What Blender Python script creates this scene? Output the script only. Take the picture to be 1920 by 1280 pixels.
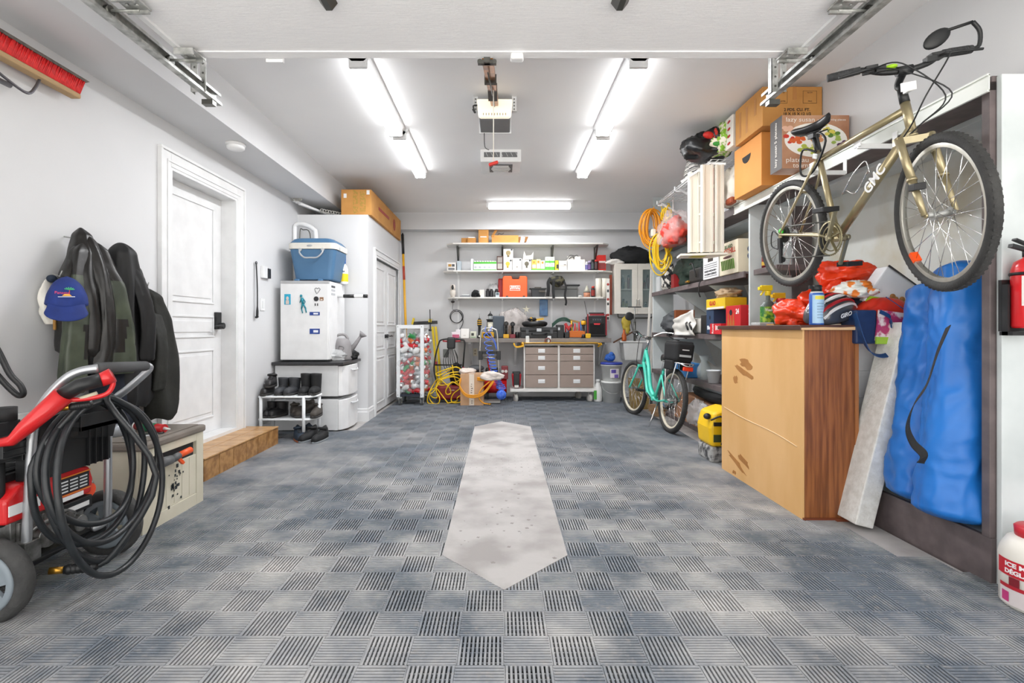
import bpy, bmesh, math, random
from mathutils import Vector, Matrix, noise, Euler
for o in list(bpy.data.objects): bpy.data.objects.remove(o)
SC = bpy.context.scene; COL = SC.collection
PI = math.pi
F, CX, CY, CH = 950.0, 940.0, 615.0, 1.10
# ---------------- camera
cd = bpy.data.cameras.new('camera'); cam = bpy.data.objects.new('camera', cd); COL.objects.link(cam)
cd.sensor_width = 36; cd.lens = F/1920*36; cd.shift_x = (960-CX)/1920; cd.shift_y = -(640-CY)/1920
cd.clip_start = 0.05
cam.location = (0, 0, CH); cam.rotation_euler = (PI/2, 0, 0); SC.camera = cam
# ---------------- world: bright overcast daylight coming through the open garage door
w = bpy.data.worlds.new('daylight'); SC.world = w; w.use_nodes = True
w.node_tree.nodes['Background'].inputs[0].default_value = (1.0, 0.99, 0.975, 1)
w.node_tree.nodes['Background'].inputs[1].default_value = 2.2
sl = bpy.data.lights.new('sun', 'SUN'); sl.energy = 24; sl.angle = .02; sl.color = (1, .97, .92)
sun = bpy.data.objects.new('sun', sl); COL.objects.link(sun); sun.rotation_euler = (math.radians(-42), math.radians(8), 0)   # behind the house: lights the driveway only
SC.view_settings.view_transform = 'Standard'; SC.view_settings.look = 'None'
SC.view_settings.exposure = 0.14; SC.view_settings.gamma = 1; SC.view_settings.use_curve_mapping = False

def P(px, py, Y): return Vector(((px-CX)*Y/F, Y, CH-(py-CY)*Y/F))
def lin(h):
    if isinstance(h, str):
        h = h.lstrip('#'); c = [int(h[i:i+2], 16)/255 for i in (0, 2, 4)]
    else: c = h
    return tuple((x/12.92 if x <= .04045 else ((x+.055)/1.055)**2.4) for x in c)
MATS = {}
def mat(name, col='#cccccc', rough=.5, metal=0, col2=None, scale=8, bump=0, bscale=60, alpha=1, trans=0, coat=0, emit=0, detail=4, stretch=None, thr=(.35, .65)):
    if name in MATS: return MATS[name]
    m = bpy.data.materials.new(name); m.use_nodes = True; MATS[name] = m
    nt = m.node_tree; b = nt.nodes['Principled BSDF']
    c = lin(col); b.inputs['Base Color'].default_value = (*c, 1)
    b.inputs['Roughness'].default_value = rough; b.inputs['Metallic'].default_value = metal
    b.inputs['Alpha'].default_value = alpha
    if trans: b.inputs['Transmission Weight'].default_value = trans
    if coat: b.inputs['Coat Weight'].default_value = coat
    if emit:
        b.inputs['Emission Color'].default_value = (*c, 1); b.inputs['Emission Strength'].default_value = emit
    tc = nt.nodes.new('ShaderNodeTexCoord'); vec = tc.outputs['Object']
    if stretch:
        mp = nt.nodes.new('ShaderNodeMapping'); mp.inputs['Scale'].default_value = stretch
        nt.links.new(vec, mp.inputs[0]); vec = mp.outputs[0]
    n = nt.nodes.new('ShaderNodeTexNoise'); n.inputs['Scale'].default_value = scale; n.inputs['Detail'].default_value = detail
    nt.links.new(vec, n.inputs['Vector'])
    r = nt.nodes.new('ShaderNodeValToRGB'); c2 = lin(col2) if col2 else tuple(x*.93 for x in c)
    r.color_ramp.elements[0].position = thr[0]; r.color_ramp.elements[1].position = thr[1]
    r.color_ramp.elements[0].color = (*c2, 1); r.color_ramp.elements[1].color = (*c, 1)
    nt.links.new(n.outputs[0], r.inputs[0]); nt.links.new(r.outputs[0], b.inputs['Base Color'])
    if bump:
        n2 = nt.nodes.new('ShaderNodeTexNoise'); n2.inputs['Scale'].default_value = bscale; n2.inputs['Detail'].default_value = 4
        nt.links.new(vec, n2.inputs['Vector'])
        bp = nt.nodes.new('ShaderNodeBump'); bp.inputs['Strength'].default_value = bump; bp.inputs['Distance'].default_value = .01
        nt.links.new(n2.outputs[0], bp.inputs['Height']); nt.links.new(bp.outputs[0], b.inputs['Normal'])
    return m
_q = {}
def flat(col, rough=.5, metal=0):      # plain coloured plastic / paint / print
    k = (col, rough, metal)
    if k not in _q: _q[k] = mat('paint_%s_%d_%d' % (col.strip('#'), rough*100, metal*100), col, rough, metal)
    return _q[k]
def clear(name, col, alpha, rough=.15):
    return mat(name, col, rough, alpha=alpha)

def frame(d):
    d = Vector(d).normalized(); a = Vector((0, 0, 1)) if abs(d.z) < .9 else Vector((1, 0, 0))
    u = d.cross(a).normalized(); return u, d.cross(u).normalized()
def sp(pts, k=6, closed=False):        # Catmull-Rom smoothing of a path
    p = [Vector(q) for q in pts]; n = len(p); out = []
    for i in range(n if closed else n-1):
        if closed: a, b, c, d = p[i-1], p[i], p[(i+1) % n], p[(i+2) % n]
        else: a, b, c, d = p[max(i-1, 0)], p[i], p[i+1], p[min(i+2, n-1)]
        for j in range(k):
            t = j/k; t2 = t*t; t3 = t2*t
            out.append(.5*((2*b)+(c-a)*t+(2*a-5*b+4*c-d)*t2+(3*b-a-3*c+d)*t3))
    if not closed: out.append(p[-1])
    return out
class MB:
    def __init__(s): s.v = []; s.f = []; s.m = []; s.s = []; s.mi = 0; s.X = Matrix()
    def add(s, vs, fs, smooth=False, mi=None):
        o = len(s.v); X = s.X; s.v += [X @ Vector(v) for v in vs]
        for f in fs:
            s.f.append([o+i for i in f]); s.m.append(s.mi if mi is None else mi); s.s.append(smooth)
        return s
    def bx(s, x0, x1, y0, y1, z0, z1, mi=None):
        return s.add([(x0,y0,z0),(x1,y0,z0),(x1,y1,z0),(x0,y1,z0),(x0,y0,z1),(x1,y0,z1),(x1,y1,z1),(x0,y1,z1)],
            [(0,3,2,1),(4,5,6,7),(0,1,5,4),(1,2,6,5),(2,3,7,6),(3,0,4,7)], False, mi)
    def box(s, c, d, rot=(0,0,0), mi=None, taper=1):
        R = Euler(rot).to_matrix(); c = Vector(c); x, y, z = d[0]/2, d[1]/2, d[2]/2; t = taper
        vs = [(-x*t,-y*t,-z),(x*t,-y*t,-z),(x*t,y*t,-z),(-x*t,y*t,-z),(-x,-y,z),(x,-y,z),(x,y,z),(-x,y,z)]
        return s.add([c+R@Vector(v) for v in vs], [(0,3,2,1),(4,5,6,7),(0,1,5,4),(1,2,6,5),(2,3,7,6),(3,0,4,7)], False, mi)
    def bar(s, p0, p1, wu, wv, mi=None, up=None):       # rectangular bar between two points
        p0, p1 = Vector(p0), Vector(p1); u, v = frame(p1-p0)
        if up is not None:
            v = Vector(up); d = (p1-p0).normalized(); v = (v-d*v.dot(d)).normalized(); u = d.cross(v)
        u = u*wu/2; v = v*wv/2
        vs = [p0-u-v, p0+u-v, p0+u+v, p0-u+v, p1-u-v, p1+u-v, p1+u+v, p1-u+v]
        return s.add(vs, [(0,3,2,1),(4,5,6,7),(0,1,5,4),(1,2,6,5),(2,3,7,6),(3,0,4,7)], False, mi)
    def cyl(s, p0, p1, r, r2=None, n=16, mi=None, smooth=True):
        p0, p1 = Vector(p0), Vector(p1); r2 = r if r2 is None else r2; u, v = frame(p1-p0); vs = []
        for p, q in ((p0, r), (p1, r2)):
            for i in range(n): a = 2*PI*i/n; vs.append(p+u*math.cos(a)*q+v*math.sin(a)*q)
        s.add(vs, [(i, (i+1) % n, n+(i+1) % n, n+i) for i in range(n)], smooth, mi)
        o = len(s.v)-2*n
        for f in (list(range(n-1, -1, -1)), list(range(n, 2*n))):
            s.f.append([o+i for i in f]); s.m.append(s.mi if mi is None else mi); s.s.append(False)
        return s
    def tube(s, pts, r, n=8, closed=False, mi=None, flatv=1):
        p = [Vector(q) for q in pts]; N = len(p); vs = []; pu = None
        for i in range(N):
            if closed: d = p[(i+1) % N]-p[i-1]
            else: d = p[min(i+1, N-1)]-p[max(i-1, 0)]
            if d.length < 1e-9: d = Vector((0, 0, 1))
            d.normalize()
            if pu is None: u, v = frame(d)
            else: u = pu-d*pu.dot(d); u = u.normalized() if u.length > 1e-6 else frame(d)[0]; v = d.cross(u)
            pu = u; rr = r(i/(N-1)) if callable(r) else r
            for k in range(n): a = 2*PI*k/n; vs.append(p[i]+u*math.cos(a)*rr+v*math.sin(a)*rr*flatv)
        fs = []
        for i in range(N if closed else N-1):
            j = (i+1) % N
            for k in range(n): fs.append((i*n+k, i*n+(k+1) % n, j*n+(k+1) % n, j*n+k))
        if not closed: fs += [tuple(range(n-1, -1, -1)), tuple((N-1)*n+k for k in range(n))]
        return s.add(vs, fs, True, mi)
    def lathe(s, prof, c=(0,0,0), axis=(0,0,1), n=24, mi=None, smooth=True, cap=True):
        c = Vector(c); a = Vector(axis).normalized(); u, v = frame(a); vs = []; fs = []
        for r, z in prof:
            for k in range(n): t = 2*PI*k/n; vs.append(c+a*z+u*math.cos(t)*r+v*math.sin(t)*r)
        for i in range(len(prof)-1):
            for k in range(n): fs.append((i*n+k, (i+1)*n+k, (i+1)*n+(k+1) % n, i*n+(k+1) % n))
        if cap:
            if prof[0][0] > 1e-5: fs.append(tuple(range(n)))
            if prof[-1][0] > 1e-5: fs.append(tuple((len(prof)-1)*n+k for k in range(n-1, -1, -1)))
        return s.add(vs, fs, smooth, mi)
    def prism(s, poly, plane='XZ', a=0, b=.1, mi=None, smooth=False):
        def q(p, t): return {'XZ': (p[0], t, p[1]), 'YZ': (t, p[0], p[1]), 'XY': (p[0], p[1], t)}[plane]
        n = len(poly); vs = [q(p, a) for p in poly]+[q(p, b) for p in poly]
        s.add(vs, [tuple(range(n-1, -1, -1)), tuple(range(n, 2*n))], False, mi)
        o = len(s.v)-2*n
        for i in range(n):
            s.f.append([o+i, o+(i+1) % n, o+n+(i+1) % n, o+n+i]); s.m.append(s.mi if mi is None else mi); s.s.append(smooth)
        return s
    def ell(s, c, r, n=16, m=10, mi=None, rot=None, amp=0, fr=2, seed=0):
        c = Vector(c); r = r if hasattr(r, '__len__') else (r, r, r); R = Euler(rot).to_matrix() if rot else None
        vs = []; fs = []
        for i in range(m+1):
            t = PI*i/m
            for k in range(n):
                a = 2*PI*k/n; q = Vector((math.sin(t)*math.cos(a), math.sin(t)*math.sin(a), math.cos(t)))
                if amp: q = q*(1+amp*noise.noise(q*fr+Vector((seed*3.7, seed, 0)))*2)
                q = Vector((q.x*r[0], q.y*r[1], q.z*r[2]))
                if R: q = R@q
                vs.append(c+q)
        for i in range(m):
            for k in range(n): fs.append((i*n+k, (i+1)*n+k, (i+1)*n+(k+1) % n, i*n+(k+1) % n))
        return s.add(vs, fs, True, mi)
    def torus(s, c, R, r, axis=(0,0,1), n=40, m=10, mi=None, ry=None):
        c = Vector(c); a = Vector(axis).normalized(); u, v = frame(a); vs = []; fs = []; ry = ry or r
        for i in range(n):
            t = 2*PI*i/n; d = u*math.cos(t)+v*math.sin(t)
            for k in range(m): p = 2*PI*k/m; vs.append(c+d*(R+r*math.cos(p))+a*ry*math.sin(p))
        for i in range(n):
            for k in range(m): fs.append((i*m+k, ((i+1) % n)*m+k, ((i+1) % n)*m+(k+1) % m, i*m+(k+1) % m))
        return s.add(vs, fs, True, mi)
    def strap(s, pts, wdir, wid, th=.003, mi=None):     # flat band along a path
        p = [Vector(q) for q in pts]; N = len(p); vs = []; fs = []
        for i in range(N):
            d = (p[min(i+1, N-1)]-p[max(i-1, 0)]).normalized()
            w = Vector(wdir(i/(N-1)) if callable(wdir) else wdir); w = (w-d*w.dot(d)).normalized(); nn = d.cross(w)
            w = w*wid/2; nn = nn*th/2
            vs += [p[i]-w-nn, p[i]+w-nn, p[i]+w+nn, p[i]-w+nn]
        for i in range(N-1):
            for k in range(4): fs.append((i*4+k, i*4+(k+1) % 4, (i+1)*4+(k+1) % 4, (i+1)*4+k))
        fs += [(3, 2, 1, 0), tuple((N-1)*4+k for k in range(4))]
        return s.add(vs, fs, False, mi)
    def surf(s, fn, nu, nv, mi=None, wrapu=False, smooth=True):
        vs = [fn(i/(nu if wrapu else nu-1), j/(nv-1)) for j in range(nv) for i in range(nu)]; fs = []
        for j in range(nv-1):
            for i in range(nu if wrapu else nu-1):
                fs.append((j*nu+i, j*nu+(i+1) % nu, (j+1)*nu+(i+1) % nu, (j+1)*nu+i))
        return s.add(vs, fs, smooth, mi)
    def build(s, name, mats, parent=None, loc=(0,0,0), rot=(0,0,0), bevel=0, seg=2, solid=0, sub=0):
        me = bpy.data.meshes.new(name); me.from_pydata(s.v, [], s.f)
        mats = mats if isinstance(mats, (list, tuple)) else [mats]
        for m in mats: me.materials.append(flat(m) if isinstance(m, str) else m)
        k = len(mats)-1
        me.polygons.foreach_set('material_index', [min(i, k) for i in s.m]); me.polygons.foreach_set('use_smooth', s.s)
        bm = bmesh.new(); bm.from_mesh(me); bmesh.ops.recalc_face_normals(bm, faces=bm.faces); bm.to_mesh(me); bm.free()
        o = bpy.data.objects.new(name, me); COL.objects.link(o); o.location = loc; o.rotation_euler = rot
        if parent: o.parent = parent
        if solid: md = o.modifiers.new('solid', 'SOLIDIFY'); md.thickness = solid; md.offset = 0
        if bevel:
            md = o.modifiers.new('bevel', 'BEVEL'); md.width = bevel; md.segments = seg; md.limit_method = 'ANGLE'; md.angle_limit = .6
            md.harden_normals = False
        if sub: md = o.modifiers.new('sub', 'SUBSURF'); md.levels = sub; md.render_levels = sub
        return o
def tag(o, label=None, cat=None, group=None, kind=None):
    if label: o['label'] = label
    if cat: o['category'] = cat
    if group: o['group'] = group
    if kind: o['kind'] = kind
    return o
def T(name, label, cat, loc=(0,0,0), rz=0, group=None, rot=None):
    o = bpy.data.objects.new(name, None); COL.objects.link(o); o.empty_display_size = .05
    o.location = loc; o.rotation_euler = rot if rot else (0, 0, rz); return tag(o, label, cat, group)
def st(o): return tag(o, kind='structure')
def copy_tree(o, parent=None, loc=None, rz=None, label=None):
    c = o.copy(); COL.objects.link(c); c.parent = parent
    for ch in [x for x in bpy.data.objects if x.parent == o]: copy_tree(ch, c)
    if loc is not None: c.location = loc
    if rz is not None: c.rotation_euler = (0, 0, rz)
    if label: c['label'] = label
    return c
def txt(s, size, parent, loc, m='#111111', face='-Y', name='lettering', w=None, align='CENTER', ext=.0004, tilt=0, spacing=1, bold=0):
    cu = bpy.data.curves.new('t', 'FONT'); cu.body = s; cu.size = size; cu.align_x = align; cu.align_y = 'CENTER'
    cu.extrude = ext; cu.space_character = spacing; cu.offset = bold; cu.resolution_u = 3
    to = bpy.data.objects.new('t', cu); me = bpy.data.meshes.new_from_object(to)
    bpy.data.objects.remove(to); me.name = name
    if w:
        xs = [v.co.x for v in me.vertices]; cw = max(xs)-min(xs); k = w/cw
        for v in me.vertices: v.co.x *= k
    me.materials.clear(); me.materials.append(flat(m) if isinstance(m, str) else m)
    o = bpy.data.objects.new(name, me); COL.objects.link(o); o.parent = parent; o.location = loc
    rz = {'-Y': 0, '-X': -PI/2, '+X': PI/2, '+Y': PI}.get(face)
    if face == '+Z': o.rotation_euler = (0, 0, tilt)
    else: o.rotation_euler = (Matrix.Rotation(rz, 4, 'Z') @ Matrix.Rotation(PI/2, 4, 'X') @ Matrix.Rotation(tilt, 4, 'Z')).to_euler()
    return o
def one(name, mb, mats, label, cat, loc=(0,0,0), rot=(0,0,0), group=None, **k):
    return tag(mb.build(name, mats, None, loc, rot, **k), label, cat, group)

def crumple(c, r, seed, amp=.3, n=44, flatb=.8, fr=1.6, rough=.12):
    m = MB(); m.ell((0, 0, 0), (1, 1, 1), n, int(n*.7)); s0 = Vector((seed*3.1, seed*1.7, seed)); out = []
    for v in m.v:
        q = v.copy(); k = 1+amp*2*noise.noise(q*fr+s0); k += rough*(1-3*abs(noise.noise(q*4+s0*2)))+rough*.5*(1-3*abs(noise.noise(q*9+s0)))
        w_ = Vector((q.x*r[0]*k, q.y*r[1]*k, q.z*r[2]*k)); w_.z = max(w_.z, -r[2]*flatb); out.append(w_+Vector(c))
    m.v = out; return m

def marks(n, w, h, parent, loc, m, face='-Y', name='fine_print', seed=1):   # a row of print strokes too small to read
    random.seed(seed); b = MB(); x = -w/2
    for k in range(n):
        ww = w/n*random.uniform(.5, .8); hh = h*random.uniform(.6, 1)
        if face == '-X': b.bx(-.0008, .0008, -x-ww, -x, -hh/2, hh/2)
        else: b.bx(x, x+ww, -.0008, .0008, -hh/2, hh/2)
        x += w/n
    return b.build(name, m, parent, loc)
# ================= materials of the place
XL, XR, XRB, YB, ZC = -2.39, 2.35, 2.64, 8.1, 2.90
wallm = mat('wall_paint', '#d6d7d9', .7, col2='#d2d3d5', scale=1.5, bump=.03, bscale=120)
ceilm = mat('ceiling_paint', '#f4f4f4', .8, col2='#f0f0f1', scale=1.2)
trimm = mat('trim_paint', '#e3e4e5', .4)
white = mat('white_enamel', '#e8e9ea', .35)
shelfm = mat('shelf_brown', '#6d6262', .55, col2='#5b5252', scale=12)
panelm = mat('shelf_panel_white', '#d9dfe0', .5, col2='#c4cccd', scale=3)
steel = mat('galvanised', '#c9cac8', .5, .6, col2='#8d8f8b', scale=20)
steeld = mat('dark_steel', '#6a6a66', .4, .9)
chrome = mat('chrome', '#e6e6e6', .15, 1)
blk = mat('black_plastic', '#17181a', .45, col2='#1f2123')
blkm = mat('black_matte', '#1c1d1f', .75, col2='#141517')
rubber = mat('rubber', '#3b3b3a', .75, col2='#2b2b2b', bump=.3, bscale=150)
card = mat('cardboard', '#c8924f', .8, col2='#b98243', scale=5)
cardp = mat('cardboard_pale', '#c9a27e', .8, col2='#bd9570', scale=5)
alu = mat('aluminium', '#d4d2c8', .35, .75, col2='#b5b3aa', scale=14, stretch=(1, 1, .15))

# ================= floor: concrete slab, interlocking rubber rib tiles, bare concrete patch
def nodes_floor(name, c1, c2, dust, dustlo):
    m = bpy.data.materials.new(name); m.use_nodes = True; nt = m.node_tree; b = nt.nodes['Principled BSDF']
    b.inputs['Roughness'].default_value = .6
    g = nt.nodes.new('ShaderNodeNewGeometry')
    def nz(scale, det, lo, hi):
        n = nt.nodes.new('ShaderNodeTexNoise'); n.inputs['Scale'].default_value = scale; n.inputs['Detail'].default_value = det
        n.inputs['Roughness'].default_value = .65
        nt.links.new(g.outputs['Position'], n.inputs['Vector'])
        r = nt.nodes.new('ShaderNodeMapRange'); r.inputs['From Min'].default_value = lo; r.inputs['From Max'].default_value = hi
        nt.links.new(n.outputs[0], r.inputs['Value']); return r.outputs[0]
    def mix(f, a, bb):
        x = nt.nodes.new('ShaderNodeMix'); x.data_type = 'RGBA'
        if f is not None: nt.links.new(f, x.inputs['Factor'])
        for s_, v in ((x.inputs['A'], a), (x.inputs['B'], bb)):
            if isinstance(v, tuple): s_.default_value = (*v, 1)
            else: nt.links.new(v, s_)
        return x.outputs['Result']
    base = mix(nz(2.2, 3, .35, .65), lin(c1), lin(c2))
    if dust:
        # pale dust in noise patches; the mix is graded, lighter towards the door
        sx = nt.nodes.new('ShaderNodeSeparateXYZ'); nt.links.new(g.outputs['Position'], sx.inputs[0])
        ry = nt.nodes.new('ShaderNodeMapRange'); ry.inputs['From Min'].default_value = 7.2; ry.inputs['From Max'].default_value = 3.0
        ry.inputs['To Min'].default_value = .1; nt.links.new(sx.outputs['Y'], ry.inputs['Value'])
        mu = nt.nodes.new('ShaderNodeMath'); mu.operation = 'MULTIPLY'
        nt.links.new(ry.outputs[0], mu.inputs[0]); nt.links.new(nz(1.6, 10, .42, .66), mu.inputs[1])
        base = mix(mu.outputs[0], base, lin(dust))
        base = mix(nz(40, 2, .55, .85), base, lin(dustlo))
    nt.links.new(base, b.inputs['Base Color']); return m
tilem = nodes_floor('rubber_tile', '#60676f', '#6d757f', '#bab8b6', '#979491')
slabm = mat('slab_dirt', '#3e3d3c', .9, col2='#343332', scale=6)
concm = mat('concrete', '#b1aeac', .75, col2='#979391', scale=3.5, detail=12, bump=.1, bscale=60, thr=(.36, .58))
o = MB().bx(XL, XRB, .3, YB, -.1, 0).build('floor', slabm); st(o)
o = MB().bx(-30, 30, -40, .3, -.12, -.02).build('floor_driveway', mat('driveway', '#d6d4d0', .85, col2='#cbc9c5', scale=1)); st(o)
S, NR = .1556, 11
rb = MB(); vs = []; fs = []
def q5(x0, x1, y0, y1, z):
    n = len(vs); vs.extend([(x0,y0,0),(x1,y0,0),(x1,y1,0),(x0,y1,0),(x0,y0,z),(x1,y0,z),(x1,y1,z),(x0,y1,z)])
    fs.extend([(n+4,n+5,n+6,n+7),(n,n+1,n+5,n+4),(n+1,n+2,n+6,n+5),(n+2,n+3,n+7,n+6),(n+3,n,n+4,n+7)])
x0g, y0g = .008, 2.09
p = S/NR
for i in range(-16, 18):
    for j in range(-8, 40):
        x, y = x0g+i*S, y0g+j*S; cx_, cy_ = x+S/2, y+S/2
        if x < XL or x+S > 2.6 or y+S > YB or y < .9: continue
        if cx_ > 2.02 and y > 2.2: continue
        if cx_ > 1.86 and y > 2.3: continue
        if cx_ < -1.62 and cy_ > 5.35: continue
        if cx_ < -1.5 and cy_ > 5.75: continue
        if -.28+.1 < cx_ < .315-.1 and 2.45 < cy_ < 5.5: continue
        if cx_ < -2.1 and cy_ > 3.55 and cy_ < 5: continue
        q5(x, x+S, y, y+.004, .018); q5(x, x+.004, y, y+S, .018)
        if (i+j) % 2:
            for k in range(NR): q5(x, x+S, y+k*p+.004, y+(k+1)*p-.0015, .020)
            for k in range(1, 6): q5(x+k*S/6-.0022, x+k*S/6+.0022, y, y+S, .016)
        else:
            for k in range(NR): q5(x+k*p+.0055, x+(k+1)*p-.001, y, y+S, .020)
            for k in range(1, 6): q5(x, x+S, y+k*S/6-.0028, y+k*S/6+.0028, .011)
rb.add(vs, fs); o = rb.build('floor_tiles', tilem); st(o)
m = MB(); hx = [(-.28, 2.41), (.012, 2.09), (.315, 2.41), (.322, 5.56), (.0, 5.87), (-.293, 5.56)]
m.prism(hx, 'XY', .001, .0215)
for i in range(11):
    for j in range(7):
        m.cyl((-.24+.05*i, 3.72+j*.1, .0216), (-.24+.05*i, 3.72+j*.1, .022), .004, n=6, mi=1)
random.seed(12)
for i in range(46):
    x, y, r = random.uniform(-.22, .25), random.choice((random.uniform(2.3, 3.4), random.uniform(2.3, 5.6))), random.uniform(.003, .011)
    m.prism([(x+r*(1+.3*math.sin(3*k+i))*math.cos(k*.7), y+r*(1+.3*math.sin(3*k+i))*math.sin(k*.7)) for k in range(9)], 'XY', .0215, .0219, mi=1)
o = m.build('floor_concrete_patch', [concm, flat('#8d8885', .8)]); st(o)
o = MB().bx(1.86, 2.06, 2.2, 7.9, 0, .012).build('floor_edge_strip', concm); st(o)
o = MB().bx(XL, -1.5, 4.9, 8.0, 0, .008).build('floor_edge_left', concm); st(o)

# ================= walls and ceiling
doorY0, doorY1, doorZ0, doorZ1 = 3.64, 4.56, .18, 2.26
m = MB(); m.bx(XL-.2, XL, .3, doorY0, 0, ZC); m.bx(XL-.2, XL, doorY1, YB, 0, ZC); m.bx(XL-.2, XL, doorY0, doorY1, doorZ1, ZC)
m.bx(XL-.2, XL, doorY0, doorY1, 0, doorZ0)
st(m.build('wall_left', wallm))
st(MB().bx(XL-.2, XRB+.2, YB, YB+.2, 0, ZC).build('wall_back', wallm))
m = MB(); m.bx(XRB, XRB+.2, .3, YB, 0, ZC); m.bx(XR, XRB, .3, YB, 2.17, ZC)
st(m.build('wall_right', wallm))
st(MB().bx(XL-.2, XRB+.2, .3, YB+.2, ZC, ZC+.15).build('ceiling', ceilm))
st(MB().bx(XL, -2.0, .3, YB, 2.575, ZC).build('ceiling_bulkhead', wallm))
st(MB().bx(-2.0, XR, 7.88, YB, 2.635, ZC).build('ceiling_beam', wallm))
# closet box in the back left corner
CXF, CYF, CZT = -1.565, 5.94, 2.40
m = MB(); m.bx(XL, CXF, CYF, CYF+.1, 0, CZT)
m.bx(CXF-.1, CXF, CYF+.1, 6.22, 0, CZT); m.bx(CXF-.1, CXF, 7.76, YB, 0, CZT); m.bx(CXF-.1, CXF, 6.22, 7.76, 2.05, CZT)
m.bx(XL, CXF, CYF, YB, CZT, CZT+.03)
st(m.build('wall_closet', wallm))
def basebd(name, fn):
    m = MB(); prof = [(0, 0), (.018, 0), (.018, .1), (.012, .115), (.012, .13), (.005, .14), (0, .14)]
    fn(m, prof); return st(m.build(name, trimm))
def f1(m, pr):  # along X, closet front
    m.prism([(CYF-a, b*1.15) for a, b in pr], 'YZ', XL, CXF)
    m.prism([(CXF+.0002+a, b*1.15) for a, b in pr], 'XZ', CYF-.018, 6.2)
basebd('baseboard_closet', f1)
basebd('baseboard_left', lambda m, pr: m.prism([(XL+a, b+.0) for a, b in pr], 'XZ', 4.72, CYF))
basebd('baseboard_back', lambda m, pr: m.prism([(YB-a, b*.7) for a, b in pr], 'YZ', CXF, 2.3))
# closet double doors, in the side wall
def panel_door(name, y0, y1, z0, z1, xf, sgn, panels, hinges, hand=None):
    d = MB(); t = .035
    d.bx(xf-t*sgn, xf, y0, y1, z0, z1)
    for (a, b, c, e) in panels:
        ya, yb = y0+a*(y1-y0), y0+b*(y1-y0); za, zb = z0+c*(z1-z0), z0+e*(z1-z0); g = .014*sgn
        for q_, (ia, ib) in enumerate(((0, .018),)):
            d.bx(xf, xf+g*.6, ya, yb, za, za+.016); d.bx(xf, xf+g*.6, ya, yb, zb-.016, zb)
            d.bx(xf, xf+g*.6, ya, ya+.016, za+.016, zb-.016); d.bx(xf, xf+g*.6, yb-.016, yb, za+.016, zb-.016)
        d.bx(xf, xf+g*.45, ya+.045, yb-.045, za+.045, zb-.045)
    o = st(d.build(name, trimm, bevel=.003)); return o
cp = [(.14, .86, .05, .36), (.14, .86, .40, .50), (.14, .86, .54, .955)]
cp = [(.14, .86, .05, .36), (.14, .86, .405, .53), (.14, .86, .57, .955)]
for n_, (a, b) in enumerate(((6.3, 6.985), (6.995, 7.68))):
    o = panel_door('door_%d' % (n_+2), a, b, .03, 1.97, CXF-.03, 1, cp, 0)
    h = MB(); yy = 6.985-.05 if n_ == 0 else 6.995+.05
    h.cyl((CXF-.03, yy, .99), (CXF-.005, yy, .99), .025); h.cyl((CXF-.01, yy, .99), (CXF+.03, yy, .99), .008)
    h.tube(sp([(CXF+.03, yy, .99), (CXF+.032, yy-.03*(1 if n_ == 0 else -1), .995), (CXF+.03, yy-.1*(1 if n_ == 0 else -1), .985)], 4), .009)
    h.build('door_handle', blk, o)
    h = MB()
    for zz in (.25, 1.0, 1.75): h.bx(CXF-.03, CXF-.018, (6.3 if n_ == 0 else 7.67), (6.31 if n_ == 0 else 7.68), zz-.05, zz+.05)
    h.build('hinge', steel, o)
def casing(name, y0, y1, z0, z1, xw, w, t, s):
    m = MB()
    def leg(ya, yb, za, zb): m.bx(xw, xw+t*s, ya, yb, za, zb)
    leg(y0-w, y0, z0, z1+w); leg(y1, y1+w, z0, z1+w); leg(y0, y1, z1, z1+w)
    m.bx(xw, xw+(t+.012)*s, y0-w-.02, y0-w, z0, z1+w); m.bx(xw, xw+(t+.012)*s, y1+w, y1+w+.02, z0, z1+w); m.bx(xw, xw+(t+.012)*s, y0-w-.02, y1+w+.02, z1+w, z1+w+.02)
    m.bx(xw+t*s, xw+(t+.006)*s, y0-w*.45, y0-w*.3, z0+.001, z1+w*.3);  m.bx(xw+t*s, xw+(t+.006)*s, y0-w*.45, y1+w*.45, z1+w*.3, z1+w*.45)
    return st(m.build(name, trimm, bevel=.002))
casing('trim_1', 6.3, 7.68, .0, 1.98, CXF, .09, .015, 1)
st(MB().bx(CXF-.1, CXF-.08, 6.22, 7.76, 0, 2.05).build('trim_2', trimm))
# entry door in the left wall with step
casing('trim_3', doorY0, doorY1, doorZ0, doorZ1, XL, .1, .02, 1)
m = MB(); m.bx(XL-.16, XL+.015, doorY0, doorY0+.02, doorZ0+.03, doorZ1-.02); m.bx(XL-.16, XL+.015, doorY1-.02, doorY1, doorZ0+.03, doorZ1-.02); m.bx(XL-.16, XL+.015, doorY0, doorY1, doorZ1-.02, doorZ1-.0005)
m.bx(XL-.18, XL+.018, doorY0, doorY1, doorZ0+.001, doorZ0+.03)
st(m.build('trim_4', trimm))
pd = [(.14, .86, .06, .35), (.14, .86, .40, .49), (.14, .86, .54, .95)]
dr = panel_door('door_1', doorY0+.02, doorY1-.02, doorZ0+.03, doorZ1-.02, XL-.12, 1, pd, 0)
h = MB(); yy = 4.46; xx = XL-.12
h.bx(xx, xx+.03, yy-.035, yy+.035, 1.09, 1.24); h.cyl((xx+.02, yy, 1.12), (xx+.07, yy, 1.12), .028)
h.tube([(xx+.06, yy, 1.12), (xx+.065, yy-.04, 1.12), (xx+.06, yy-.12, 1.115)], .011)
h.build('door_lock', blk, dr, bevel=.004)
tanm = mat('step_tile', '#b08655', .35, col2='#8a6238', scale=18, detail=8, thr=(.4, .6))
st(MB().bx(XL, -2.1, 3.56, 4.75, 0, .172).build('floor_step', mat('step_core', '#8f7350', .6)))
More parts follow.
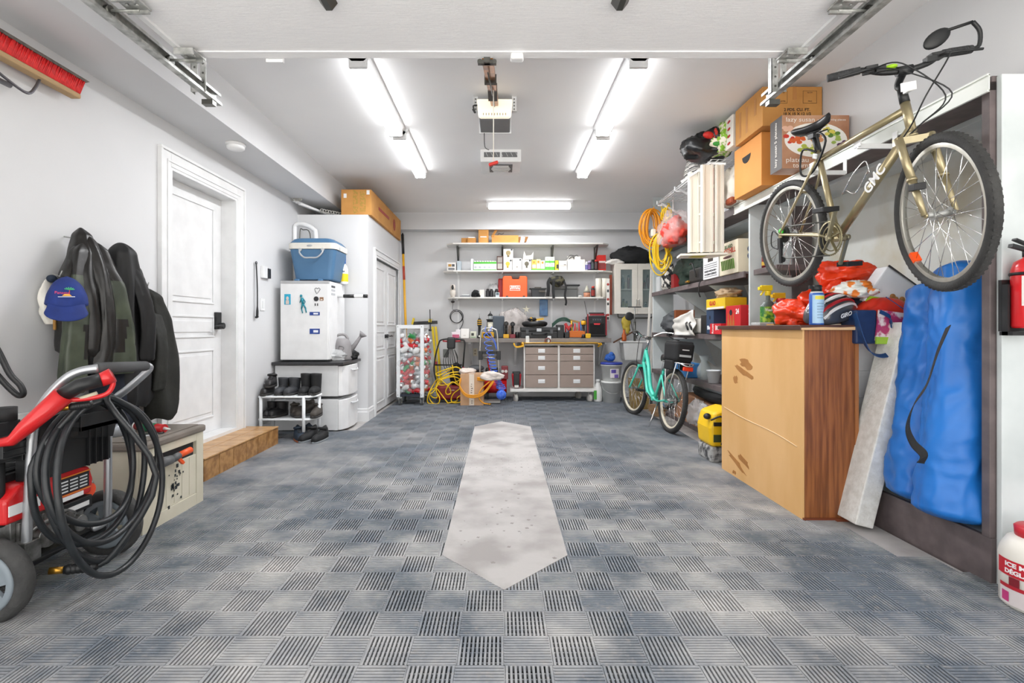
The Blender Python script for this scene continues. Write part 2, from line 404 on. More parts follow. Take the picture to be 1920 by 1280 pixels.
step = T('step_tiles', 'brown glazed tile cladding on the low step below the white entry door', 'step', (0, 0, 0))
m = MB()
for i in range(6):
    a = 3.56+i*.198; m.bx(-2.1, -2.09, a+.003, a+.195, .0, .168)
m.build('riser_tile', tanm, step, bevel=.002)
m = MB()
for i in range(6):
    a = 3.56+i*.198; m.bx(-2.235, -2.085, a+.003, a+.195, .172, .182); m.bx(XL, -2.238, a+.003, a+.195, .172, .182)
m.build('tread_tile', mat('tread_tile', '#c39a68', .3, col2='#a67c4c', scale=14, detail=8), step, bevel=.002)
# ================= ceiling things
tubem = mat('lit_tube', '#ffffff', .4, emit=8.5)
def tube_light(name, label, c, L, alongx=False, group=None, watt=0):
    t = T(name, label, 'light fixture', (c[0], c[1], ZC), PI/2 if not alongx else 0, group)
    m = MB(); m.prism([(-.075, 0), (.075, 0), (.075, -.02), (.04, -.055), (-.04, -.055), (-.075, -.02)], 'YZ', -L/2, L/2)
    m.build('housing', white, t)
    for e in (-L/2, L/2-.03): MB().bx(e, e+.03, -.06, .06, -.095, -.02).build('end_cap', white, t, bevel=.004)
    for s in (-1, 1): MB().cyl((-L/2+.03, s*.037, -.078), (L/2-.03, s*.037, -.078), .018, n=12).build('tube', tubem, t)
    l = bpy.data.lights.new('lamp', 'AREA'); l.shape = 'RECTANGLE'; l.size = L-.1; l.size_y = .1; l.energy = watt; l.color = (.97, .98, 1)
    lo = bpy.data.objects.new('lamp_glow', l); COL.objects.link(lo); lo.parent = t; lo.location = (0, 0, -.11)
    return t
G = 'twin tube fluorescent ceiling lights'
tube_light('fluorescent_light', 'twin tube light left of the opener motor, nearer one of its row', (-.94, 3.92), 1.22, group=G, watt=23)
tube_light('fluorescent_light', 'twin tube light left of the opener motor, farther one of its row', (-.92, 5.18), 1.22, group=G, watt=23)
tube_light('fluorescent_light', 'twin tube light right of the opener motor, nearer one of its row', (.90, 3.92), 1.22, group=G, watt=23)
tube_light('fluorescent_light', 'twin tube light right of the opener motor, farther one of its row', (.92, 5.18), 1.22, group=G, watt=23)
tube_light('fluorescent_light', 'crosswise twin tube light close to the back wall', (.40, 7.22), 1.22, True, G, 23)
# overhead sectional door, raised under the ceiling
gdm = mat('garage_door_paint', '#f3f3f4', .5, col2='#ececee', scale=3, bump=.25, bscale=9, stretch=(2, 60, 1))
gd = T('overhead_garage_door', 'white raised sectional garage door hanging flat under the ceiling', 'garage door', (0, 0, 2.42))
ys = [.25, .7, 1.13, 1.58, 2.03, 2.47]
for a, b in zip(ys[:-1], ys[1:]):
    m = MB(); m.bx(-1.53, 1.43, a+.004, b-.004, 0, .045)
    if b > 2.4: m.bx(-1.53, 1.43, b-.06, b, -.006, 0)
    m.build('door_section', gdm, gd, bevel=.003)
for x in (-1.53, 1.405): MB().bx(x, x+.025, .25, 2.47, -.012, .0).build('end_stile', white, gd)
for yy, ex in ((2.41, 1), (2.03, 0)):
    for s, x in ((1, -1.53), (-1, 1.43)):
        m = MB(); m.box((x+s*.05, yy, -.018), (.09, .10, .008)); m.box((x+s*.05, yy-.05, -.03), (.09, .008, .03)); m.box((x+s*.05, yy+.035, -.034), (.09, .012, .012))
        m.cyl((x-s*.07, yy+.03, -.03), (x+s*.06, yy+.03, -.03), .006)
        for k in (-.02, .02): m.cyl((x+s*.05+k, yy, -.022), (x+s*.05+k, yy, -.03), .006, n=8)
        m.build('roller_hinge', steel, gd)
        MB().cyl((x-s*.055, yy+.03, -.03), (x-s*.075, yy+.03, -.03), .021).build('roller', steeld, gd)
for x in (-.70, .48):
    m = MB(); m.prism([(-.035, 0), (.035, 0), (.02, -.02), (-.02, -.02)], 'XZ', 1.985, 2.03); m.X = Matrix.Translation((x, 0, 0)); 
    m2 = MB(); m2.X = Matrix.Translation((x, 0, 0)); m2.prism([(-.035, 0), (.035, 0), (.012, -.03), (-.012, -.03)], 'XZ', 1.99, 2.06); m2.build('section_hinge', steeld, gd)
m = MB(); m.box((.075, 2.44, -.018), (.062, .045, .03)); m.build('door_sensor', white, gd, bevel=.008)
m = MB(); m.box((-1.11, 2.485, -.005), (.085, .014, .028)); m.build('magnet_plate', white, gd, bevel=.002)
# tracks
for s, x, nm in ((1, -1.615, 'left'), (-1, 1.50, 'right')):
    t = T('door_track', 'galvanised roller track on the %s side of the raised door' % nm, 'track', (x, 0, 2.39))
    m = MB(); y0, y1 = .3, 2.87
    m.bx(-.003, 0, y0, y1, -.03, .035) if s < 0 else m.bx(0, .003, y0, y1, -.03, .035)
    m = MB(); w_ = .0025; pr = [(0, -.032), (0, .032)]
    o_ = -s   # web on the outside, mouth towards the door
    m.bx(*(sorted((o_*.0, o_*w_))), y0, y1, -.03, .03)
    m.bx(*(sorted((0, s*.032))), y0, y1, -.03-w_, -.03); m.bx(*(sorted((0, s*.025))), y0, y1, .03, .03+w_)
    m.bx(*(sorted((s*.032, s*.032+s*w_))), y0, y1, -.033, -.018); m.bx(*(sorted((s*.025, s*.025+s*w_))), y0, y1, .018, .033)
    m.build('rail', steel, t)
    MB().bx(-.03, .03, 2.78, 2.82, -.06, -.033).build('end_bracket', steeld, t)
    m = MB(); xx = s*.01; m.bx(xx-.05, xx-.047, 2.70, 2.735, -.03, .51); m.bx(xx-.05, xx-.015, 2.70, 2.703, -.03, .51); m.bx(xx+.0, xx+.03, 2.70, 2.703, -.03, .51)
    for k in range(10): m.cyl((xx-.03, 2.6985, .0+k*.05), (xx-.03, 2.6995, .0+k*.05), .006, n=8, mi=1); m.cyl((xx+.015, 2.6985, .02+k*.05), (xx+.015, 2.6995, .02+k*.05), .006, n=8, mi=1)
    m.build('hanger_strap', [steel, steeld], t)
# opener
t = T('garage_door_opener', 'white garage door opener motor with bronze rail, hung below the ceiling', 'door opener', (-.05, 3.84, ZC))
bronze = mat('bronze_rail', '#b5722f', .3, .8, col2='#6b3f18', scale=12, stretch=(1, 1, 1))
m = MB(); m.prism([(-.135, -.07), (.135, -.07), (.125, -.19), (.11, -.205), (-.11, -.205), (-.125, -.19)], 'XZ', -.02, .03)
lens = m.build('light_lens', mat('lens_warm', '#fff3dc', .4, emit=.55), t, bevel=.01)
m = MB()
for k in range(9): m.bx(-.088+k*.021, -.083+k*.021, -.022, -.019, -.196, -.178)
m.build('vent_slot', '#8a8070', lens)
m = MB(); m.bx(-.12, .12, .03, .30, -.205, -.05); m.build('motor_body', mat('motor_grey', '#77787a', .5), t, bevel=.008)
m = MB(); m.bx(-.13, .13, .30, .325, -.21, -.05)
for k in range(8): m.bx(-.075+k*.02, -.07+k*.02, .325, .332, -.2, -.12)
m.build('rear_cover', white, t, bevel=.006)
MB().tube(sp([(-.125, .05, -.09), (-.165, .04, -.1), (-.15, .05, -.15), (-.17, .05, -.12)], 4), .006).build('cable', blk, t); m = MB(); m.tube(sp([(-.09, .3, -.21), (-.1, .8, -.14), (-.07, 1.05, -.08)], 6), .004); m.build('cable', blk, t)
for s in (-1, 1):
    m = MB(); m.bx(s*.15-.018, s*.15+.018, .10, .103, -.12, 0); m.bx(s*.15-.018, s*.15-.015, .08, .12, -.12, 0); m.bx(min(s*.12, s*.17), max(s*.12, s*.17), .08, .12, -.12, -.117)
    for k in range(4): m.cyl((s*.15, .0985, -.02-k*.026), (s*.15, .0995, -.02-k*.026), .006, n=8, mi=1)
    m.build('ceiling_bracket', [white, steeld], t)
m = MB(); a, b = Vector((-.02, -1.30, -.44)), Vector((0, -.02, -.1))
m.bar(a, b, .055, .05, up=(0, 0, 1)); m.tube([a+Vector((0, .1, -.03)), b+Vector((0, 0, -.03))], .004, mi=1)
m.box(a.lerp(b, .33)+Vector((0, 0, -.02)), (.07, .03, .05), mi=1); m.box(a.lerp(b, .62)+Vector((0, 0, -.02)), (.06, .16, .045), mi=1)
m.build('rail', [bronze, steeld], t)
m = MB(); m.box((-.02, -1.36, -.50), (.09, .02, .02)); m.box((-.02, -1.37, -.48), (.03, .03, .06)); m.bar((-.02, -1.36, -.50), (-.02, -1.26, -.43), .03, .02); 
for s in (-1, 1): m.cyl((-.02+s*.035, -1.372, -.5), (-.02+s*.035, -1.36, -.5), .012)
m.build('door_arm', steeld, t)
y_ = -.62
m = MB(); m.cyl((.0, y_, -.24), (.0, y_, -.745), .0035, n=6); m.build('pull_cord', flat('#e8e4da', .8), t)
m = MB(); m.bar((-.03, y_, -.765), (.03, y_, -.745), .03, .018); m.build('pull_handle', flat('#d22a1e', .4), t, bevel=.006)
# heater
t = T('ceiling_heater', 'white square fan heater on the ceiling behind the opener motor', 'heater', (-.005, 5.1, ZC))
m = MB(); m.bx(-.205, .205, .02, .44, -.12, 0); m.bx(-.205, .205, 0, .02, -.125, 0); m.build('housing', white, t, bevel=.004)
m = MB(); m.prism([(-.17, -.03), (-.17, -.08), (-.01, -.08), (-.01, -.03)], 'XZ', -.004, .001); m.prism([(.01, -.03), (.01, -.08), (.165, -.08), (.165, -.03)], 'XZ', -.004, .001)
for k in range(7): m.cyl((-.15+k*.05, -.006, -.035), (-.13+k*.05, -.006, -.075), .0015, n=5, mi=1)
m.build('wiring_window', ['#6d6e70', white], t)
m = MB(); m.bx(-.12, .12, .10, .34, -.128, -.12); m.build('outlet_grille', '#55575a', t)
m = MB()
for k in range(5): m.bx(-.10+.01*abs(k-2), .10-.01*abs(k-2), .12+k*.045, .14+k*.045, -.133, -.127)
m.build('louvre', white, t)
t = T('smoke_detector', 'round white smoke detector under the left ceiling bulkhead', 'smoke detector', (-2.13, 4.06, 2.575))
MB().lathe([(.075, 0), (.075, -.012), (.07, -.014), (.07, -.02)], n=32).build('base', white, t)
MB().lathe([(.068, -.018), (.068, -.034), (.055, -.046), (0, -.05)], n=32).build('cover', white, t)
# ================= bicycles
def place(root, p, fwd, up=(0, 0, 1)):
    f = Vector(fwd).normalized(); u = Vector(up); u = (u-f*u.dot(f)).normalized(); l = u.cross(f)
    M = Matrix((f, l, u)).transposed().to_4x4(); M.translation = Vector(p); root.rotation_euler = M.to_euler(); root.location = p
def make_wheel(root, c, R, tr, X, rimm, name='wheel', tirem=None, cog=False, disc=False):
    c = Vector(c); A = (0, 1, 0)
    def mb(): m = MB(); m.X = X; return m
    w = mb().torus(c, R-tr, tr, A, 64, 12).build(name, tirem or rubber, root)
    # tread knobs
    m = mb()
    for i in range(72):
        a = 2*PI*i/72
        for s in (-1, 1): m.box(c+Vector((math.cos(a)*(R-.003), s*tr*.42, math.sin(a)*(R-.003))), (.0035, tr*.45, .011), rot=(0, -a, 0))
    m.build('tread', tirem or rubber, w)
    m = mb(); rr = R-2*tr+.002
    m.lathe([(rr-.016, -.011), (rr, -.012), (rr+.006, -.011), (rr+.006, .011), (rr, .012), (rr-.016, .011), (rr-.016, -.011)], c, A, 64, cap=False)
    m.build('rim', rimm, w)
    m = mb(); m.cyl(c-Vector((0, .05, 0)), c+Vector((0, .05, 0)), .012); m.cyl(c-Vector((0, .034, 0)), c-Vector((0, .030, 0)), .025); m.cyl(c+Vector((0, .030, 0)), c+Vector((0, .034, 0)), .025)
    m.build('hub', steel, w)
    m = mb()
    for i in range(32):
        a = 2*PI*i/32; s = 1 if i % 2 else -1; b = a+(.9 if (i//2) % 2 else -.9)
        m.cyl(c+Vector((math.cos(b)*.023, s*.031, math.sin(b)*.023)), c+Vector((math.cos(a)*(rr-.012), s*.003, math.sin(a)*(rr-.012))), .0014, n=5)
    m.build('spokes', chrome, w)
    if cog:
        m = mb()
        for k in range(7): m.cyl(c+Vector((0, -.034-k*.004, 0)), c+Vector((0, -.036-k*.004, 0)), .052-k*.0055, n=20)
        m.build('cassette', steeld, w)
    return w
def pedal(root, p, m_, X=Matrix()):
    m = MB(); p = Vector(p); m.X = X
    for s in (-1, 1): m.box(p+Vector((s*.038, 0, 0)), (.012, .09, .026)); m.box(p+Vector((0, s*.04, 0)), (.085, .012, .024))
    m.box(p, (.03, .09, .02)); m.build('pedal', m_, root, bevel=.002)
# ---- gold mountain bike hung on the shelf rail
gold = mat('champagne_frame', '#b3a684', .3, .55, col2='#a59873', scale=4, coat=.4)
R = .338
bk = T('mountain_bike', 'champagne gold mountain bicycle hung on white rail hooks above the brown cabinet', 'bicycle')
ra, fa = Vector((1.838, 3.26, 1.70)), Vector((1.885, 2.19, 1.59))
fw = (fa-ra).normalized(); WB = (fa-ra).length
up_ = Vector((-.075, 0, 1)).normalized(); place(bk, ra-up_*R, fw, up_)
Z = lambda z: z+R
I4 = Matrix()
make_wheel(bk, (0, 0, R), R-.004, .021, I4, alu, cog=True)
st_a = math.radians(-15)   # steering
hb, ht = Vector((.905, 0, Z(.38))), Vector((.865, 0, Z(.52)))
ax = (ht-hb).normalized()
SX = Matrix.Translation(hb) @ Matrix.Rotation(-st_a*-1, 4, ax) @ Matrix.Translation(-hb)
make_wheel(bk, (WB, 0, R), R-.004, .023, SX, alu)
bb, sc = Vector((.43, 0, Z(-.055))), Vector((.275, 0, Z(.42)))
m = MB(); m.cyl(hb, ht, .019); m.cyl(sc+Vector((.01, 0, -.02)), ht+Vector((.005, 0, -.03)), .0165); m.cyl(bb, hb+Vector((0, 0, .02)), .021, .022); m.cyl(bb, sc+(sc-bb).normalized()*.03, .016)
m.cyl(bb-Vector((0, .036, 0)), bb+Vector((0, .036, 0)), .021)
for s in (-1, 1):
    m.tube(sp([bb+Vector((-.02, s*.02, 0)), (.30, s*.035, Z(-.03)), (.0, s*.066, Z(0))], 5), .0085)
    m.tube(sp([sc+Vector((0, s*.015, -.02)), (.2, s*.04, Z(.27)), (0, s*.066, Z(.01))], 5), .0075)
    m.box((0, s*.066, Z(0)), (.03, .005, .04))
m.box((.17, 0, Z(.235)), (.02, .08, .012)); m.box((.37, 0, Z(-.03)), (.015, .05, .012))
fr = m.build('frame', gold, bk)
txt('GMC', .075, fr, (0, 0, 0), '#f2f2f2', w=.15, bold=.002)
g = [c for c in bpy.data.objects if c.parent == fr][-1]
d = (hb+Vector((0, 0, .02))-bb).normalized(); mid = bb.lerp(hb, .6)+Vector((0, -.0222, .004))
# lettering on the down tube, drive side (faces -y); reads downhill
M = Matrix((d, Vector((0, -1, 0)).cross(d), Vector((0, -1, 0)))).transposed().to_4x4()
g.rotation_euler = M.to_euler(); g.location = mid
g.name = 'frame_lettering'
m = MB(); m.X = SX; cr = hb-ax*.02+Vector((0, 0, 0))
m.cyl(hb-ax*.012, cr-ax*.0, .02)
dn = Vector((WB, 0, R))
m.box(cr-ax*.015, (.04, .15, .03)); 
for s in (-1, 1):
    a = cr+Vector((.01, s*.062, -.02)); b = dn+Vector((-.005, s*.058, .0)); k = a.lerp(b, .52)
    m.cyl(a+Vector((0, 0, .02)), k, .017, .0165); m.cyl(k, b, .0165, .011); m.cyl(k+(a-k)*.03, k-(a-k)*.03, .020); m.cyl(b, b+Vector((0, -s*.022, 0)), .01)
fk = m.build('fork', gold, bk)
m = MB(); m.X = SX; a = cr+Vector((.01, -.062, -.02)); b = dn+Vector((-.005, -.058, 0)); m.box(a.lerp(b, .62)+Vector((.02, 0, 0)), (.05, .045, .03)); m.build('fork_clamp', blk, fk, bevel=.003)
# stem, bar
stt = ht+ax*.13+Vector((.0, 0, 0)); bc = stt+Vector((.045, 0, .015))
m = MB(); m.X = SX; m.cyl(ht, ht+ax*.07, .02, .018); m.tube(sp([ht+ax*.05, ht+ax*.07, stt-Vector((.01, 0, .03)), bc], 5), .016); m.cyl(bc-Vector((0, .03, 0)), bc+Vector((0, .03, 0)), .021); m.build('stem', blk, bk)
m = MB(); m.X = SX
bp = lambda y, x=0, z=0: bc+Vector((-.02+x, y, z))
hbpts = [bp(-.285, -.03, .045), bp(-.17, -.0, .045), bp(-.09, .02, .01), bp(0, .02, 0), bp(.09, .02, .01), bp(.17, 0, .045), bp(.285, -.03, .045)]
m.tube(sp(hbpts, 5), .0125); m.build('handlebar', blk, bk)
for s in (-1, 1):
    m = MB(); m.X = SX; a, b = bp(s*.165, -.003, .045), bp(s*.29, -.031, .046); m.cyl(a, b, .017, .0175)
    for k in range(14): q = a.lerp(b, .2+k*.05); m.cyl(q, q+(b-a)*.018, .0185, n=14)
    m.build('grip', mat('grip_grey', '#3c3d3f', .7), bk)
    m = MB(); m.X = SX; c0 = bp(s*.13, .01, .035); m.box(c0, (.045, .05, .03)); m.box(c0+Vector((.015, s*-.03, -.012)), (.04, .04, .025))
    m.tube(sp([c0+Vector((.03, s*.0, -.005)), c0+Vector((.055, s*.04, -.01)), c0+Vector((.05, s*.15, -.02))], 5), .006)
    m.build('brake_lever', blk, bk, bevel=.003)
m = MB(); m.X = SX; m.ell(bp(-.045, .0, .03), (.03, .028, .012)); m.build('bell', flat('#a4d61f', .4), bk)
m = MB(); m.X = SX; e = bp(.29, -.03, .046)
m.tube(sp([e, e+Vector((0, .03, .01)), e+Vector((0, .035, .07)), e+Vector((0, .01, .115))], 4), .009); m.tube([e+Vector((0, .01, .115)), e+Vector((0, -.10, .10))], .007)
mr = m.build('mirror_arm', blk, bk)
m = MB(); m.X = SX; m.ell(e+Vector((-.0, -.13, .075)), (.012, .06, .035), rot=(.5, 0, 0)); m.build('mirror', blk, mr)
m = MB(); m.X = SX; m.box(ht+ax*.04+Vector((.065, -.01, .02)), (.008, .06, .038)); m.box(ht+ax*.04+Vector((.04, 0, .01)), (.045, .02, .02)); m.build('headlight', mat('reflector_white', '#f3f3f3', .2), bk, bevel=.002)
m = MB(); L = ht+Vector((.0, 0, -.05))
for s, off in ((-1, .0), (1, .015), (-1, .03)):
    st0 = SX@(bp(s*.13, .04, .03)); m.tube(sp([st0, st0+Vector((.10, -s*.05, -.02-off)), Vector((hb.x+.11+off, -s*.05, ht.z-.02)), Vector((hb.x+.04, -s*.02-.02, hb.z+.02)), Vector((hb.x-.05, -.03, hb.z-.05))], 7), .0032, n=6)
m.tube(sp([sc+Vector((.02, -.03, .02)), sc+Vector((-.07, -.05, .05)), sc+Vector((-.10, -.04, -.08)), sc+Vector((-.02, -.02, -.08)), sc+Vector((.1, -.03, .06)), sc+Vector((.03, -.03, .12)), sc+Vector((.02, 0, .02))], 6), .006, n=6)
m.build('cable', blk, bk)
# saddle
def saddle(root, c, L, W, tilt, m_):
    def fn(u, v):
        a = 2*PI*u; x = -L/2+L*v; w = W/2*(.26+.74*max(0, 1-v*1.45)**.7 if v < .69 else .26*math.sqrt(max(0, 1-((v-.69)/.31)**2))) 
        if v < .1: w *= math.sqrt(max(0, 1-((.1-v)/.1)**2))
        zz = math.sin(a); return Vector(c)+Vector((x, math.cos(a)*w, .028*zz*(.8 if zz > 0 else 1.1)*(1 if 0 < v < 1 else 0)+.02*(v-.4)**2*4+tilt*x))
    m = MB(); m.surf(fn, 20, 18, wrapu=True); return m.build('saddle', m_, root)
spt = sc+Vector((-.045, 0, .125)); 
m = MB(); m.cyl(sc, spt, .0135); m.box(spt, (.05, .04, .03)); m.tube([spt+Vector((-.09, .02, .02)), spt+Vector((.09, .02, .01))], .004); m.tube([spt+Vector((-.09, -.02, .02)), spt+Vector((.09, -.02, .01))], .004); m.build('seat_post', blk, bk)
saddle(bk, spt+Vector((.01, 0, .045)), .27, .155, .0, mat('saddle_black', '#1a1a1c', .3))
m = MB(); m.box(sc, (.045, .05, .03), rot=(0, .3, 0)); m.build('seat_clamp', steel, bk, bevel=.004)
# crank
m = MB(); cc = bb+Vector((0, -.045, 0))
m.lathe([(.088, -.002), (.095, -.002), (.095, .002), (.088, .002), (.088, -.002)], cc, (0, 1, 0), 48, cap=False); m.lathe([(.066, .005), (.072, .005), (.072, .009), (.066, .009), (.066, .005)], cc, (0, 1, 0), 40, cap=False)
for k in range(5):
    a = 2*PI*k/5+.3; m.bar(cc, cc+Vector((math.cos(a)*.09, 0, math.sin(a)*.09)), .016, .005)
for k in range(44): a = 2*PI*k/44; m.box(cc+Vector((math.cos(a)*.0965, 0, math.sin(a)*.0965)), (.005, .003, .005), rot=(0, -a, 0))
m.build('chainring', mat('ring_bronze', '#9c9474', .35, .7), bk)
for s, dx, dz in ((-1, .075, .15), (1, -.075, -.15)):
    m = MB(); p0 = bb+Vector((0, s*.055, 0)); p1 = p0+Vector((dx, s*.012, dz)); m.bar(p0, p1, .022, .014); m.cyl(p0-Vector((0, .01, 0)), p0+Vector((0, .01, 0)), .016); m.build('crank_arm', mat('crank_bronze', '#a59d80', .35, .7), bk, bevel=.004)
    pedal(bk, p1+Vector((0, s*.055, 0)), blk)
m = MB(); m.tube([cc+Vector((-.02, 0, .094)), (0, -.05, Z(.048)), (-.03, -.05, Z(.03)), (-.01, -.052, Z(-.05)), (-.02, -.052, Z(-.13)), (.04, -.05, Z(-.15)), cc+Vector((0, 0, -.094))], .0045, n=6); m.build('chain', steeld, bk)
m = MB(); m.box((-.02, -.055, Z(-.055)), (.03, .02, .07)); m.box((-.015, -.055, Z(-.13)), (.022, .015, .1)); m.cyl((-.02, -.05, Z(-.07)), (-.02, -.044, Z(-.07)), .02); m.cyl((.0, -.05, Z(-.155)), (.0, -.044, Z(-.155)), .02)
m.tube(sp([(0, -.06, Z(-.03)), (-.08, -.065, Z(.03)), (-.1, -.065, Z(-.06)), (-.04, -.06, Z(-.09))], 5), .004); m.build('derailleur', blk, bk, bevel=.003)
m = MB(); m.ell((.0, -.06, Z(.02)), (.02, .012, .02)); m.build('valve_light', flat('#3fd23c', .4), bk)
m = MB()
a = mid+Vector((-.1, 0, .12)); dv = d
pts = [mid+Vector((-.03, .0, .035)), mid+Vector((-.09, .035, .05)), mid+Vector((-.17, .035, -.04)), mid+Vector((-.2, 0, -.02)), mid+Vector((-.17, -.035, -.04)), mid+Vector((-.09, -.035, .05)), mid+Vector((-.06, 0, .1))]
m.tube(sp(pts, 5, True), .003, closed=True); m.build('bottle_cage', chrome, bk)
m = MB(); m.X = SX; a = math.radians(222); m.box(Vector((WB+math.cos(a)*(R-.062), 0, R+math.sin(a)*(R-.062))), (.02, .03, .05), rot=(0, -a, 0)); m.build('reflector', flat('#ff5a1c', .3), bk)
# ---- teal cruiser
teal = mat('teal_frame', '#4fd6bd', .3, col2='#48cdb4', coat=.5)
tb = T('cruiser_bike', 'teal step-through cruiser bicycle parked in front of the far shelves', 'bicycle')
ra, fa = Vector((1.742, 5.26, .349)), Vector((1.655, 6.40, .349)); R2 = .335
place(tb, ra-Vector((0, 0, R2)), fa-ra, up=(.10, 0, 1)); WB2 = (fa-ra).length
crm = mat('cream_rim', '#cfc7b4', .4)
make_wheel(tb, (0, 0, R2), R2, .026, I4, crm, cog=True)
hb, ht = Vector((WB2-.215, 0, .66)), Vector((WB2-.27, 0, .83)); ax = (ht-hb).normalized()
SX = Matrix.Translation(hb) @ Matrix.Rotation(math.radians(8), 4, ax) @ Matrix.Translation(-hb)
make_wheel(tb, (WB2, 0, R2), R2, .026, SX, crm)
bb = Vector((.47, 0, .29)); sc = Vector((.30, 0, .62))
m = MB(); m.cyl(hb, ht, .021)
m.tube(sp([ht-ax*.03, Vector((WB2-.38, 0, .66)), Vector((WB2-.50, 0, .42)), bb+Vector((.04, 0, .03))], 7), .024)
m.tube(sp([hb+ax*.02, Vector((WB2-.33, 0, .52)), Vector((WB2-.46, 0, .33)), bb], 7), .022)
m.cyl(bb, sc, .017); m.cyl(bb-Vector((0, .036, 0)), bb+Vector((0, .036, 0)), .024)
for s in (-1, 1):
    m.tube(sp([bb+Vector((-.02, s*.02, 0)), (.25, s*.05, .29), (0, s*.07, R2)], 5), .010); m.tube(sp([sc+Vector((0, s*.015, -.04)), (.18, s*.045, .5), (0, s*.07, R2)], 5), .009)
m.build('frame', teal, tb)
m = MB(); m.X = SX; m.box(hb-ax*.03, (.05, .12, .03))
for s in (-1, 1): m.tube(sp([hb-ax*.03+Vector((0, s*.055, 0)), hb+Vector((.06, s*.06, -.12)), (WB2, s*.06, R2)], 5), .012)
m.build('fork', teal, tb)
m = MB(); m.X = SX; tp = ht+ax*.15; m.cyl(ht, tp, .015); m.box(tp+Vector((.02, 0, 0)), (.07, .04, .04)); m.build('stem', chrome, tb)
m = MB(); m.X = SX
m.tube(sp([tp+Vector((-.30, .31, .03)), tp+Vector((-.14, .28, .06)), tp+Vector((-.02, .17, .07)), tp+Vector((.05, .05, .01)), tp+Vector((.05, -.05, .01)), tp+Vector((-.02, -.17, .07)), tp+Vector((-.14, -.28, .06)), tp+Vector((-.30, -.31, .03))], 6), .0115); m.build('handlebar', chrome, tb)
for s in (-1, 1):
    m = MB(); m.X = SX; m.cyl(tp+Vector((-.30, s*.31, .03)), tp+Vector((-.16, s*.285, .055)), .017); m.build('grip', blk, tb)
    m = MB(); m.X = SX; m.tube([tp+Vector((-.05, s*.2, .05)), tp+Vector((-.15, s*.24, .0)), tp+Vector((-.22, s*.27, -.01))], .006); m.box(tp+Vector((-.08, s*.22, .05)), (.05, .04, .03)); m.build('brake_lever', blk, tb)
m = MB(); m.X = SX; m.cyl(tp+Vector((-.1, .26, .06)), tp+Vector((-.1, .30, .2)), .005); m.ell(tp+Vector((-.1, .32, .24)), (.01, .055, .05)); m.build('mirror', blk, tb)
m = MB(); m.X = SX; m.tube(sp([tp+Vector((.0, .06, .03)), tp+Vector((.14, .05, -.02)), hb+Vector((.12, .03, 0)), hb+Vector((.04, .03, -.12))], 6), .004); m.tube(sp([tp+Vector((.0, -.06, .03)), tp+Vector((.12, -.05, -.05)), hb+Vector((.02, -.03, .02)), hb+Vector((-.15, -.03, -.12))], 6), .004); m.build('cable', blk, tb)
spt = sc+Vector((-.055, 0, .12)); m = MB(); m.cyl(sc, spt, .014); m.build('seat_post', chrome, tb)
def fn(u, v):
    a = 2*PI*u; x = -.12+.26*v; w = .11*max(.3, 1-v*1.2)*math.sin(PI*min(1, max(.0, .08+v*.9)))**.4
    return spt+Vector((x, math.cos(a)*w, .02+.04*math.sin(a)*(1 if 0 < v < 1 else 0)))
MB().surf(fn, 20, 16, wrapu=True).build('saddle', mat('saddle_black2', '#232325', .4), tb)
m = MB(); cc = bb+Vector((0, .045, 0)); m.lathe([(.075, -.002), (.08, -.002), (.08, .002), (.075, .002), (.075, -.002)], bb+Vector((0, -.045, 0)), (0, 1, 0), 32, cap=False)
for k in range(5): a = 2*PI*k/5; m.bar(bb+Vector((0, -.045, 0)), bb+Vector((math.cos(a)*.077, -.045, math.sin(a)*.077)), .014, .005)
m.build('chainring', steeld, tb)
for s, dx, dz in ((1, .14, .07), (-1, -.14, -.07)):
    m = MB(); p0 = bb+Vector((0, s*.055, 0)); p1 = p0+Vector((dx, s*.012, dz)); m.bar(p0, p1, .02, .013); m.build('crank_arm', chrome, tb, bevel=.003); pedal(tb, p1+Vector((0, s*.055, 0)), blk)
m = MB(); m.tube([bb+Vector((0, -.045, .08)), (0, -.045, R2+.04), (-.02, -.045, R2), (0, -.045, R2-.12), bb+Vector((0, -.045, -.08))], .004, n=6); m.build('chain', steeld, tb)
m = MB(); z1 = .735
for s in (-1, 1):
    y = s*.07; m.tube([(-.26, y, z1), (.18, y, z1)], .006); m.tube([(-.18, y, z1), (0, s*.078, R2)], .006); m.tube([(.10, y, z1), (0, s*.078, R2)], .006); m.tube([(.18, y, z1), sc+Vector((0, s*.02, -.05))], .005)
for x in (-.26, -.12, .02, .16): m.tube([(x, -.07, z1), (x, .07, z1)], .005)
m.tube(sp([(-.26, -.07, z1), (-.30, -.03, z1-.02), (-.30, .03, z1-.02), (-.26, .07, z1)], 4), .006)
m.build('rear_rack', mat('rack_silver', '#cfd1d2', .3, .7), tb)
m = MB(); m.box((-.29, 0, z1-.05), (.025, .10, .04)); m.build('tail_reflector', flat('#f2401e', .25), tb, bevel=.006)
m = MB(); m.tube([(.25, .05, .28), (.16, .16, .02)], .008); m.build('kickstand', chrome, tb)
bg = T('rack_bag', 'black trunk bag on the rear rack of the teal bicycle', 'bag'); bg.location = tb.location; bg.rotation_euler = tb.rotation_euler
m = MB(); m.box((-.04, 0, z1+.11), (.33, .2, .2), taper=.94); b_ = m.build('body', blkm, bg, bevel=.035, seg=4)
m = MB(); m.box((-.04, 0, z1+.205), (.29, .17, .035)); m.build('lid', mat('bag_lid', '#242527', .6), bg, bevel=.012)
for s in (-1, 1): MB().box((-.04, s*.085, z1-.03), (.2, .04, .1)).build('side_pocket', blkm, bg, bevel=.015)
MB().box((-.207, 0, z1+.075), (.004, .12, .022)).build('reflective_strip', '#b9bcbd', bg)
MB().box((-.207, 0, z1+.135), (.004, .07, .01)).build('logo_strip', '#dddddd', bg)
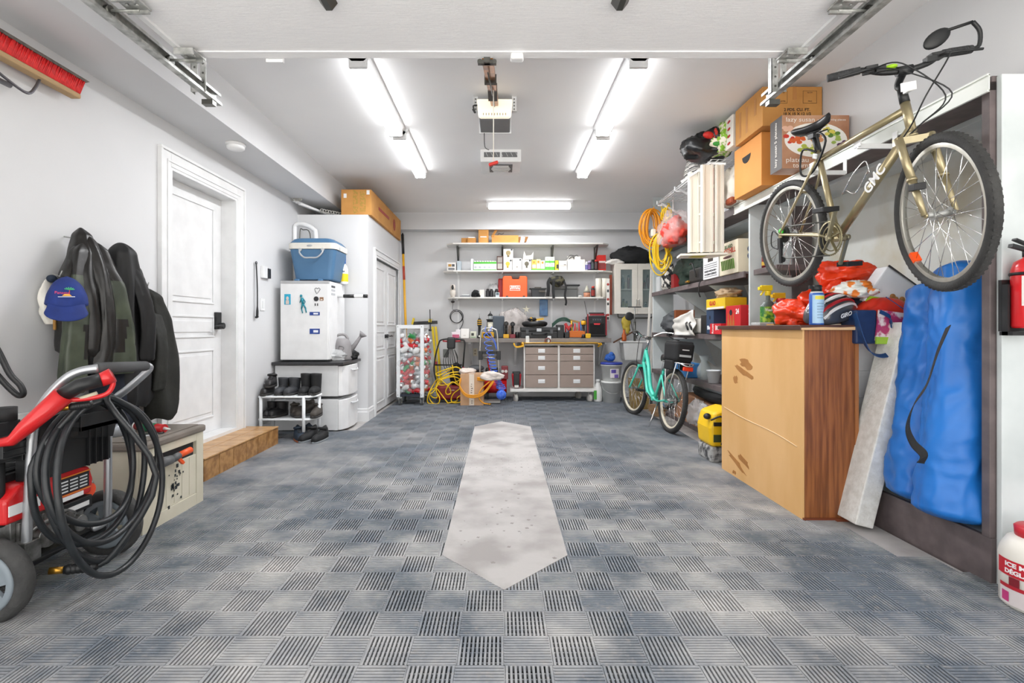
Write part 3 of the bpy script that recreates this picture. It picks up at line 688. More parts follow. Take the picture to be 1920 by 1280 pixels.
# ================= right side: built-in shelving (things: near bay, far bays), white rail
sh = T('storage_shelving', 'tall built-in brown and white shelving along the right wall', 'shelving', (0, 0, 0))
XF = 2.09
def brd(name, x0, x1, y0, y1, z0, z1, m_=shelfm, par=sh, bevel=.003): return MB().bx(x0, x1, y0, y1, z0, z1).build(name, m_, par, bevel=bevel)
brd('end_panel', XF+.005, XRB-.002, 2.12, 2.145, 0, 2.165, panelm)
brd('jamb', XF-.02, XF+.02, 2.147, 2.185, .21, 2.11)
brd('back_panel', XRB-.02, XRB-.003, 2.15, 6.9, .03, 2.165, mat('stained_panel', '#cfd2cd', .55, col2='#b7ae92', scale=2.2, detail=10, thr=(.28, .5)))
brd('plinth', XF-.015, XF+.01, 2.145, 4.25, 0, .21)
brd('deck_board', XF+.012, XRB-.022, 2.147, 4.25, .185, .205, panelm)
brd('divider_panel', XF, XRB-.022, 4.262, 4.285, .03, 2.14, panelm)
brd('divider_post', 2.44, 2.60, 4.235, 4.26, .205, 2.14)
brd('top_board', XF-.01, XR-.002, 2.147, 6.9, 2.145, 2.17)
brd('top_board', XR, XRB-.022, 2.147, 6.9, 2.12, 2.165, panelm)
brd('far_panel', XF-.02, XR-.003, 6.91, 6.935, .02, 2.885, panelm)
for z, y0 in ((1.58, 4.287), (1.04, 4.287), (.55, 4.287), (.06, 4.287)):
    brd('shelf_board', XF-.02, XRB-.022, y0, 6.908, z-.02, z)
    brd('shelf_edge', XF-.04, XF-.021, y0, 6.908, z-.05, z+.002)
brd('shelf_edge', XF-.04, XF-.012, 2.3, 6.908, 2.10, 2.17)
for z in (1.58, 1.02):
    for y in (5.1, 6.1): MB().prism([(XF, z-.05), (XF+.35, z-.05), (XF+.5, z-.38)], 'XZ', y, y+.02).build('gusset', panelm, sh)
brd('mid_shelf', 2.12, XRB-.022, 3.9, 4.26, 1.545, 1.59)
rl = T('bike_rail', 'white metal wall rail with hooks carrying the gold bicycle', 'rail', (0, 0, 0))
m = MB(); m.bx(XF-.045, XF-.041, 2.125, 4.45, 2.095, 2.165); m.bx(XF-.052, XF-.041, 2.125, 4.45, 2.160, 2.168); m.bx(XF-.052, XF-.041, 2.125, 4.45, 2.092, 2.1)
m.build('channel', mat('rail_white', '#e4e8e2', .35), rl)
for y in (2.62, 3.0):
    m = MB(); z = 2.095-.0; zz = 2.08 if y < 2.8 else 2.06
    m.bar((XF-.055, y, zz+.035), (XF-.055, y, zz-.05), .03, .004, up=(1, 0, 0)); m.bar((XF-.055, y, zz-.04), (1.84, y, zz-.04), .012, .025, up=(0, 0, 1)); m.bar((1.842, y, zz-.045), (1.842, y, zz+.02), .05, .006, up=(1, 0, 0))
    m.build('hook', white, rl, bevel=.001)
# wire shelf high on the wall
ws = T('wire_shelf', 'white wire shelf high on the right wall near the ceiling', 'shelf', (0, 0, 0))
m = MB(); z = 2.58; xa = 1.84; ya_, yb_ = 4.45, 5.95
for k in range(9): m.cyl((xa+.01+k*.06, ya_, z), (xa+.01+k*.06, yb_, z), .004, n=6)
m.cyl((xa, ya_, z-.03), (xa, yb_, z-.03), .006, n=6)
for k in range(26): y = ya_+.01+k*.059; m.tube([(2.34, y, z+.003), (xa, y, z+.003), (xa, y, z-.03)], .0024, n=5)
m.build('wire_grid', white, ws)
for y in (4.6, 5.3, 5.9):
    m = MB(); m.bar((2.345, y, z-.30), (xa+.02, y, z-.03), .012, .022); m.bx(2.335, 2.348, y-.012, y+.012, z-.32, z+.0)
    m.bx(xa-.03, xa+.03, y-.01, y+.01, z-.06, z-.045); m.bx(xa-.03, xa-.024, y-.01, y+.01, z-.06, z+.0); m.build('bracket', white, ws)
# ---------- wooden cabinet turned back to front
ply = mat('plywood', '#e2b57c', .5, col2='#d8a96c', scale=3, stretch=(1, 1, .35), detail=6, thr=(.4, .6))
oak = mat('oak_veneer', '#9c5f32', .45, col2='#73401e', scale=9, stretch=(6, 1, .3), detail=8, thr=(.38, .62), coat=.15)
oakd = mat('dark_top', '#553426', .4, col2='#452a1f')
wc = T('wooden_cabinet', 'wooden cabinet with pale plywood back turned to the room, under the gold bicycle', 'cabinet', (1.70, 2.86, 0))
MB().bx(0, .012, 0, 1.05, .0, 1.09).build('back_panel', ply, wc, bevel=.003)
MB().bx(.012, .31, 0, .02, .0, 1.09).build('side_panel', oak, wc, bevel=.002)
MB().bx(.012, .31, 1.03, 1.05, .0, 1.09).build('side_panel', oak, wc, bevel=.002)
MB().bx(.295, .315, -.004, .0, .02, 1.09).build('edge_strip', mat('oak_strip', '#a56a3c', .45), wc)
MB().bx(-.025, .34, -.02, 1.07, 1.09, 1.118).build('top_board', oakd, wc, bevel=.003)
MB().prism([(-.02, 1.09), (.325, 1.09), (.34, 1.112), (.30, 1.108), (.2, 1.104), (.1, 1.106), (-.02, 1.102)], 'XZ', -.024, -.02).build('chipped_edge', mat('raw_wood', '#d8b48a', .8), wc)
MB().bx(.0, .31, -.012, .0, .0, .03).build('kick_strip', mat('oak_red', '#7a3f24', .5), wc)
chm = mat('chip_brown', '#b07a40', .8, col2='#a06c35')
random.seed(4)
def chip(cy, cz, L, H, a):
    m = MB(); pts = []
    for k in range(14):
        t = 2*PI*k/14; r = 1+.35*random.uniform(-1, 1); y, z = math.cos(t)*L*r/2, math.sin(t)*H*r/2
        pts.append((cy+y*math.cos(a)-z*math.sin(a), cz+y*math.sin(a)+z*math.cos(a)))
    m.prism(pts, 'YZ', -.0012, 0); m.build('torn_veneer', chm, wc)
for c in ((.72, .80, .28, .05, .25), (.66, .85, .17, .06, .1), (.82, .73, .07, .05, .3), (.80, .13, .30, .04, .35), (.70, .17, .16, .05, .3), (.84, .05, .05, .03, 0)): chip(*c)
MB().tube(sp([(-.002, 1.0, .50), (-.002, .7, .47), (-.002, .3, .45), (-.002, .05, .42)], 6), .0022, n=5).build('scratch', flat('#f0d6ae', .6), wc)
# ---------- styrofoam plank, blue bags, black ball
foam = mat('styrofoam', '#eeeeea', .9, col2='#dddcd6', scale=30, bump=.4, bscale=90)
one('foam_plank', MB().box((0, 0, .56), (.10, .17, 1.12)), foam, 'long white styrofoam plank leaning between the wooden cabinet and blue bags', 'foam plank', (1.945, 2.80, .035), (0, .245, 0), bevel=.006)
bluem = mat('blue_fabric', '#1f7ad2', .42, col2='#1c6cc0', scale=2, bump=.5, bscale=7)
def fabric_bag(name, label, base, top, r0, r1, flat_, seed):
    t = T(name, label, 'bag', (base[0], base[1], base[2])); d = Vector(top)-Vector(base); L = d.length
    u, v = frame(d); dn = d.normalized()
    def fn(a, b):
        an = 2*PI*a; rr = r0+(r1-r0)*b
        e = min(1, b/.03)**.45*min(1, (1-b)/.04+.0)**.5 if b < 1 else 0
        k = 1+.10*noise.noise(Vector((math.cos(an)*1.2+seed, math.sin(an)*1.2, b*4)))*2+.05*(1-2.5*abs(noise.noise(Vector((math.cos(an)*2.5+seed, math.sin(an)*2.5, b*9)))))+.03*(1-3*abs(noise.noise(Vector((an*1.5, seed, b*16)))))
        if b == 0: e = 0
        return d*b+(u*math.cos(an)*flat_+v*math.sin(an))*rr*k*e
    MB().surf(fn, 64, 90, wrapu=True).build('body', bluem, t)
    return t
b1 = fabric_bag('folding_gear_bag', 'long blue fabric bag standing upright, left one of the pair with the black strap', (2.13, 2.57, .214), (2.33, 2.66, 1.34), .145, .15, .95, 1)
b2 = fabric_bag('folding_gear_bag', 'long blue fabric bag standing upright, nearest the brown post', (2.06, 2.315, .216), (2.235, 2.42, 1.42), .14, .13, .9, 5)
m = MB(); q = lambda px, py, Y: P(px, py, Y)-Vector((2.13, 2.57, .214))
m.strap(sp([q(1778, 612, 2.22), q(1758, 660, 2.2), q(1738, 720, 2.19), q(1713, 760, 2.2), q(1702, 800, 2.2), q(1712, 830, 2.2), q(1732, 852, 2.19), q(1726, 868, 2.2)], 6), lambda t: (.6, .9-.9*t, .3), .042, .003); m.build('carry_strap', blkm, b1)
m = MB(); m.ell((0, 0, 0), (.085, .085, .085)); one('black_ball', m, blk, 'black round ball half hidden behind the foam plank at the floor', 'ball', (1.99, 2.97, .30))
# white boxes
for k in range(5):
    m = MB(); m.bx(0, .40, 0, .34, 0, .158); m.bx(-.003, .403, -.003, .003, .125, .16)
    names = ['bottom one', 'second from the bottom', 'middle one', 'second from the top', 'topmost']
    o = one('white_box', m, mat('white_card', '#e9ecf0', .6), 'white cardboard box, %s of the stack behind the foam plank' % names[k], 'box', (2.105, 3.0, .206+k*.1605), group='stacked white boxes', bevel=.002)
# ================= left side
# broom on the wall
t = T('push_broom', 'red bristled push broom hung upside down high on the left wall', 'broom', (XL, 2.80, 2.40))
red = mat('bristle_red', '#e02a2a', .5, col2='#c41f22', scale=40)
y0, y1 = -.62, -.03
MB().bx(.04, .095, y0, y1, -.05, -.022).build('head_block', mat('broom_wood', '#b3946c', .7), t, bevel=.008)
m = MB(); random.seed(2)
m.prism([(y0+.01, -.022), (y1-.01, -.022), (y1+.035, .06), (y0+.03, .06)], 'YZ', .048, .088)
for i in range(110):
    for j in (.046, .089):
        y = y0+.008+i*.0053; lx = random.uniform(-.004, .004); m.cyl((j, y, -.022), (j+lx, y+.03+random.uniform(-.004, .004), .062), .0028, .0036, n=5)
m.build('bristles', red, t)
MB().prism([(y0+.03, .058), (y1+.035, .058), (y1+.055, .072), (y0+.05, .074)], 'YZ', .040, .096).build('dusty_tips', mat('dust_tip', '#6b625c', .9, col2='#4d4642', scale=40), t)
m = MB(); m.tube(sp([(.065, -.25, -.05), (.075, -.28, -.10), (.085, -.33, -.155), (.085, -.40, -.15), (.07, -.52, -.10), (.065, -.58, -.05)], 5), .007); m.cyl((.08, -.42, -.16), (.16, -.75, -.2), .012); m.build('brace', mat('brace_metal', '#6d6b70', .4, .7), t)
t = T('black_tube_loop', 'black bent tube loop hooked on the left wall by the red pressure washer', 'tube', (0, 0, 0))
MB().tube(sp([P(-40, 600, 2.36), P(-5, 655, 2.37), P(18, 700, 2.38), P(38, 722, 2.40), P(44, 738, 2.41), P(34, 741, 2.41), P(15, 725, 2.40), P(-8, 700, 2.38), P(-40, 670, 2.36)], 6), .013).build('tube', blk, t)
t = T('door_hinge_plate', 'small grey power box low on the left wall beside the black loop', 'electrical box', (XL, 2.5, .60)); 
MB().bx(.0, .03, -.13, .11, .0, .08).build('cover', mat('box_grey', '#dfe3e3', .5), t, bevel=.003)
t.name = 'power_box'
t = T('outlet_cover', 'white outlet cover on the left wall behind the washer handle', 'outlet', (XL, 2.74, .63))
MB().bx(0, .012, -.05, .05, -.07, .07).build('plate', white, t, bevel=.003)
MB().bx(.012, .016, -.018, .018, -.04, .04).build('socket', flat('#d8d8d8'), t)
# ---- hanging coats
leather = mat('leather_black', '#1c1a18', .38, col2='#131211', scale=6, bump=.2, bscale=20)
leatherg = mat('leather_green', '#485040', .42, col2='#343b30', scale=7, bump=.2, bscale=18)
nylonb = mat('nylon_black', '#0e0f12', .6, col2='#09090b', scale=4, bump=.2, bscale=14)
navy = mat('navy_cloth', '#121b2c', .8, col2='#0c1322', scale=5)
olive = mat('olive_dark', '#1e1f1a', .75, col2='#151612', scale=8, bump=.3, bscale=25)
def drape(prof, seed, nf=9, amp=.16, n=56, lower=0):
    # prof: (z, y centre, half width, x out, depth)
    zs = [p_[0] for p_ in prof]
    def at_(z):
        for a, b in zip(prof[:-1], prof[1:]):
            if a[0] >= z >= b[0]:
                t = (a[0]-z)/(a[0]-b[0]); t2 = t*t*(3-2*t)*.5+t*.5; return [a[i]+(b[i]-a[i])*t2 for i in range(5)]
        return prof[-1]
    def fn(u, v):
        v0 = v; v = v**1.7 if v < 1 else 1; z = zs[0]+(zs[-1]-zs[0])*v; _, yc, hw, xo, dp = at_(z); a = 2*PI*u
        k = 1+amp*(1.15-1.9*abs(math.sin(nf*.5*a+seed*1.7+.8*noise.noise(Vector((v*2, seed, 0))))))*(.5+.5*min(1, v*3))+.15*noise.noise(Vector((math.cos(a)*1.6, math.sin(a)*1.6, v*4+seed*5)))
        e = math.sqrt(max(0, 1-(1-min(1, v/.06))**2)) if v < 1 else .8
        return Vector((xo+dp*math.cos(a)*k*e, yc+hw*math.sin(a)*(1+.3*(k-1))*e, z+.012*math.sin(a*3+seed)*v))
    m = MB(); m.surf(fn, n, 44, wrapu=True); return m
ct = T('leather_jacket', 'black and green patchwork leather jacket hung on the left wall beside the blue cap', 'jacket', (XL, 2.77, 0))
pf = [(1.65, 0, .018, .09, .02), (1.60, 0, .045, .10, .045), (1.50, 0, .085, .12, .07), (1.38, 0, .15, .13, .08), (1.30, 0, .165, .13, .09), (1.1, .01, .17, .13, .1), (.95, .02, .18, .13, .09)]
drape(pf, 1, 7, .15).build('body', leather, ct)
def sleeve(par, pts, rs, m_, name='sleeve', seed=0, bands=()):
    L = sp(pts, 6); N = len(L)-1
    def fn(u, v):
        a = 2*PI*u; q = v*N; i = min(int(q), N-1); c = L[i].lerp(L[i+1], q-i); r = rs[0]*(1-v)+rs[1]*v
        k = 1+.16*(1.0-1.7*abs(math.sin(2*a+seed+.9*noise.noise(Vector((v*3, seed, 1))))))+.12*noise.noise(Vector((math.cos(a)*2, math.sin(a)*2, v*6+seed)))+.03*(1-3*abs(noise.noise(Vector((a, v*22, seed)))))
        e = math.sqrt(min(1, v/.1+.03)) if v < 1 else .8
        return Vector((c.x+math.cos(a)*r*.75*k*e, c.y+math.sin(a)*r*1.1*k*e, c.z))
    m = MB(); m.surf(fn, 36, 44, wrapu=True)
    for fi, f in enumerate(m.f):
        c = sum((m.v[q] for q in f), Vector())/len(f)
        for z0, z1, y0, y1, mi in bands:
            if z0 < c.z < z1 and y0 < c.y < y1 and c.x > .1: m.m[fi] = mi
    return m.build(name, m_, par)
LG = [leatherg, leather]
sleeve(ct, [(.13, .03, 1.58), (.17, .07, 1.44), (.20, .10, 1.30), (.21, .14, 1.08), (.2, .16, .84)], (.055, .078), LG, bands=[(1.36, 1.7, -1, 1, 1), (.95, 1.16, -1, .115, 1)])
sleeve(ct, [(.13, -.03, 1.56), (.15, -.08, 1.40), (.17, -.12, 1.2), (.17, -.135, 1.0), (.16, -.14, .76)], (.05, .06), LG, seed=2, bands=[(1.37, 1.7, -1, 1, 1), (.93, 1.12, -.125, 1, 1)])
sleeve(ct, [(.14, .0, 1.60), (.20, .0, 1.40), (.22, .01, 1.2), (.215, .01, 1.0), (.20, 0, .90)], (.032, .05), leather, 'lapel', 4)
drape([(1.02, .0, .10, .13, .06), (.95, .0, .12, .14, .07), (.84, .02, .11, .13, .07)], 4, 12, .1, lower=0).build('hem', mat('hem_knit', '#0f0f10', .9), ct)
MB().tube([(.0, 0, 1.6), (.06, 0, 1.59), (.07, 0, 1.62)], .004).build('wall_hook', steel, ct)
ct = T('black_jacket', 'long black hooded jacket hung on the left wall in the middle of three coats', 'jacket', (XL, 3.02, 0))
drape([(1.61, 0, .04, .12, .05), (1.54, .0, .07, .13, .07), (1.35, .02, .10, .13, .09), (1.1, .05, .16, .12, .09), (.8, .07, .17, .12, .09), (.62, .08, .15, .12, .08)], 3, 8, .16).build('body', nylonb, ct)
sleeve(ct, [(.16, .02, 1.50), (.21, .06, 1.3), (.22, .09, 1.1), (.2, .11, .9)], (.05, .05), nylonb, seed=3)
drape([(1.0, -.02, .1, .1, .07), (.8, -.02, .16, .1, .08), (.5, 0, .15, .1, .07)], 8, 8, .16).build('lining', navy, ct)
sleeve(ct, [(.13, -.05, 1.4), (.17, -.07, 1.2), (.18, -.06, .98)], (.04, .05), nylonb, seed=5)
ct = T('dark_green_coat', 'dark olive quilted coat hanging nearest the white entry door', 'coat', (XL, 3.32, 0))
drape([(1.36, -.02, .03, .08, .04), (1.3, 0, .06, .1, .06), (1.15, .04, .10, .11, .08), (.85, .06, .14, .12, .09), (.6, .07, .13, .12, .09), (.50, .06, .11, .12, .08)], 5, 6, .1).build('body', olive, ct)
sleeve(ct, [(.12, -.03, 1.22), (.18, -.05, 1.05), (.19, -.06, .85), (.17, -.06, .7)], (.045, .05), olive, seed=2)
sleeve(ct, [(.10, .05, 1.22), (.13, .08, 1.10), (.13, .10, 1.0)], (.035, .04), mat('coat_brown', '#4b463a', .8), 'shoulder_patch', 1)
MB().tube([(.0, 0, 1.38), (.07, 0, 1.37), (.08, 0, 1.40)], .004).build('wall_hook', steel, ct)
# cap and gloves
cp_ = T('baseball_cap', 'blue baseball cap with palm tree embroidery hung on the left wall', 'cap', (XL+.16, 2.60, 1.255), rot=(0, 0, .70)); cp_.scale = (.93, .93, .93)
capm = mat('cap_blue', '#1c3580', .8, col2='#182c6c', bump=.3, bscale=20)
def fn(u, v):
    a = 2*PI*u; t = v*PI/2; k = 1-.10*max(0, math.cos(t))*abs(math.sin(a*1.5+.4))-.05*noise.noise(Vector((a, v*4, 0))); return Vector((math.sin(t)*math.cos(a)*.092*k, math.sin(t)*math.sin(a)*.10*k, -.035+math.cos(t)*.15))
m = MB(); m.X = Matrix.Rotation(.25, 4, 'X'); m.surf(lambda u, v: fn(u, max(v, .001)), 32, 14, wrapu=True); m.build('crown', capm, cp_, solid=.004)
# brim: local -y is the front (towards the room), drooping
def bf(u, v):
    a = -PI/2+(u-.5)*2.1; r = .088+.06*v*max(0, math.cos((u-.5)*3.1))**.5
    return Vector((math.cos(a)*r*.98, math.sin(a)*r*.75-.015, -.035-.02*v-.075*v*math.cos((u-.5)*2.6)))
m = MB(); m.surf(bf, 24, 8); m.build('brim', capm, cp_, solid=.005)
m = MB(); m.X = Matrix.Rotation(.25, 4, 'X'); m.ell((0, 0, .115), (.01, .01, .005)); m.build('button', capm, cp_)
em = MB(); em.X = Matrix.Translation((.0, -.104, .018)) @ Matrix.Rotation(-.05, 4, 'X')
for k in range(6): a = .2+k*.52; em.bar((.012, 0, .022), (.012+.022*math.cos(a), 0, .022+.014*math.sin(a)), .004, .004, mi=0)
em.bar((.012, 0, -.005), (.012, 0, .02), .003, .003, mi=1); em.prism([(-.018, -.012), (.022, -.012), (.012, -.002), (-.008, -.002)], 'XZ', -.002, .002, mi=2); em.bar((-.035, 0, -.018), (.035, 0, -.015), .003, .003, mi=3)
em.build('embroidery', ['#2ea36a', '#c23b2a', '#f2b23a', '#e9eef5'], cp_)
x = txt('Panama', .02, cp_, (-.018, -.108, .022), '#d8305a', name='cap_lettering')
MB().tube([(-.06, .14, .14), (-.03, .04, .12), (-.02, .02, .15)], .003).build('wall_hook', steel, cp_)
t = T('work_glove', 'white and tan work glove hanging behind the blue cap', 'glove', (XL+.05, 2.635, 1.22))
m = crumple((0, 0, 0), (.03, .062, .125), 5, .15, rough=.05, fr=1.5); m.build('palm', mat('glove_cream', '#e9e6dd', .8), t)
MB().box((.03, -.005, -.08), (.012, .032, .10)).build('leather_patch', mat('glove_tan', '#a77a3a', .7), t, bevel=.005)
MB().ell((.02, -.02, .135), (.02, .025, .02)).build('cuff', mat('cuff_dark', '#1d2a3c', .8), t)
# ---- storage deck box
beige = mat('resin_beige', '#cfcab8', .5, col2='#c4bfac', scale=4)
t = T('deck_storage_box', 'beige plastic storage box with brown-grey lid beside the step', 'storage box', (-1.87, 2.64, 0))
L, D, H = .54, .50, .455
m = MB(); m.bx(-D, -.02, 0.012, L-.012, .03, H); 
m.bx(-.02, 0, .07, L-.07, .0, .09); m.bx(-.02, 0, 0, .07, .0, H); m.bx(-.02, 0, L-.07, L, .0, H); m.bx(-.02, 0, .07, L-.07, H-.045, H); m.bx(-.018, -.004, .07, L-.07, .09, H-.125)
m.bx(-D, -.07, -.004, .012, 0, .07); m.bx(-.07, -.02, -.004, .012, 0, H)
for k in range(5): m.bx(-.006, -.001, .12+k*.07, .125+k*.07, .1, H-.13)
m.build('body', beige, t, bevel=.006)
MB().bx(-.019, -.010, .09, L-.09, H-.125, H-.045).build('hand_slot', blkm, t)
MB().bx(-D-.01, .012, -.012, L+.012, H, H+.042).build('lid', mat('lid_taupe', '#7d756d', .55, col2='#6e675f', scale=6), t, bevel=.012)
MB().bx(-D+.02, -.02, .02, L-.02, H+.042, H+.048).build('lid_panel', mat('lid_taupe'), t, bevel=.004)
m = MB()
random.seed(7)
for k in range(26):
    y, z = .27+random.gauss(0, .035), .22+random.gauss(0, .055); s = random.uniform(.004, .022)
    m.bx(-.002, .0002, y, y+s*.8, z, z+s)
m.build('worn_print', '#2c3335', t)
t = T('spray_nozzle', 'orange and grey hose nozzle poking out of the beige storage box slot', 'nozzle', (-1.868, 2.86, .365))
m = MB(); m.cyl((0, -.10, -.005), (.02, -.02, 0), .03, .024); m.cyl((.02, -.02, 0), (.03, .03, .01), .02); m.build('grip', mat('nozzle_grey', '#5d5f61', .5), t)
m = MB(); m.cyl((.03, .03, .01), (.04, .12, .02), .018); m.bar((.03, .02, 0), (.04, .05, -.04), .02, .015); m.build('spray_head', flat('#ef5a24', .4), t)
t = T('caulk_tube', 'red and green caulking cartridge lying on the storage box lid', 'cartridge', (-2.02, 2.93, .527), rz=-.35)
m = MB(); m.cyl((-.13, 0, 0), (.10, 0, 0), .024, n=20); m.build('cartridge', flat('#b11d22', .35), t)
MB().lathe([(.0246, 0), (.0246, .1)], (-.06, 0, 0), (1, 0, 0), 20, cap=False).build('printed_band', flat('#1f7d52', .4), t)
m = MB(); m.cyl((.10, 0, 0), (.145, 0, 0), .010, .003); m.cyl((-.135, 0, 0), (-.125, 0, 0), .026); m.build('nozzle_tip', flat('#f1f1ef', .4), t)
t = T('utility_knife', 'silver and black hand tool lying on the storage box lid beside the cartridge', 'tool', (-1.98, 2.78, .507), rz=.5)
m = MB(); m.box((0, 0, 0), (.16, .025, .014)); m.build('handle', mat('tool_silver', '#b9bbbd', .3, .8), t, bevel=.005)
MB().tube(sp([(-.06, .03, .0), (.0, .05, .0), (.08, .04, 0), (.1, .06, 0)], 4), .006).build('strap', blk, t)
t = T('small_tin', 'small grey round can standing at the back of the storage box lid', 'can', (-2.13, 2.80, .504))
MB().lathe([(.033, 0), (.033, .04), (.03, .055), (.012, .065), (0, .066)]).build('can', mat('can_grey', '#a7adb3', .35, .4), t)
# ---- pressure washer
wr = mat('washer_red', '#cf1f23', .35, coat=.3); sil = mat('silver_tube', '#b9bcc0', .3, .75)
hosem = mat('hose_black', '#1d2023', .38, col2='#262a2d', scale=20)
t = T('pressure_washer', 'red pressure washer with silver handle and wheels at the left foreground', 'pressure washer', (-1.9, 2.15, 0))
def LP(px, py, Y): return P(px, py, Y)-Vector((-1.9, 2.15, 0))
for nm, yy in ((0, -.27), (1, .30)):
    m = MB(); R_ = .16; m.torus((0, yy, R_), R_-.027, .027, (0, 1, 0), 56, 10, ry=.036)
    w_ = m.build('wheel_tire', mat('tire_grey', '#4b4b4a', .8, col2='#3a3a3a', scale=14, bump=.4, bscale=80), t)
    m = MB(); m.lathe([(.09, -.03), (.108, -.032), (.115, -.025), (.115, .025), (.108, .032), (.09, .03)], (0, yy, R_), (0, 1, 0), 48, cap=False)
    m.cyl((0, yy-.035, R_), (0, yy+.035, R_), .026)
    for k in range(5):
        a = 2*PI*k/5+.35; c, s = math.cos(a), math.sin(a)
        m.prism([(c*.02-s*.022, R_+s*.02+c*.022), (c*.02+s*.022, R_+s*.02-c*.022), (c*.105+s*.032, R_+s*.105-c*.032), (c*.105-s*.032, R_+s*.105+c*.032)], 'XZ', yy-.026, yy-.012)
    m.build('wheel_hub', mat('hub_grey', '#8b959c', .5), w_)
m = MB(); m.cyl((0, -.3, .16), (0, .33, .16), .012)
m.tube([(-.45, -.2, .14), (.05, -.2, .17), (.05, .2, .17), (-.45, .2, .14), (-.45, -.2, .14)], .016); m.cyl((-.42, -.15, 0), (-.42, -.15, .15), .02); m.cyl((-.42, .15, 0), (-.42, .15, .15), .02)
m.bx(-.42, .02, -.19, .19, .16, .175); m.build('chassis', blk, t)
hp = [LP(48, 1046, 1.95), LP(56, 900, 1.95), LP(63, 799, 1.95), LP(84, 752, 1.95), LP(120, 712, 1.96), LP(150, 696, 1.98), LP(185, 690, 2.0)]
m = MB(); m.tube(sp(hp, 6), .0165, n=14)
gp = LP(272, 686, 2.33)
m.tube(sp([gp, LP(280, 688, 2.36), LP(274, 698, 2.36), LP(240, 728, 2.35), LP(212, 752, 2.35), LP(203, 790, 2.35), LP(202, 950, 2.35), LP(196, 978, 2.34), LP(172, 992, 2.30)], 7), .0165, n=14)
m.build('handle', sil, t)
MB().tube([LP(183, 690, 2.0), gp], .0225, n=16).build('handle_grip', mat('foam_grip', '#4a4b4d', .8), t)
# hose rack / panel
m = MB(); a, b = LP(140, 795, 2.02), LP(232, 760, 2.33)
m.prism([(-.20+.02, .66), (.20, .60), (.24, .72), (.20, .80), (.12, .78), (-.1, .75), (-.16, .73)], 'YZ', .06, .10)
m.bx(.0, .09, -.17, .2, .50, .66); m.bx(.09, .20, -.10, .10, .68, .70); m.bx(.19, .20, -.10, .12, .68, .75); m.bx(.03, .058, -.20, .22, .59, .615)
for k in range(4): m.bx(.09, .105, .06+k*.035, .064+k*.035, .50, .66)
m.build('hose_rack', blk, t, bevel=.004)
# engine
m = MB(); m.prism([(-.26, .36), (.14, .36), (.15, .42), (.13, .48), (.05, .50), (-.2, .50), (-.26, .45)], 'YZ', -.30, .05); eng = m.build('engine_cover', wr, t, bevel=.012, seg=3)
m = MB(); m.bx(-.27, -.02, -.24, .10, .50, .53); m.cyl((-.14, -.05, .52), (-.14, -.05, .555), .08); m.cyl((-.14, -.05, .555), (-.14, -.05, .56), .05)
for k in range(8): m.bx(-.24+k*.027, -.232+k*.027, -.22, .0, .53, .54)
m.build('recoil_cover', blkm, t, bevel=.005)
m = MB(); m.bx(-.26, .03, -.22, .12, .22, .36); m.cyl((.03, -.12, .27), (.09, -.12, .27), .045); m.cyl((.03, -.02, .30), (.08, -.02, .30), .03); m.cyl((.03, .06, .25), (.07, .06, .25), .035); m.box((.06, -.19, .24), (.06, .07, .08)); m.tube(sp([(.06, -.2, .3), (.1, -.14, .34), (.08, -.04, .34), (.05, .05, .3)], 5), .008)
for k in range(6): m.bx(.03, .045, -.2+k*.05, -.19+k*.05, .22, .35)
m.build('engine_block', mat('engine_alu', '#9a9a98', .35, .8, col2='#6d6d6b', scale=25), t, bevel=.006)
m = MB(); m.bx(.051, .053, -.04, .12, .395, .462); lb = m.build('warning_label', '#23262b', eng)
m = MB(); 
for r_ in range(4):
    for c_ in range(3): m.bx(.0531, .0536, -.03+c_*.05, .01+c_*.05, .403+r_*.014, .409+r_*.014)
m.build('label_print', '#dfe3e6', lb)
m = MB(); m.bx(.051, .0535, -.25, -.12, .39, .43); m.build('spec_sticker', '#eceff0', eng); m = MB(); m.bx(.051, .0535, -.02, .09, .366, .384); m.build('spec_sticker', '#eceff0', eng)
m = MB(); m.bx(.0505, .0530, -.05, .13, .464, .468); m.bx(.0505, .053, -.05, .13, .388, .392); m.build('orange_line', '#e89a3a', eng)
m = MB(); m.bx(.0, .06, -.03, .13, .30, .355); m.build('pump_label_block', blk, t, bevel=.004)
MB().bx(.0605, .062, -.01, .11, .315, .335).build('serial_label', '#e8e8e8', t)
MB().cyl((-.02, .17, .36), (.02, .17, .36), .03).build('fuel_cap', flat('#e8502a', .4), t)
m = MB(); m.torus((-.05, .2, .36), .05, .012, (0, 1, 0)); m.build('muffler_ring', steeld, t)
# gun holder left and spray gun
m = MB(); m.bx(-.02, .05, -.30, -.20, .60, .75); m.bx(.05, .08, -.30, -.2, .62, .70)
for k in range(4): m.bx(.08, .086, -.30, -.2, .62+k*.025, .624+k*.025)
m.bar((.03, -.2, .655), (.10, .0, .66), .02, .03); m.build('gun_holder', blk, t, bevel=.003)
m = MB(); m.cyl((.02, -.23, .75), (.02, -.23, .80), .035); m.cyl((.0, -.24, .35), (.0, -.24, .62), .022); m.build('lance_socket', blkm, t)
g1 = T('spray_gun', 'red and black spray gun resting across the pressure washer rack', 'spray gun', (-1.9, 2.15, 0))
A_, B_, C_, D_ = LP(22, 826, 1.86), LP(50, 800, 1.88), LP(120, 740, 1.92), LP(150, 722, 1.94)
m = MB(); m.tube([LP(-30, 835, 1.84), A_, B_, C_], lambda t: .015+.03*t, n=14, flatv=.8)
m.tube(sp([LP(125, 750, 1.93), LP(165, 747, 1.96), LP(200, 738, 1.98), LP(212, 720, 2.0), LP(208, 708, 2.0)], 5), .009)
m.build('body', wr, g1)
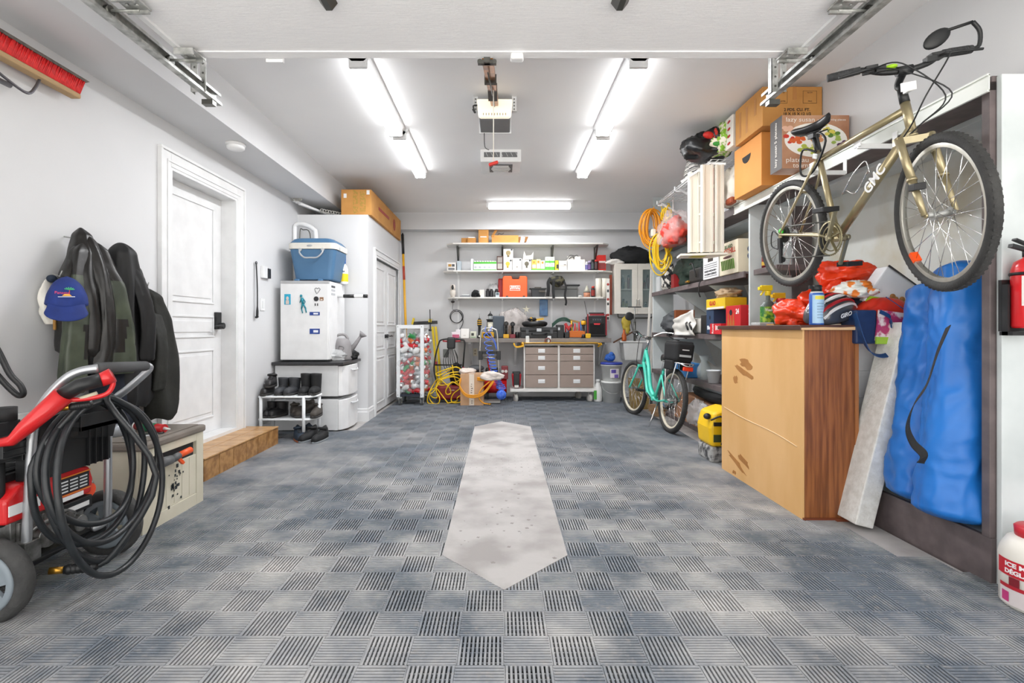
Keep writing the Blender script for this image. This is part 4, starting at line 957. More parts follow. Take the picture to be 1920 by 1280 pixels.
m = MB(); m.tube([LP(115, 742, 1.92), D_, LP(190, 712, 1.98)], .032, n=14, flatv=.85); m.build('grip', blk, g1)
MB().tube([LP(188, 713, 1.98), LP(211, 703, 2.0)], lambda t: .032+.003*t, n=14, flatv=.85).build('end_cap', wr, g1)
m = MB(); m.tube([LP(135, 752, 1.94), LP(182, 737, 1.97)], .008); m.build('trigger', '#c9c0a8', g1)
m = MB(); m.tube([LP(112, 765, 1.95), LP(135, 762, 1.96)], .012); m.build('brass_fitting', mat('brass', '#c9973f', .3, .9), g1)
m = MB(); m.tube([LP(135, 762, 1.96), LP(170, 757, 2.0)], .013)
for k in range(7): q_ = LP(137, 762, 1.96).lerp(LP(170, 757, 2.0), k/7); m.ell(q_, (.016, .016, .016), 10, 6)
m.build('hose_collar', blk, g1)
m = MB()
for k in range(7): q_ = LP(70, 785, 1.9).lerp(LP(112, 750, 1.92), k/7); m.box(q_+Vector((.031, 0, 0)), (.002, .003, .018))
m.build('vent_slots', '#7a1214', g1)
# hose coil: continuous, 5 turns around the rack
ho = T('pressure_hose', 'black high pressure hose coiled on the pressure washer rack', 'hose', (-1.9, 2.15, 0))
pts = [LP(170, 757, 2.0), LP(150, 760, 1.99)]
random.seed(11)
N = 5
for k in range(N*16+1):
    a = 2*PI*k/16; lap = k/16; 
    r1 = .225+.018*math.sin(lap*2.1+.5)+.012*lap; r2 = .255+.03*math.sin(lap*2.9+.6)+.017*lap
    zc = .79-r2*1.0
    y = -.015+r1*-math.sin(a)*1.0; z = zc+r2*math.cos(a)*1.0
    x = .17+.028*(lap-2)+.015*math.sin(a*2+lap)
    if k > 2: pts.append(Vector((x+.06*(1-math.cos(a))/2, y, max(z, .03))))
pts += [LP(240, 905, 2.1)+Vector((.05, .1, 0)), LP(215, 1035, 2.1), LP(170, 1062, 2.06)]
MB().tube(sp(pts, 4), .0125, n=10).build('hose', hosem, ho)
m = MB(); a, b = LP(175, 1062, 2.06), LP(120, 1068, 2.02); m.tube([a, b], .017); 
for k in range(6): q_ = a.lerp(b, k/6); m.ell(q_, (.02, .02, .02), 10, 6)
m.build('strain_relief', blk, ho)
m = MB(); m.tube([b, LP(92, 1070, 2.0)], .014); m.build('coupling', mat('brass'), ho)
# ================= fridge corner
t = T('appliance_pedestal', 'white stacked drawer pedestals under the mini fridge', 'drawer unit', (-2.37, 5.30, 0))
for k, z in enumerate((.03, .385)):
    m = MB(); m.bx(0, .66, 0, .58, z, z+.325); m.build('body', white, t, bevel=.006)
    m = MB(); pr = [(.662, .0), (.70, .02), (.735, .12), (.75, .29), (.735, .46), (.70, .56), (.662, .58)]; m.prism(pr, 'XY', z+.004, z+.318); f = m.build('drawer_front', white, t, bevel=.006)
    m = MB(); m.tube(sp([(.748, .18, z+.27), (.765, .22, z+.262), (.768, .29, z+.26), (.765, .36, z+.262), (.748, .40, z+.27)], 4), .008); m.build('handle', mat('enamel_handle', '#dfe1e3', .3), f)
for x, y in ((.04, .04), (.62, .04), (.04, .54), (.62, .54)): MB().cyl((x, y, 0), (x, y, .03), .018).build('foot', steel, t)
ctp = mat('countertop_dark', '#3a3a3c', .35, col2='#2d2d2f', scale=60)
one('countertop', MB().bx(0, .745, 0, .66, 0, .03), ctp, 'dark countertop slab lying on the white drawer pedestals', 'countertop', (-2.385, 5.255, .716), bevel=.003)
t = T('mini_fridge', 'white mini fridge with magnets on its door, standing on the dark countertop', 'fridge', (-2.315, 5.31, .747))
MB().bx(0, .50, .045, .56, .02, .85).build('body', white, t, bevel=.004)
MB().bx(-.002, .50, 0, .04, .02, .82).build('door', mat('fridge_door', '#e6e7e8', .3), t, bevel=.006)
MB().bx(0, .50, .004, .044, .822, .85).build('top_strip', '#aeb0b2', t)
MB().bx(.0, .50, .05, .5, .0, .02).build('base', blk, t)
def mag(nm, x, z, w_, h, c, th=.004):
    m = MB(); m.box((x, -.002, z), (w_, th, h)); o = m.build(nm, c, t); return o
mag('photo_magnet', .075, .655, .065, .11, '#2aa7c9'); m = MB(); m.ell((.075, -.005, .665), (.014, .002, .02)); m.box((.075, -.005, .625), (.035, .002, .04)); m.build('photo_print', '#d8c7bd', t)
m = MB(); 
for a, b, r_ in (((.225, 0, .67), (.235, 0, .61), .016), ((.232, 0, .61), (.222, 0, .555), .010), ((.238, 0, .61), (.265, 0, .56), .009), ((.222, 0, .555), (.235, 0, .51), .007), ((.265, 0, .56), (.272, 0, .515), .007), ((.22, 0, .665), (.205, 0, .62), .006), ((.24, 0, .66), (.262, 0, .63), .006), ((.262, 0, .63), (.245, 0, .60), .005)): m.cyl(Vector(a)+Vector((0, -.004, 0)), Vector(b)+Vector((0, -.004, 0)), r_, r_*.8, n=8)
m.ell((.218, -.004, .69), (.014, .008, .016)); m.build('figure_magnet', flat('#128193', .4), t)
m = MB(); m.tube(sp([(.375, -.003, .725), (.36, -.003, .76), (.375, -.003, .775), (.388, -.003, .765), (.402, -.003, .775), (.417, -.003, .76), (.40, -.003, .735), (.385, -.003, .715)], 4, True), .0022, n=5, closed=True); m.build('heart_magnet', '#35353a', t)
m = MB(); m.cyl((.375, -.004, .66), (.375, -.001, .66), .026, n=20); m.build('round_magnet', '#2c2b2e', t); mag('bear_magnet', .432, .66, .04, .035, '#8f6a4d'); mag('bear_face', .432, .652, .02, .01, '#e8dccd', .007)
for x in (.365, .39): mag('bolt_magnet', x, .60, .009, .026, '#1f1f22')
for z, h in ((.505, .035), (.32, .055)):
    mag('sticker_magnet', .36, z, .105, h, '#1c3f8f'); mag('sticker_print', .372, z, .05, h*.45, '#e4e8ee', .006)
for z in (.80, .76, .72): m = MB(); m.bx(.5005, .502, .10, .22, z-.012, z+.01); m.build('side_label', '#4a4b50' if z > .79 else '#b9bcc0', t)
# cooler
t = T('cooler_box', 'blue and cream hard cooler box on top of the mini fridge', 'cooler', (-2.27, 5.40, 1.60))
bl = mat('cooler_blue', '#4a7296', .5, col2='#42698c', scale=3)
m = MB()
def loop(x0, x1, y0, y1, z, r, n=6):
    o = []
    for cx_, cy_, a0 in ((x1-r, y1-r, 0), (x0+r, y1-r, 90), (x0+r, y0+r, 180), (x1-r, y0+r, 270)):
        for k in range(n): a = math.radians(a0+90*k/(n-1)); o.append(Vector((cx_+r*math.cos(a), cy_+r*math.sin(a), z)))
    return o
def stack(m, loops, mi=None):
    vs = [v for l in loops for v in l]; n = len(loops[0]); fs = []
    for i in range(len(loops)-1):
        for k in range(n): fs.append((i*n+k, i*n+(k+1) % n, (i+1)*n+(k+1) % n, (i+1)*n+k))
    fs += [tuple(range(n-1, -1, -1)), tuple((len(loops)-1)*n+k for k in range(n))]; m.add(vs, fs, False, mi)
stack(m, [loop(.05, .45, .04, .40, .02, .05), loop(.0, .50, .0, .44, .345, .06)]); 
for x in (.09, .34): m.box((x, .01, .012), (.05, .05, .03))
m.build('body', bl, t, bevel=.012)
m = MB(); stack(m, [loop(-.008, .508, -.008, .448, .346, .06), loop(-.01, .51, -.01, .45, .40, .06), loop(.005, .495, .005, .435, .412, .05)]); m.build('rim_band', mat('cream_plastic', '#dcd9d0', .5), t)
m = MB(); stack(m, [loop(.0, .50, .0, .44, .412, .05), loop(.03, .46, .03, .41, .455, .06), loop(.06, .42, .06, .38, .468, .06)]); m.build('lid', bl, t, bevel=.01)
m = MB(); m.tube(sp([(.13, -.004, .34), (.13, -.03, .30), (.18, -.04, .25), (.25, -.045, .245), (.32, -.04, .25), (.37, -.03, .30), (.37, -.004, .34)], 5), .009); m.cyl((.13, -.02, .335), (.13, .0, .335), .016); m.cyl((.37, -.02, .335), (.37, .0, .335), .016); m.build('carry_handle', mat('handle_grey', '#a9adb1', .4), t)
m = MB(); m.cyl((.512, .12, .36), (.495, .12, .36), .02); m.ell((.23, -.012, .38), (.03, .004, .01)); m.build('latch', mat('handle_grey'), t)
t = T('step_stool', 'white folding handle frame standing behind the blue cooler against the wall', 'step stool', (-2.36, 5.80, 1.60))
m = MB(); m.tube(sp([(.0, .0, .0), (.0, 0, .3), (-.005, 0, .62), (.02, .0, .685), (.08, 0, .69), (.15, 0, .67), (.21, 0, .63), (.235, .0, .55), (.24, 0, .0)], 5), .026, n=10); m.build('frame', white, t)
m = MB(); m.tube(sp([(.055, .0, .2), (.055, 0, .60), (.09, .0, .625), (.17, 0, .58), (.18, 0, .2)], 4), .006); m.build('inner_wire', steeld, t)
MB().bx(.12, .19, .005, .02, .3, .52).build('label_plate', '#e5e6e8', t)
t = T('spray_bottle', 'white and yellow spray bottle with blue trigger at the right of the cooler', 'spray bottle', (-1.80, 5.80, 1.60))
MB().lathe([(.042, 0), (.045, .01), (.045, .17), (.03, .215), (.015, .225), (.015, .24)]).build('bottle', mat('bottle_white', '#eceef0', .4), t)
MB().lathe([(.0455, .03), (.0455, .12)], cap=False).build('yellow_label', '#efd21c', t)
m = MB(); m.lathe([(.02, .235), (.02, .27)]); m.box((-.01, 0, .30), (.06, .025, .06)); m.box((-.045, 0, .31), (.03, .015, .02)); m.bar((-.03, 0, .28), (-.045, 0, .25), .01, .012); m.build('trigger', flat('#27579c', .4), t, bevel=.004)
marks(4, .05, .016, t, (0, -.0458, .145), '#26303e')
t = T('magnetic_rod', 'black and white short rod sticking out beside the mini fridge side', 'rod', (-1.83, 5.62, 1.455))
m = MB(); m.cyl((0, 0, 0), (.34, 0, 0), .018, n=12); m.build('rod', mat('rod_white', '#e9eaea', .4), t)
for a, b in ((.08, .20), (.30, .345)): MB().cyl((a, 0, 0), (b, 0, 0), .020, n=12).build('black_band', blk, t)
one('wall_knob', MB(), blk, 'x', 'x') if 0 else None
t = T('watering_can', 'grey plastic watering can on the dark countertop', 'watering can', (-1.76, 5.62, .747), rz=.15)
wcm = mat('can_plastic', '#8e8c8d', .5, col2='#827f81')
MB().lathe([(.10, 0), (.105, .02), (.098, .16), (.08, .2), (.06, .235), (.05, .24)]).build('body', wcm, t)
MB().tube(sp([(-.1, 0, .06), (-.135, 0, .14), (-.12, 0, .22), (-.05, 0, .275), (.02, 0, .28), (.06, 0, .23)], 5), .014).build('handle', wcm, t)
m = MB(); m.tube([(.07, 0, .08), (.14, 0, .18), (.2, 0, .27)], lambda t_: .03-.014*t_, n=12); m.cyl((.195, 0, .26), (.225, -.0, .295), .02, .05); m.build('spout', wcm, t)
m = MB(); m.tube(sp([(.0, -.1, .1), (.03, -.1, .14), (-.02, -.1, .16), (-.03, -.1, .12)], 4), .003); m.build('embossed_leaf', '#6f6d6e', t)
def blob(name, mats, label, cat, c, r, seed, amp=.35, fr=2.5, group=None, n=40, parent=None, **k):
    m = crumple((0, 0, 0), r, seed, amp*.6, n=n, fr=1.5, rough=.10, flatb=.82)
    if parent: return m.build(name, mats, parent, c)
    return one(name, m, mats, label, cat, c, group=group, **k)
film = mat('clear_film', '#e8ebec', .2, alpha=.45, bump=1.0, bscale=25)
blob('plastic_bag', film, 'crumpled clear plastic bag lying in front of the watering can', 'plastic bag', (-1.86, 5.50, .80), (.15, .09, .065), 3)
t = T('black_shoe_bag', 'black shoes in a heap on the right end of the dark countertop', 'shoes', (-1.715, 5.8, .747))
blob('shoe', blkm, '', '', (0, 0, .04), (.07, .1, .05), 4, parent=t); blob('shoe', blkm, '', '', (.02, -.14, .04), (.05, .09, .045), 7, parent=t)
# things on the closet
t = T('long_cardboard_box', 'long brown cardboard box lying on top of the closet', 'box', (-1.885, 5.96, CZT+.032))
MB().bx(0, .355, 0, 1.75, 0, .30).build('carton', card, t, bevel=.004)
MB().bx(.13, .225, -.002, 0, .0, .30).build('tape', mat('box_tape', '#b5813f', .4), t) if 0 else None
MB().bx(.14, .20, -.0015, 0, .01, .295).build('print_panel', mat('faded_print', '#a8893f', .8, col2='#c08a48', scale=40, thr=(.45, .55)), t)
MB().bx(.22, .29, -.0015, 0, .04, .28).build('print_panel', mat('faded_print'), t)
for x, z in ((.03, .20), (.30, .24)): MB().bx(x, x+.035, -.002, 0, z, z+.05).build('sticker', white, t)
m = MB(); m.torus((.3565, 1.28, .14), .07, .012, (1, 0, 0), 24, 6, ry=.001); m.cyl((.3555, 1.28, .14), (.3565, 1.28, .14), .05, n=18); m.bx(.3555, .3565, .35, .95, .14, .18); m.build('red_logo_print', '#a3382a', t)
t = T('folded_blind_rods', 'bundle of white rods with chain lying on top of the closet by the left wall', 'rods', (-2.22, 6.0, CZT+.03))
for k in range(3): MB().bar((-.14+k*.035, -.25, .12-k*.02), (.24+k*.03, .5, .015), .03, .022).build('rod', white, t)
m = MB()
for k in range(9): m.torus((.10+k*.028, -.02+k*.01, .06-k*.004), .017, .006, (0, 1, .6*(k % 2)), 12, 6)
for k in range(5): m.torus((-.14+k*.02, -.25, .13+.005*(k % 2)), .014, .006, (0, 1, .5*(k % 2)), 12, 6)
m.build('chain', mat('chain_grey', '#b8b6b1', .4, .3), t)
# wall controls
t = T('shoe_horn', 'long black shoe horn hanging on the left wall beside the door casing', 'shoe horn', (XL, 4.90, 1.23))
m = MB(); m.tube(sp([(.02, 0, .50), (.03, 0, .25), (.03, 0, .0), (.02, .01, -.02)], 5), lambda t_: .010 if t_ < .6 else .018, flatv=.5); m.torus((.02, 0, .50), .014, .004, (1, 0, 0), 14, 6); m.build('horn', blk, t)
t = T('door_control_panel', 'small white wall control with black keypad on the left wall above the light switch', 'wall control', (XL, 5.05, 1.66))
MB().bx(0, .03, -.02, .07, -.06, .06).build('panel', white, t, bevel=.004); m = MB(); m.bx(0, .035, .075, .135, -.055, .045); m.build('keypad', mat('keypad_black', '#303235', .4), t, bevel=.004)
t = T('light_switch', 'white light switch plate on the left wall below the door control', 'light switch', (XL, 5.06, 1.335))
MB().bx(0, .01, -.045, .045, -.06, .06).build('plate', white, t, bevel=.002); MB().bx(.01, .016, -.017, .017, -.034, .034).build('rocker', trimm, t, bevel=.002)
# ---- shoe rack
t = T('shoe_rack', 'white two-tier plastic shoe rack standing by the drawer pedestals', 'shoe rack', (-2.36, 4.93, 0))
rk = mat('rack_white', '#e9edf0', .4)
pol = [(0, 0), (.44, -.01), (.50, .02), (.535, .08), (.54, .16), (.52, .23), (.44, .27), (0, .27)]
for z in (.205, .425):
    m = MB(); m.prism(pol, 'XY', z, z+.012); m.tube(sp([(0, 0, z+.006), (.44, -.01, z+.006), (.50, .02, z+.006), (.535, .08, z+.006), (.54, .16, z+.006), (.52, .23, z+.006), (.44, .27, z+.006), (0, .27, z+.006)], 3), .012); m.build('shelf', rk, t)
for x, y in ((.02, .0), (.44, -.008), (.53, .16), (.02, .26)):
    m = MB(); m.cyl((x, y, 0), (x, y, .44), .016, n=12); m.cyl((x, y, .06), (x, y, .07), .018); m.build('leg', rk, t)
def shoe(name, label, cat, loc, rz, L=.28, W=.095, shaft=.08, m_=None, sole=None, group=None, toe=.055, lace=True, roll=0):
    t = T(name, label, cat, loc, rz, group); m_ = m_ or blkm
    def hw(x):   # outline half width along the shoe
        u = x/L; return W/2*(.72+.28*math.sin(min(1, u*1.15)*PI))*math.sqrt(max(0, 1-((u-.82)/.18)**2)) if u > .82 else (W/2*(.72+.28*math.sin(min(1, u*1.15)*PI))*(math.sqrt(max(0, 1-((.1-u)/.1)**2)) if u < .1 else 1))
    xs = [L*i/20 for i in range(21)]
    out = [(x, hw(x)) for x in xs]+[(x, -hw(x)) for x in reversed(xs[1:-1])]
    MB().prism(out, 'XY', 0, .022, smooth=True).build('sole', sole or mat('sole_grey', '#3c3b3a', .7), t)
    def fn(u, v):
        a = PI*u; x = L*(.02+.96*v); top = toe+(.07-toe)*max(0, 1-v*1.3)+(shaft*.5 if v < .45 and shaft < .09 else 0)*max(0, 1-(v/.45)**2)
        e = math.sqrt(max(0, 1-max(0, (v-.75)/.25)**2)); w_ = max(hw(x)*.96, .002); e = 0 if v >= 1 else e; return Vector((x, math.cos(a)*w_, .02+math.sin(a)**.7*top*(.30*min(1, (1-v)*14)+.70*e) if 0 < u < 1 else .02))
    m = MB(); m.surf(fn, 14, 22); m.build('upper', m_, t, solid=.004)
    if shaft >= .09:
        def f2(u, v):
            a = 2*PI*u; return Vector((L*.24+math.cos(a)*(L*.22+.01*v), math.sin(a)*W*(.42+.08*v), .03+shaft*v+.01*math.cos(a)*v))
        m = MB(); m.surf(f2, 20, 8, wrapu=True); m.build('shaft', m_, t, solid=.008)
    else:
        m = MB(); m.torus((L*.25, 0, .02+toe+.035), .038, .010, (-.2, 0, 1), 20, 8, ry=.012); m.build('collar', m_, t)
    if lace:
        m = MB()
        for k in range(4): x = L*(.42+k*.07); m.cyl((x, -W*.2, .032+toe-k*.002+.012*(3-k)/3), (x+.008, W*.2, .032+toe-k*.002+.012*(3-k)/3), .003, n=6)
        m.build('laces', '#3a3b3d', t)
    return t
bls = mat('boot_black', '#222224', .5, col2='#19191b', scale=10); grs = mat('boot_grey', '#3a3c40', .65, col2='#303236', scale=12)
y_ = 5.19; zt, zl = .441, .221
f_ = -PI/2
shoe('low_shoe', 'worn black low shoe at the left of the top tier, on its mate', 'shoe', (-2.33, y_, zt+.075), f_+.2, m_=bls, L=.26)
shoe('low_shoe', 'worn black low shoe at the left of the top tier, underneath its mate', 'shoe', (-2.34, y_-.02, zt), f_+.1, m_=bls, L=.27)
shoe('ankle_boot', 'grey ankle boot on the top rack tier, left one of the grey pair', 'boot', (-2.20, y_, zt), f_+.05, m_=grs, shaft=.13, L=.27, W=.10)
shoe('ankle_boot', 'grey ankle boot on the top rack tier, right one of the grey pair', 'boot', (-2.085, y_, zt), f_-.05, m_=grs, shaft=.13, L=.27, W=.10)
shoe('fur_boot', 'black pull-on boot with pale fur seam on the top rack tier, left of the pair', 'boot', (-1.98, y_, zt), f_+.1, m_=blkm, shaft=.17, L=.25, W=.10, lace=False)
b_ = shoe('fur_boot', 'black pull-on boot with pale fur seam at the right end of the top rack tier', 'boot', (-1.88, y_, zt), f_+.1, m_=blkm, shaft=.17, L=.25, W=.10, lace=False)
shoe('laced_boot', 'black leather boot on the lower rack tier, leftmost there', 'boot', (-2.31, y_, zl), f_, m_=bls, shaft=.11, L=.26)
shoe('laced_boot', 'black leather boot on the lower rack tier, right one of the pair', 'boot', (-2.20, y_, zl), f_-.25, m_=bls, shaft=.11, L=.27)
bro = mat('sandal_brown', '#46413c', .7)
shoe('sandal', 'dark brown slip-on shoe on the lower rack tier beside the black boots', 'shoe', (-2.12, y_-.02, zl), f_+.6, m_=bro, L=.26, lace=False)
shoe('sandal', 'dark brown slip-on shoe on the lower rack tier, in the middle resting aslant', 'shoe', (-1.93, y_+.03, zl+.02), f_-.55, m_=bro, L=.27, lace=False)
shoe('sandal', 'dark brown slip-on shoe at the right end of the lower rack tier', 'shoe', (-1.86, y_-.01, zl), f_+.1, m_=bro, L=.26, lace=False)
nb = mat('sneaker_blue', '#22303f', .6)
shoe('sneaker', 'dark blue sneaker with orange sole on the floor beside the tiled step', 'shoe', (-2.02, 5.02, .016), f_+.5, m_=nb, sole=flat('#c46a3c', .6))
shoe('sneaker', 'dark blue sneaker on the floor beneath the rack, touching the orange-soled one', 'shoe', (-1.94, 5.12, .016), f_+.1, m_=nb)
shoe('sneaker', 'black sneaker with grey sole on the floor below the rack, left of the pair', 'shoe', (-1.84, 5.03, .016), f_-.2, m_=blkm, sole=flat('#8b9196', .6))
shoe('sneaker', 'black sneaker with grey sole on the floor below the rack, right of the pair', 'shoe', (-1.73, 5.00, .016), f_-.1, m_=blkm, sole=flat('#8b9196', .6))
# ================= back wall
def xw(px, Y): return (px-CX)*Y/F
def zw(py, Y): return CH-(py-CY)*Y/F
whs = mat('shelf_white', '#e6e4df', .5)
for nm, z, xa, xb, ca in (('top', 2.412, 849, 1131, 9), ('middle', 1.989, 850, 1131, 14), ('lower', 1.578, 852, 1131, 10)):
    t = T('wall_shelf', 'long white %s shelf on brackets across the back wall' % nm, 'shelf', (0, 0, z), group='white shelves on the back wall')
    x0, x1 = xw(xa, 7.78), xw(xb, 7.78); 
    MB().prism([(x0, 7.78), (x1, 7.78), (x1+ca*.012, 7.9), (x1+ca*.012, YB-.002), (x0-ca*.012, YB-.002), (x0-ca*.012, 7.9)], 'XY', -.022, 0).build('board', whs, t, bevel=.002)
    for px in (858, 942, 1036, 1118):
        x = xw(px, 7.95); m = MB(); bm_ = steeld if nm == 'top' else white
        m.bx(x-.014, x+.014, YB-.012, YB-.002, -.40 if nm != 'lower' else -.5, .0-.022); m.bar((x, YB-.012, -.035), (x, 7.83, -.032), .02, .018, up=(0, 0, 1))
        if nm == 'top': m.bar((x, YB-.02, -.3), (x, 7.86, -.04), .022, .012)
        m.build('bracket', bm_, t)
def carton(name, label, px0, px1, py0, z, m_, Y=7.84, dep=.16, prints=(), cat='box', group=None, bev=.001, h=None, rz=0):
    x0, x1 = xw(px0, Y), xw(px1, Y); h = h or zw(py0, Y)-z
    t = T(name, label, cat, ((x0+x1)/2, Y, z+.0005), rz, group); w = (x1-x0)/2
    MB().bx(-w, w, 0, dep, 0, h).build('carton', flat(m_, .7) if isinstance(m_, str) else m_, t, bevel=bev)
    for (a, b, c, d, col) in prints:   # fractions of the face
        m = MB(); m.bx(-w+a*2*w, -w+b*2*w, -.0015, 0, c*h, d*h); m.build('print', flat(col, .6), t)
    return t
zA, zB, zC = 2.412, 1.989, 1.578
carton('cardboard_box', 'small flat cardboard box at the left end of the top shelf', 865, 877, 446, zA, card)
carton('cardboard_box', 'flat cardboard box with a white paper on it on the top shelf', 876.5, 892, 445.5, zA, card, Y=7.80, prints=((.1, .9, .96, 1.12, '#f2f2f0'),))
t = carton('cardboard_box', 'tall open cardboard box on the top shelf', 897, 916, 429, zA, card, dep=.1, Y=7.9)
MB().bx(-.07, .07, -.10, -.001, 0, .085).build('flap', card, t); MB().bx(-.045, .05, -.10, -.0, .087, .10).build('paper', '#f0f0ee', t)
t = carton('cardboard_tray', 'long open cardboard box with a raised flap on the top shelf', 922, 972, 441, zA, card, dep=.2)
m = MB(); m.bar((-.2, 0, .1), (-.13, .1, .24), .05, .006); m.build('flap', card, t); m = MB(); m.prism([(.21, .0), (.33, .03), (.36, .105), (.21, .105)], 'XZ', .02, .1); m.build('flap', mat('card_dark', '#8f6234', .8), t)
MB().box((.27, -.01, .05), (.06, .03, .09), rot=(0, .2, 0)).build('price_label', white, t)
m = MB(); m.tube(sp([(-.12, .05, .1), (-.1, .05, .16), (-.05, .05, .15), (-.02, .05, .17)], 4), .004); m.build('wire', blk, t)
# middle shelf
carton('bulb_box', 'white electrical box with small pictures on the left end of the middle shelf', 838, 855, 492, zB, '#e7e5e2', Y=7.86, prints=((.15, .5, .5, .8, '#b98a3c'), (.55, .85, .5, .8, '#4e5154'), (.15, .85, .1, .35, '#7a7c80')))
carton('grey_box', 'tall narrow grey box at the left end of the middle shelf', 857, 864, 489, zB, '#b7c3cb', Y=7.86)
m = MB(); m.bx(-.05, .05, 0, .1, 0, .008); one('note_pad', m, '#5c5e62', 'flat dark booklet lying on the middle shelf beside the green tray', 'booklet', (-.57, 7.86, zB+.0005))
carton('flyer', 'white leaflet leaning on the left side of the green tray', 883, 887, 485, zB, '#eceff2', dep=.12)
t = carton('display_tray', 'green display tray of light bulb boxes on the middle shelf', 888, 931, 491, zB, '#eef0f0', dep=.2, prints=((0, 1, .0, .13, '#4fae3a'), (0, 1, .78, 1.02, '#4fae3a')))
for k in range(5): MB().bx(-.175+k*.072, -.118+k*.072, -.003, 0, .02, .09).build('bulb_carton', '#dfe3e6', t); m = MB(); m.ell((-.147+k*.072, -.004, .055), (.02, .002, .02)); m.build('bulb_print', '#b9bec3', t)
m = MB()
for k in range(9): m.cyl((-.16+k*.04, .04, .13), (-.16+k*.04, .04, .155), .014, n=8)
m.build('bulb_tops', '#e8e8e2', t)
def bulb(label, a, b, top, z, base='#ece8e0', pc='#8a7a52', **k):
    t = carton('bulb_box', label, a, b, top, z, base, group=k.get('group'), **{q: v for q, v in k.items() if q != 'group'}); x = (xw(b, 7.84)-xw(a, 7.84)); h = zw(top, 7.84)-z
    m = MB(); m.ell((0, -.001, h*.58), (x*.26, .002, x*.26)); m.cyl((0, -.001, h*.25), (0, -.001, h*.45), x*.11, n=10); m.build('bulb_print', pc, t)
    MB().bx(x*.25, x*.45, -.002, 0, h*.78, h*.92).build('print', '#35373a', t); return t
t = carton('bulb_box', 'dark brown tall light bulb box between the green tray and white boxes', 931.5, 943, 480, zB, '#4b2f28', prints=((.12, .88, .55, .92, '#8e8883'), (.12, .88, .12, .5, '#a8a29c')))
bulb('white light bulb box on top of another beside the black bracket', 944, 962, 465, zB+.172, '#efeae2', h=.160)
bulb('white light bulb box with yellow mark, beneath the topmost bulb box', 944, 960, 485, zB, '#efeae2', '#c9a93a', h=.170)
bulb('white light bulb box with a pale bulb picture, second of the row', 961, 978, 484, zB, '#f4f1ec', '#d5d0c8', Y=7.81)
bulb('white light bulb box with a dark bulb picture, under the torn carton', 979, 996, 485, zB, '#efece6', '#5b5648', h=.168)
t = T('torn_carton', 'torn open white carton on top of a bulb box on the middle shelf', 'box', (xw(990, 7.84), 7.84, zB+.17), 0)
m = MB(); m.prism([(-.08, 0), (.07, 0), (.085, .12), (.05, .07), (-.03, .06), (-.06, .13)], 'XZ', 0, .006); m.prism([(-.07, 0), (.08, .0), (.09, .1), (.05, .06), (-.06, .06)], 'XZ', .1, .106); m.bx(-.07, .07, 0, .1, 0, .004); m.build('carton', flat('#e9e2d6', .8), t)
for a, b, tp, c, l in ((997.5, 1005.5, 487, '#dfc25a', 'small yellow and white bulb box nearest the torn carton'), (1006, 1013.5, 486, '#ecdca0', 'small cream and yellow bulb box in the middle of the small row'), (1014, 1021.5, 488, '#d5e2c8', 'small pale green bulb box in the small row')):
    carton('bulb_box', l, a, b, tp, zB+.03, c, dep=.1, prints=((.1, .9, .1, .45, '#eeeeee'), (.2, .7, .6, .85, '#b8862f')))
carton('bulb_tray', 'shallow green tray under the small bulb boxes', 997, 1040, 501, zB, '#62b648', dep=.2, h=.029)
for k, (z_, c) in enumerate(((.03, 'lower'), (.122, 'upper'))):
    for j, (a, b) in enumerate(((1022.5, 1030.5), (1031, 1039.5))):
        carton('bulb_box', 'green and white bulb box, %s %s of the block of four' % (c, ('left', 'right')[j]), a, b, 490, zB+z_, '#e8ede4', dep=.1, h=.09, prints=((0, 1, 0, .35, '#5cb544'), (.2, .8, .5, .85, '#aeb7a8')))
carton('bulb_box', 'narrow yellow and black box on the middle shelf', 1041, 1047, 488, zB, '#d6c32e', prints=((.4, 1, .2, .6, '#33302a'),), dep=.1)
carton('bulb_box', 'small white carton, lower of the two stacked left of the large white box', 1048, 1063, 495, zB, '#e9e3da', h=.078, prints=((0, 1, .92, 1, '#b7b0a6'),))
carton('bulb_box', 'small white carton, upper of the two stacked left of the large white box', 1048, 1063, 486, zB+.079, '#f0ebe4', h=.074, prints=((.6, .9, .1, .3, '#8f8a85'),))
carton('white_carton', 'large plain white carton on the middle shelf', 1064, 1097, 482, zB, '#ece7e0', dep=.22, h=.175)
t = T('light_fixture_parts', 'black and white light parts lying on the large white carton', 'parts', (xw(1075, 7.9), 7.9, zB+.176))
m = MB(); m.tube(sp([(-.1, 0, .01), (-.05, 0, .07), (.02, 0, .06), (.06, 0, .07), (.1, 0, .02)], 4), .006); m.tube(sp([(-.07, .02, .01), (-.02, .02, .05), (.03, .02, .03)], 4), .006); m.build('wire_frame', steeld, t)
MB().bx(.02, .11, -.02, .06, 0, .05).build('small_carton', '#e6e1da', t); MB().bx(-.09, .0, .03, .1, .0, .06).build('fitting', '#c9c6c2', t)
def can(name, label, px, Y, z, r, h, cols, cat='can', cap=None, tip=True, group=None, parent=None):
    t = T(name, label, cat, (xw(px, Y), Y, z+.0005), 0, group)
    MB().lathe([(r, 0), (r, h*.75), (r*.9, h*.8), (r*.6, h*.83)]).build('body', flat(cols[0], .35) if isinstance(cols[0], str) else cols[0], t)
    if len(cols) > 1: MB().lathe([(r+.0006, h*.12), (r+.0006, h*.65)], cap=False).build('label_band', flat(cols[1], .4), t)
    if cap: MB().lathe([(r*.75, h*.81), (r*.75, h*.97), (r*.6, h)]).build('cap', flat(cap, .4), t)
    return t
can('spray_can', 'white and purple spray can on the middle shelf, first from the white carton', 1100, 7.86, zB, .027, .14, ('#d8d5dc', '#6f6aa3'), cap='#e8e6ea')
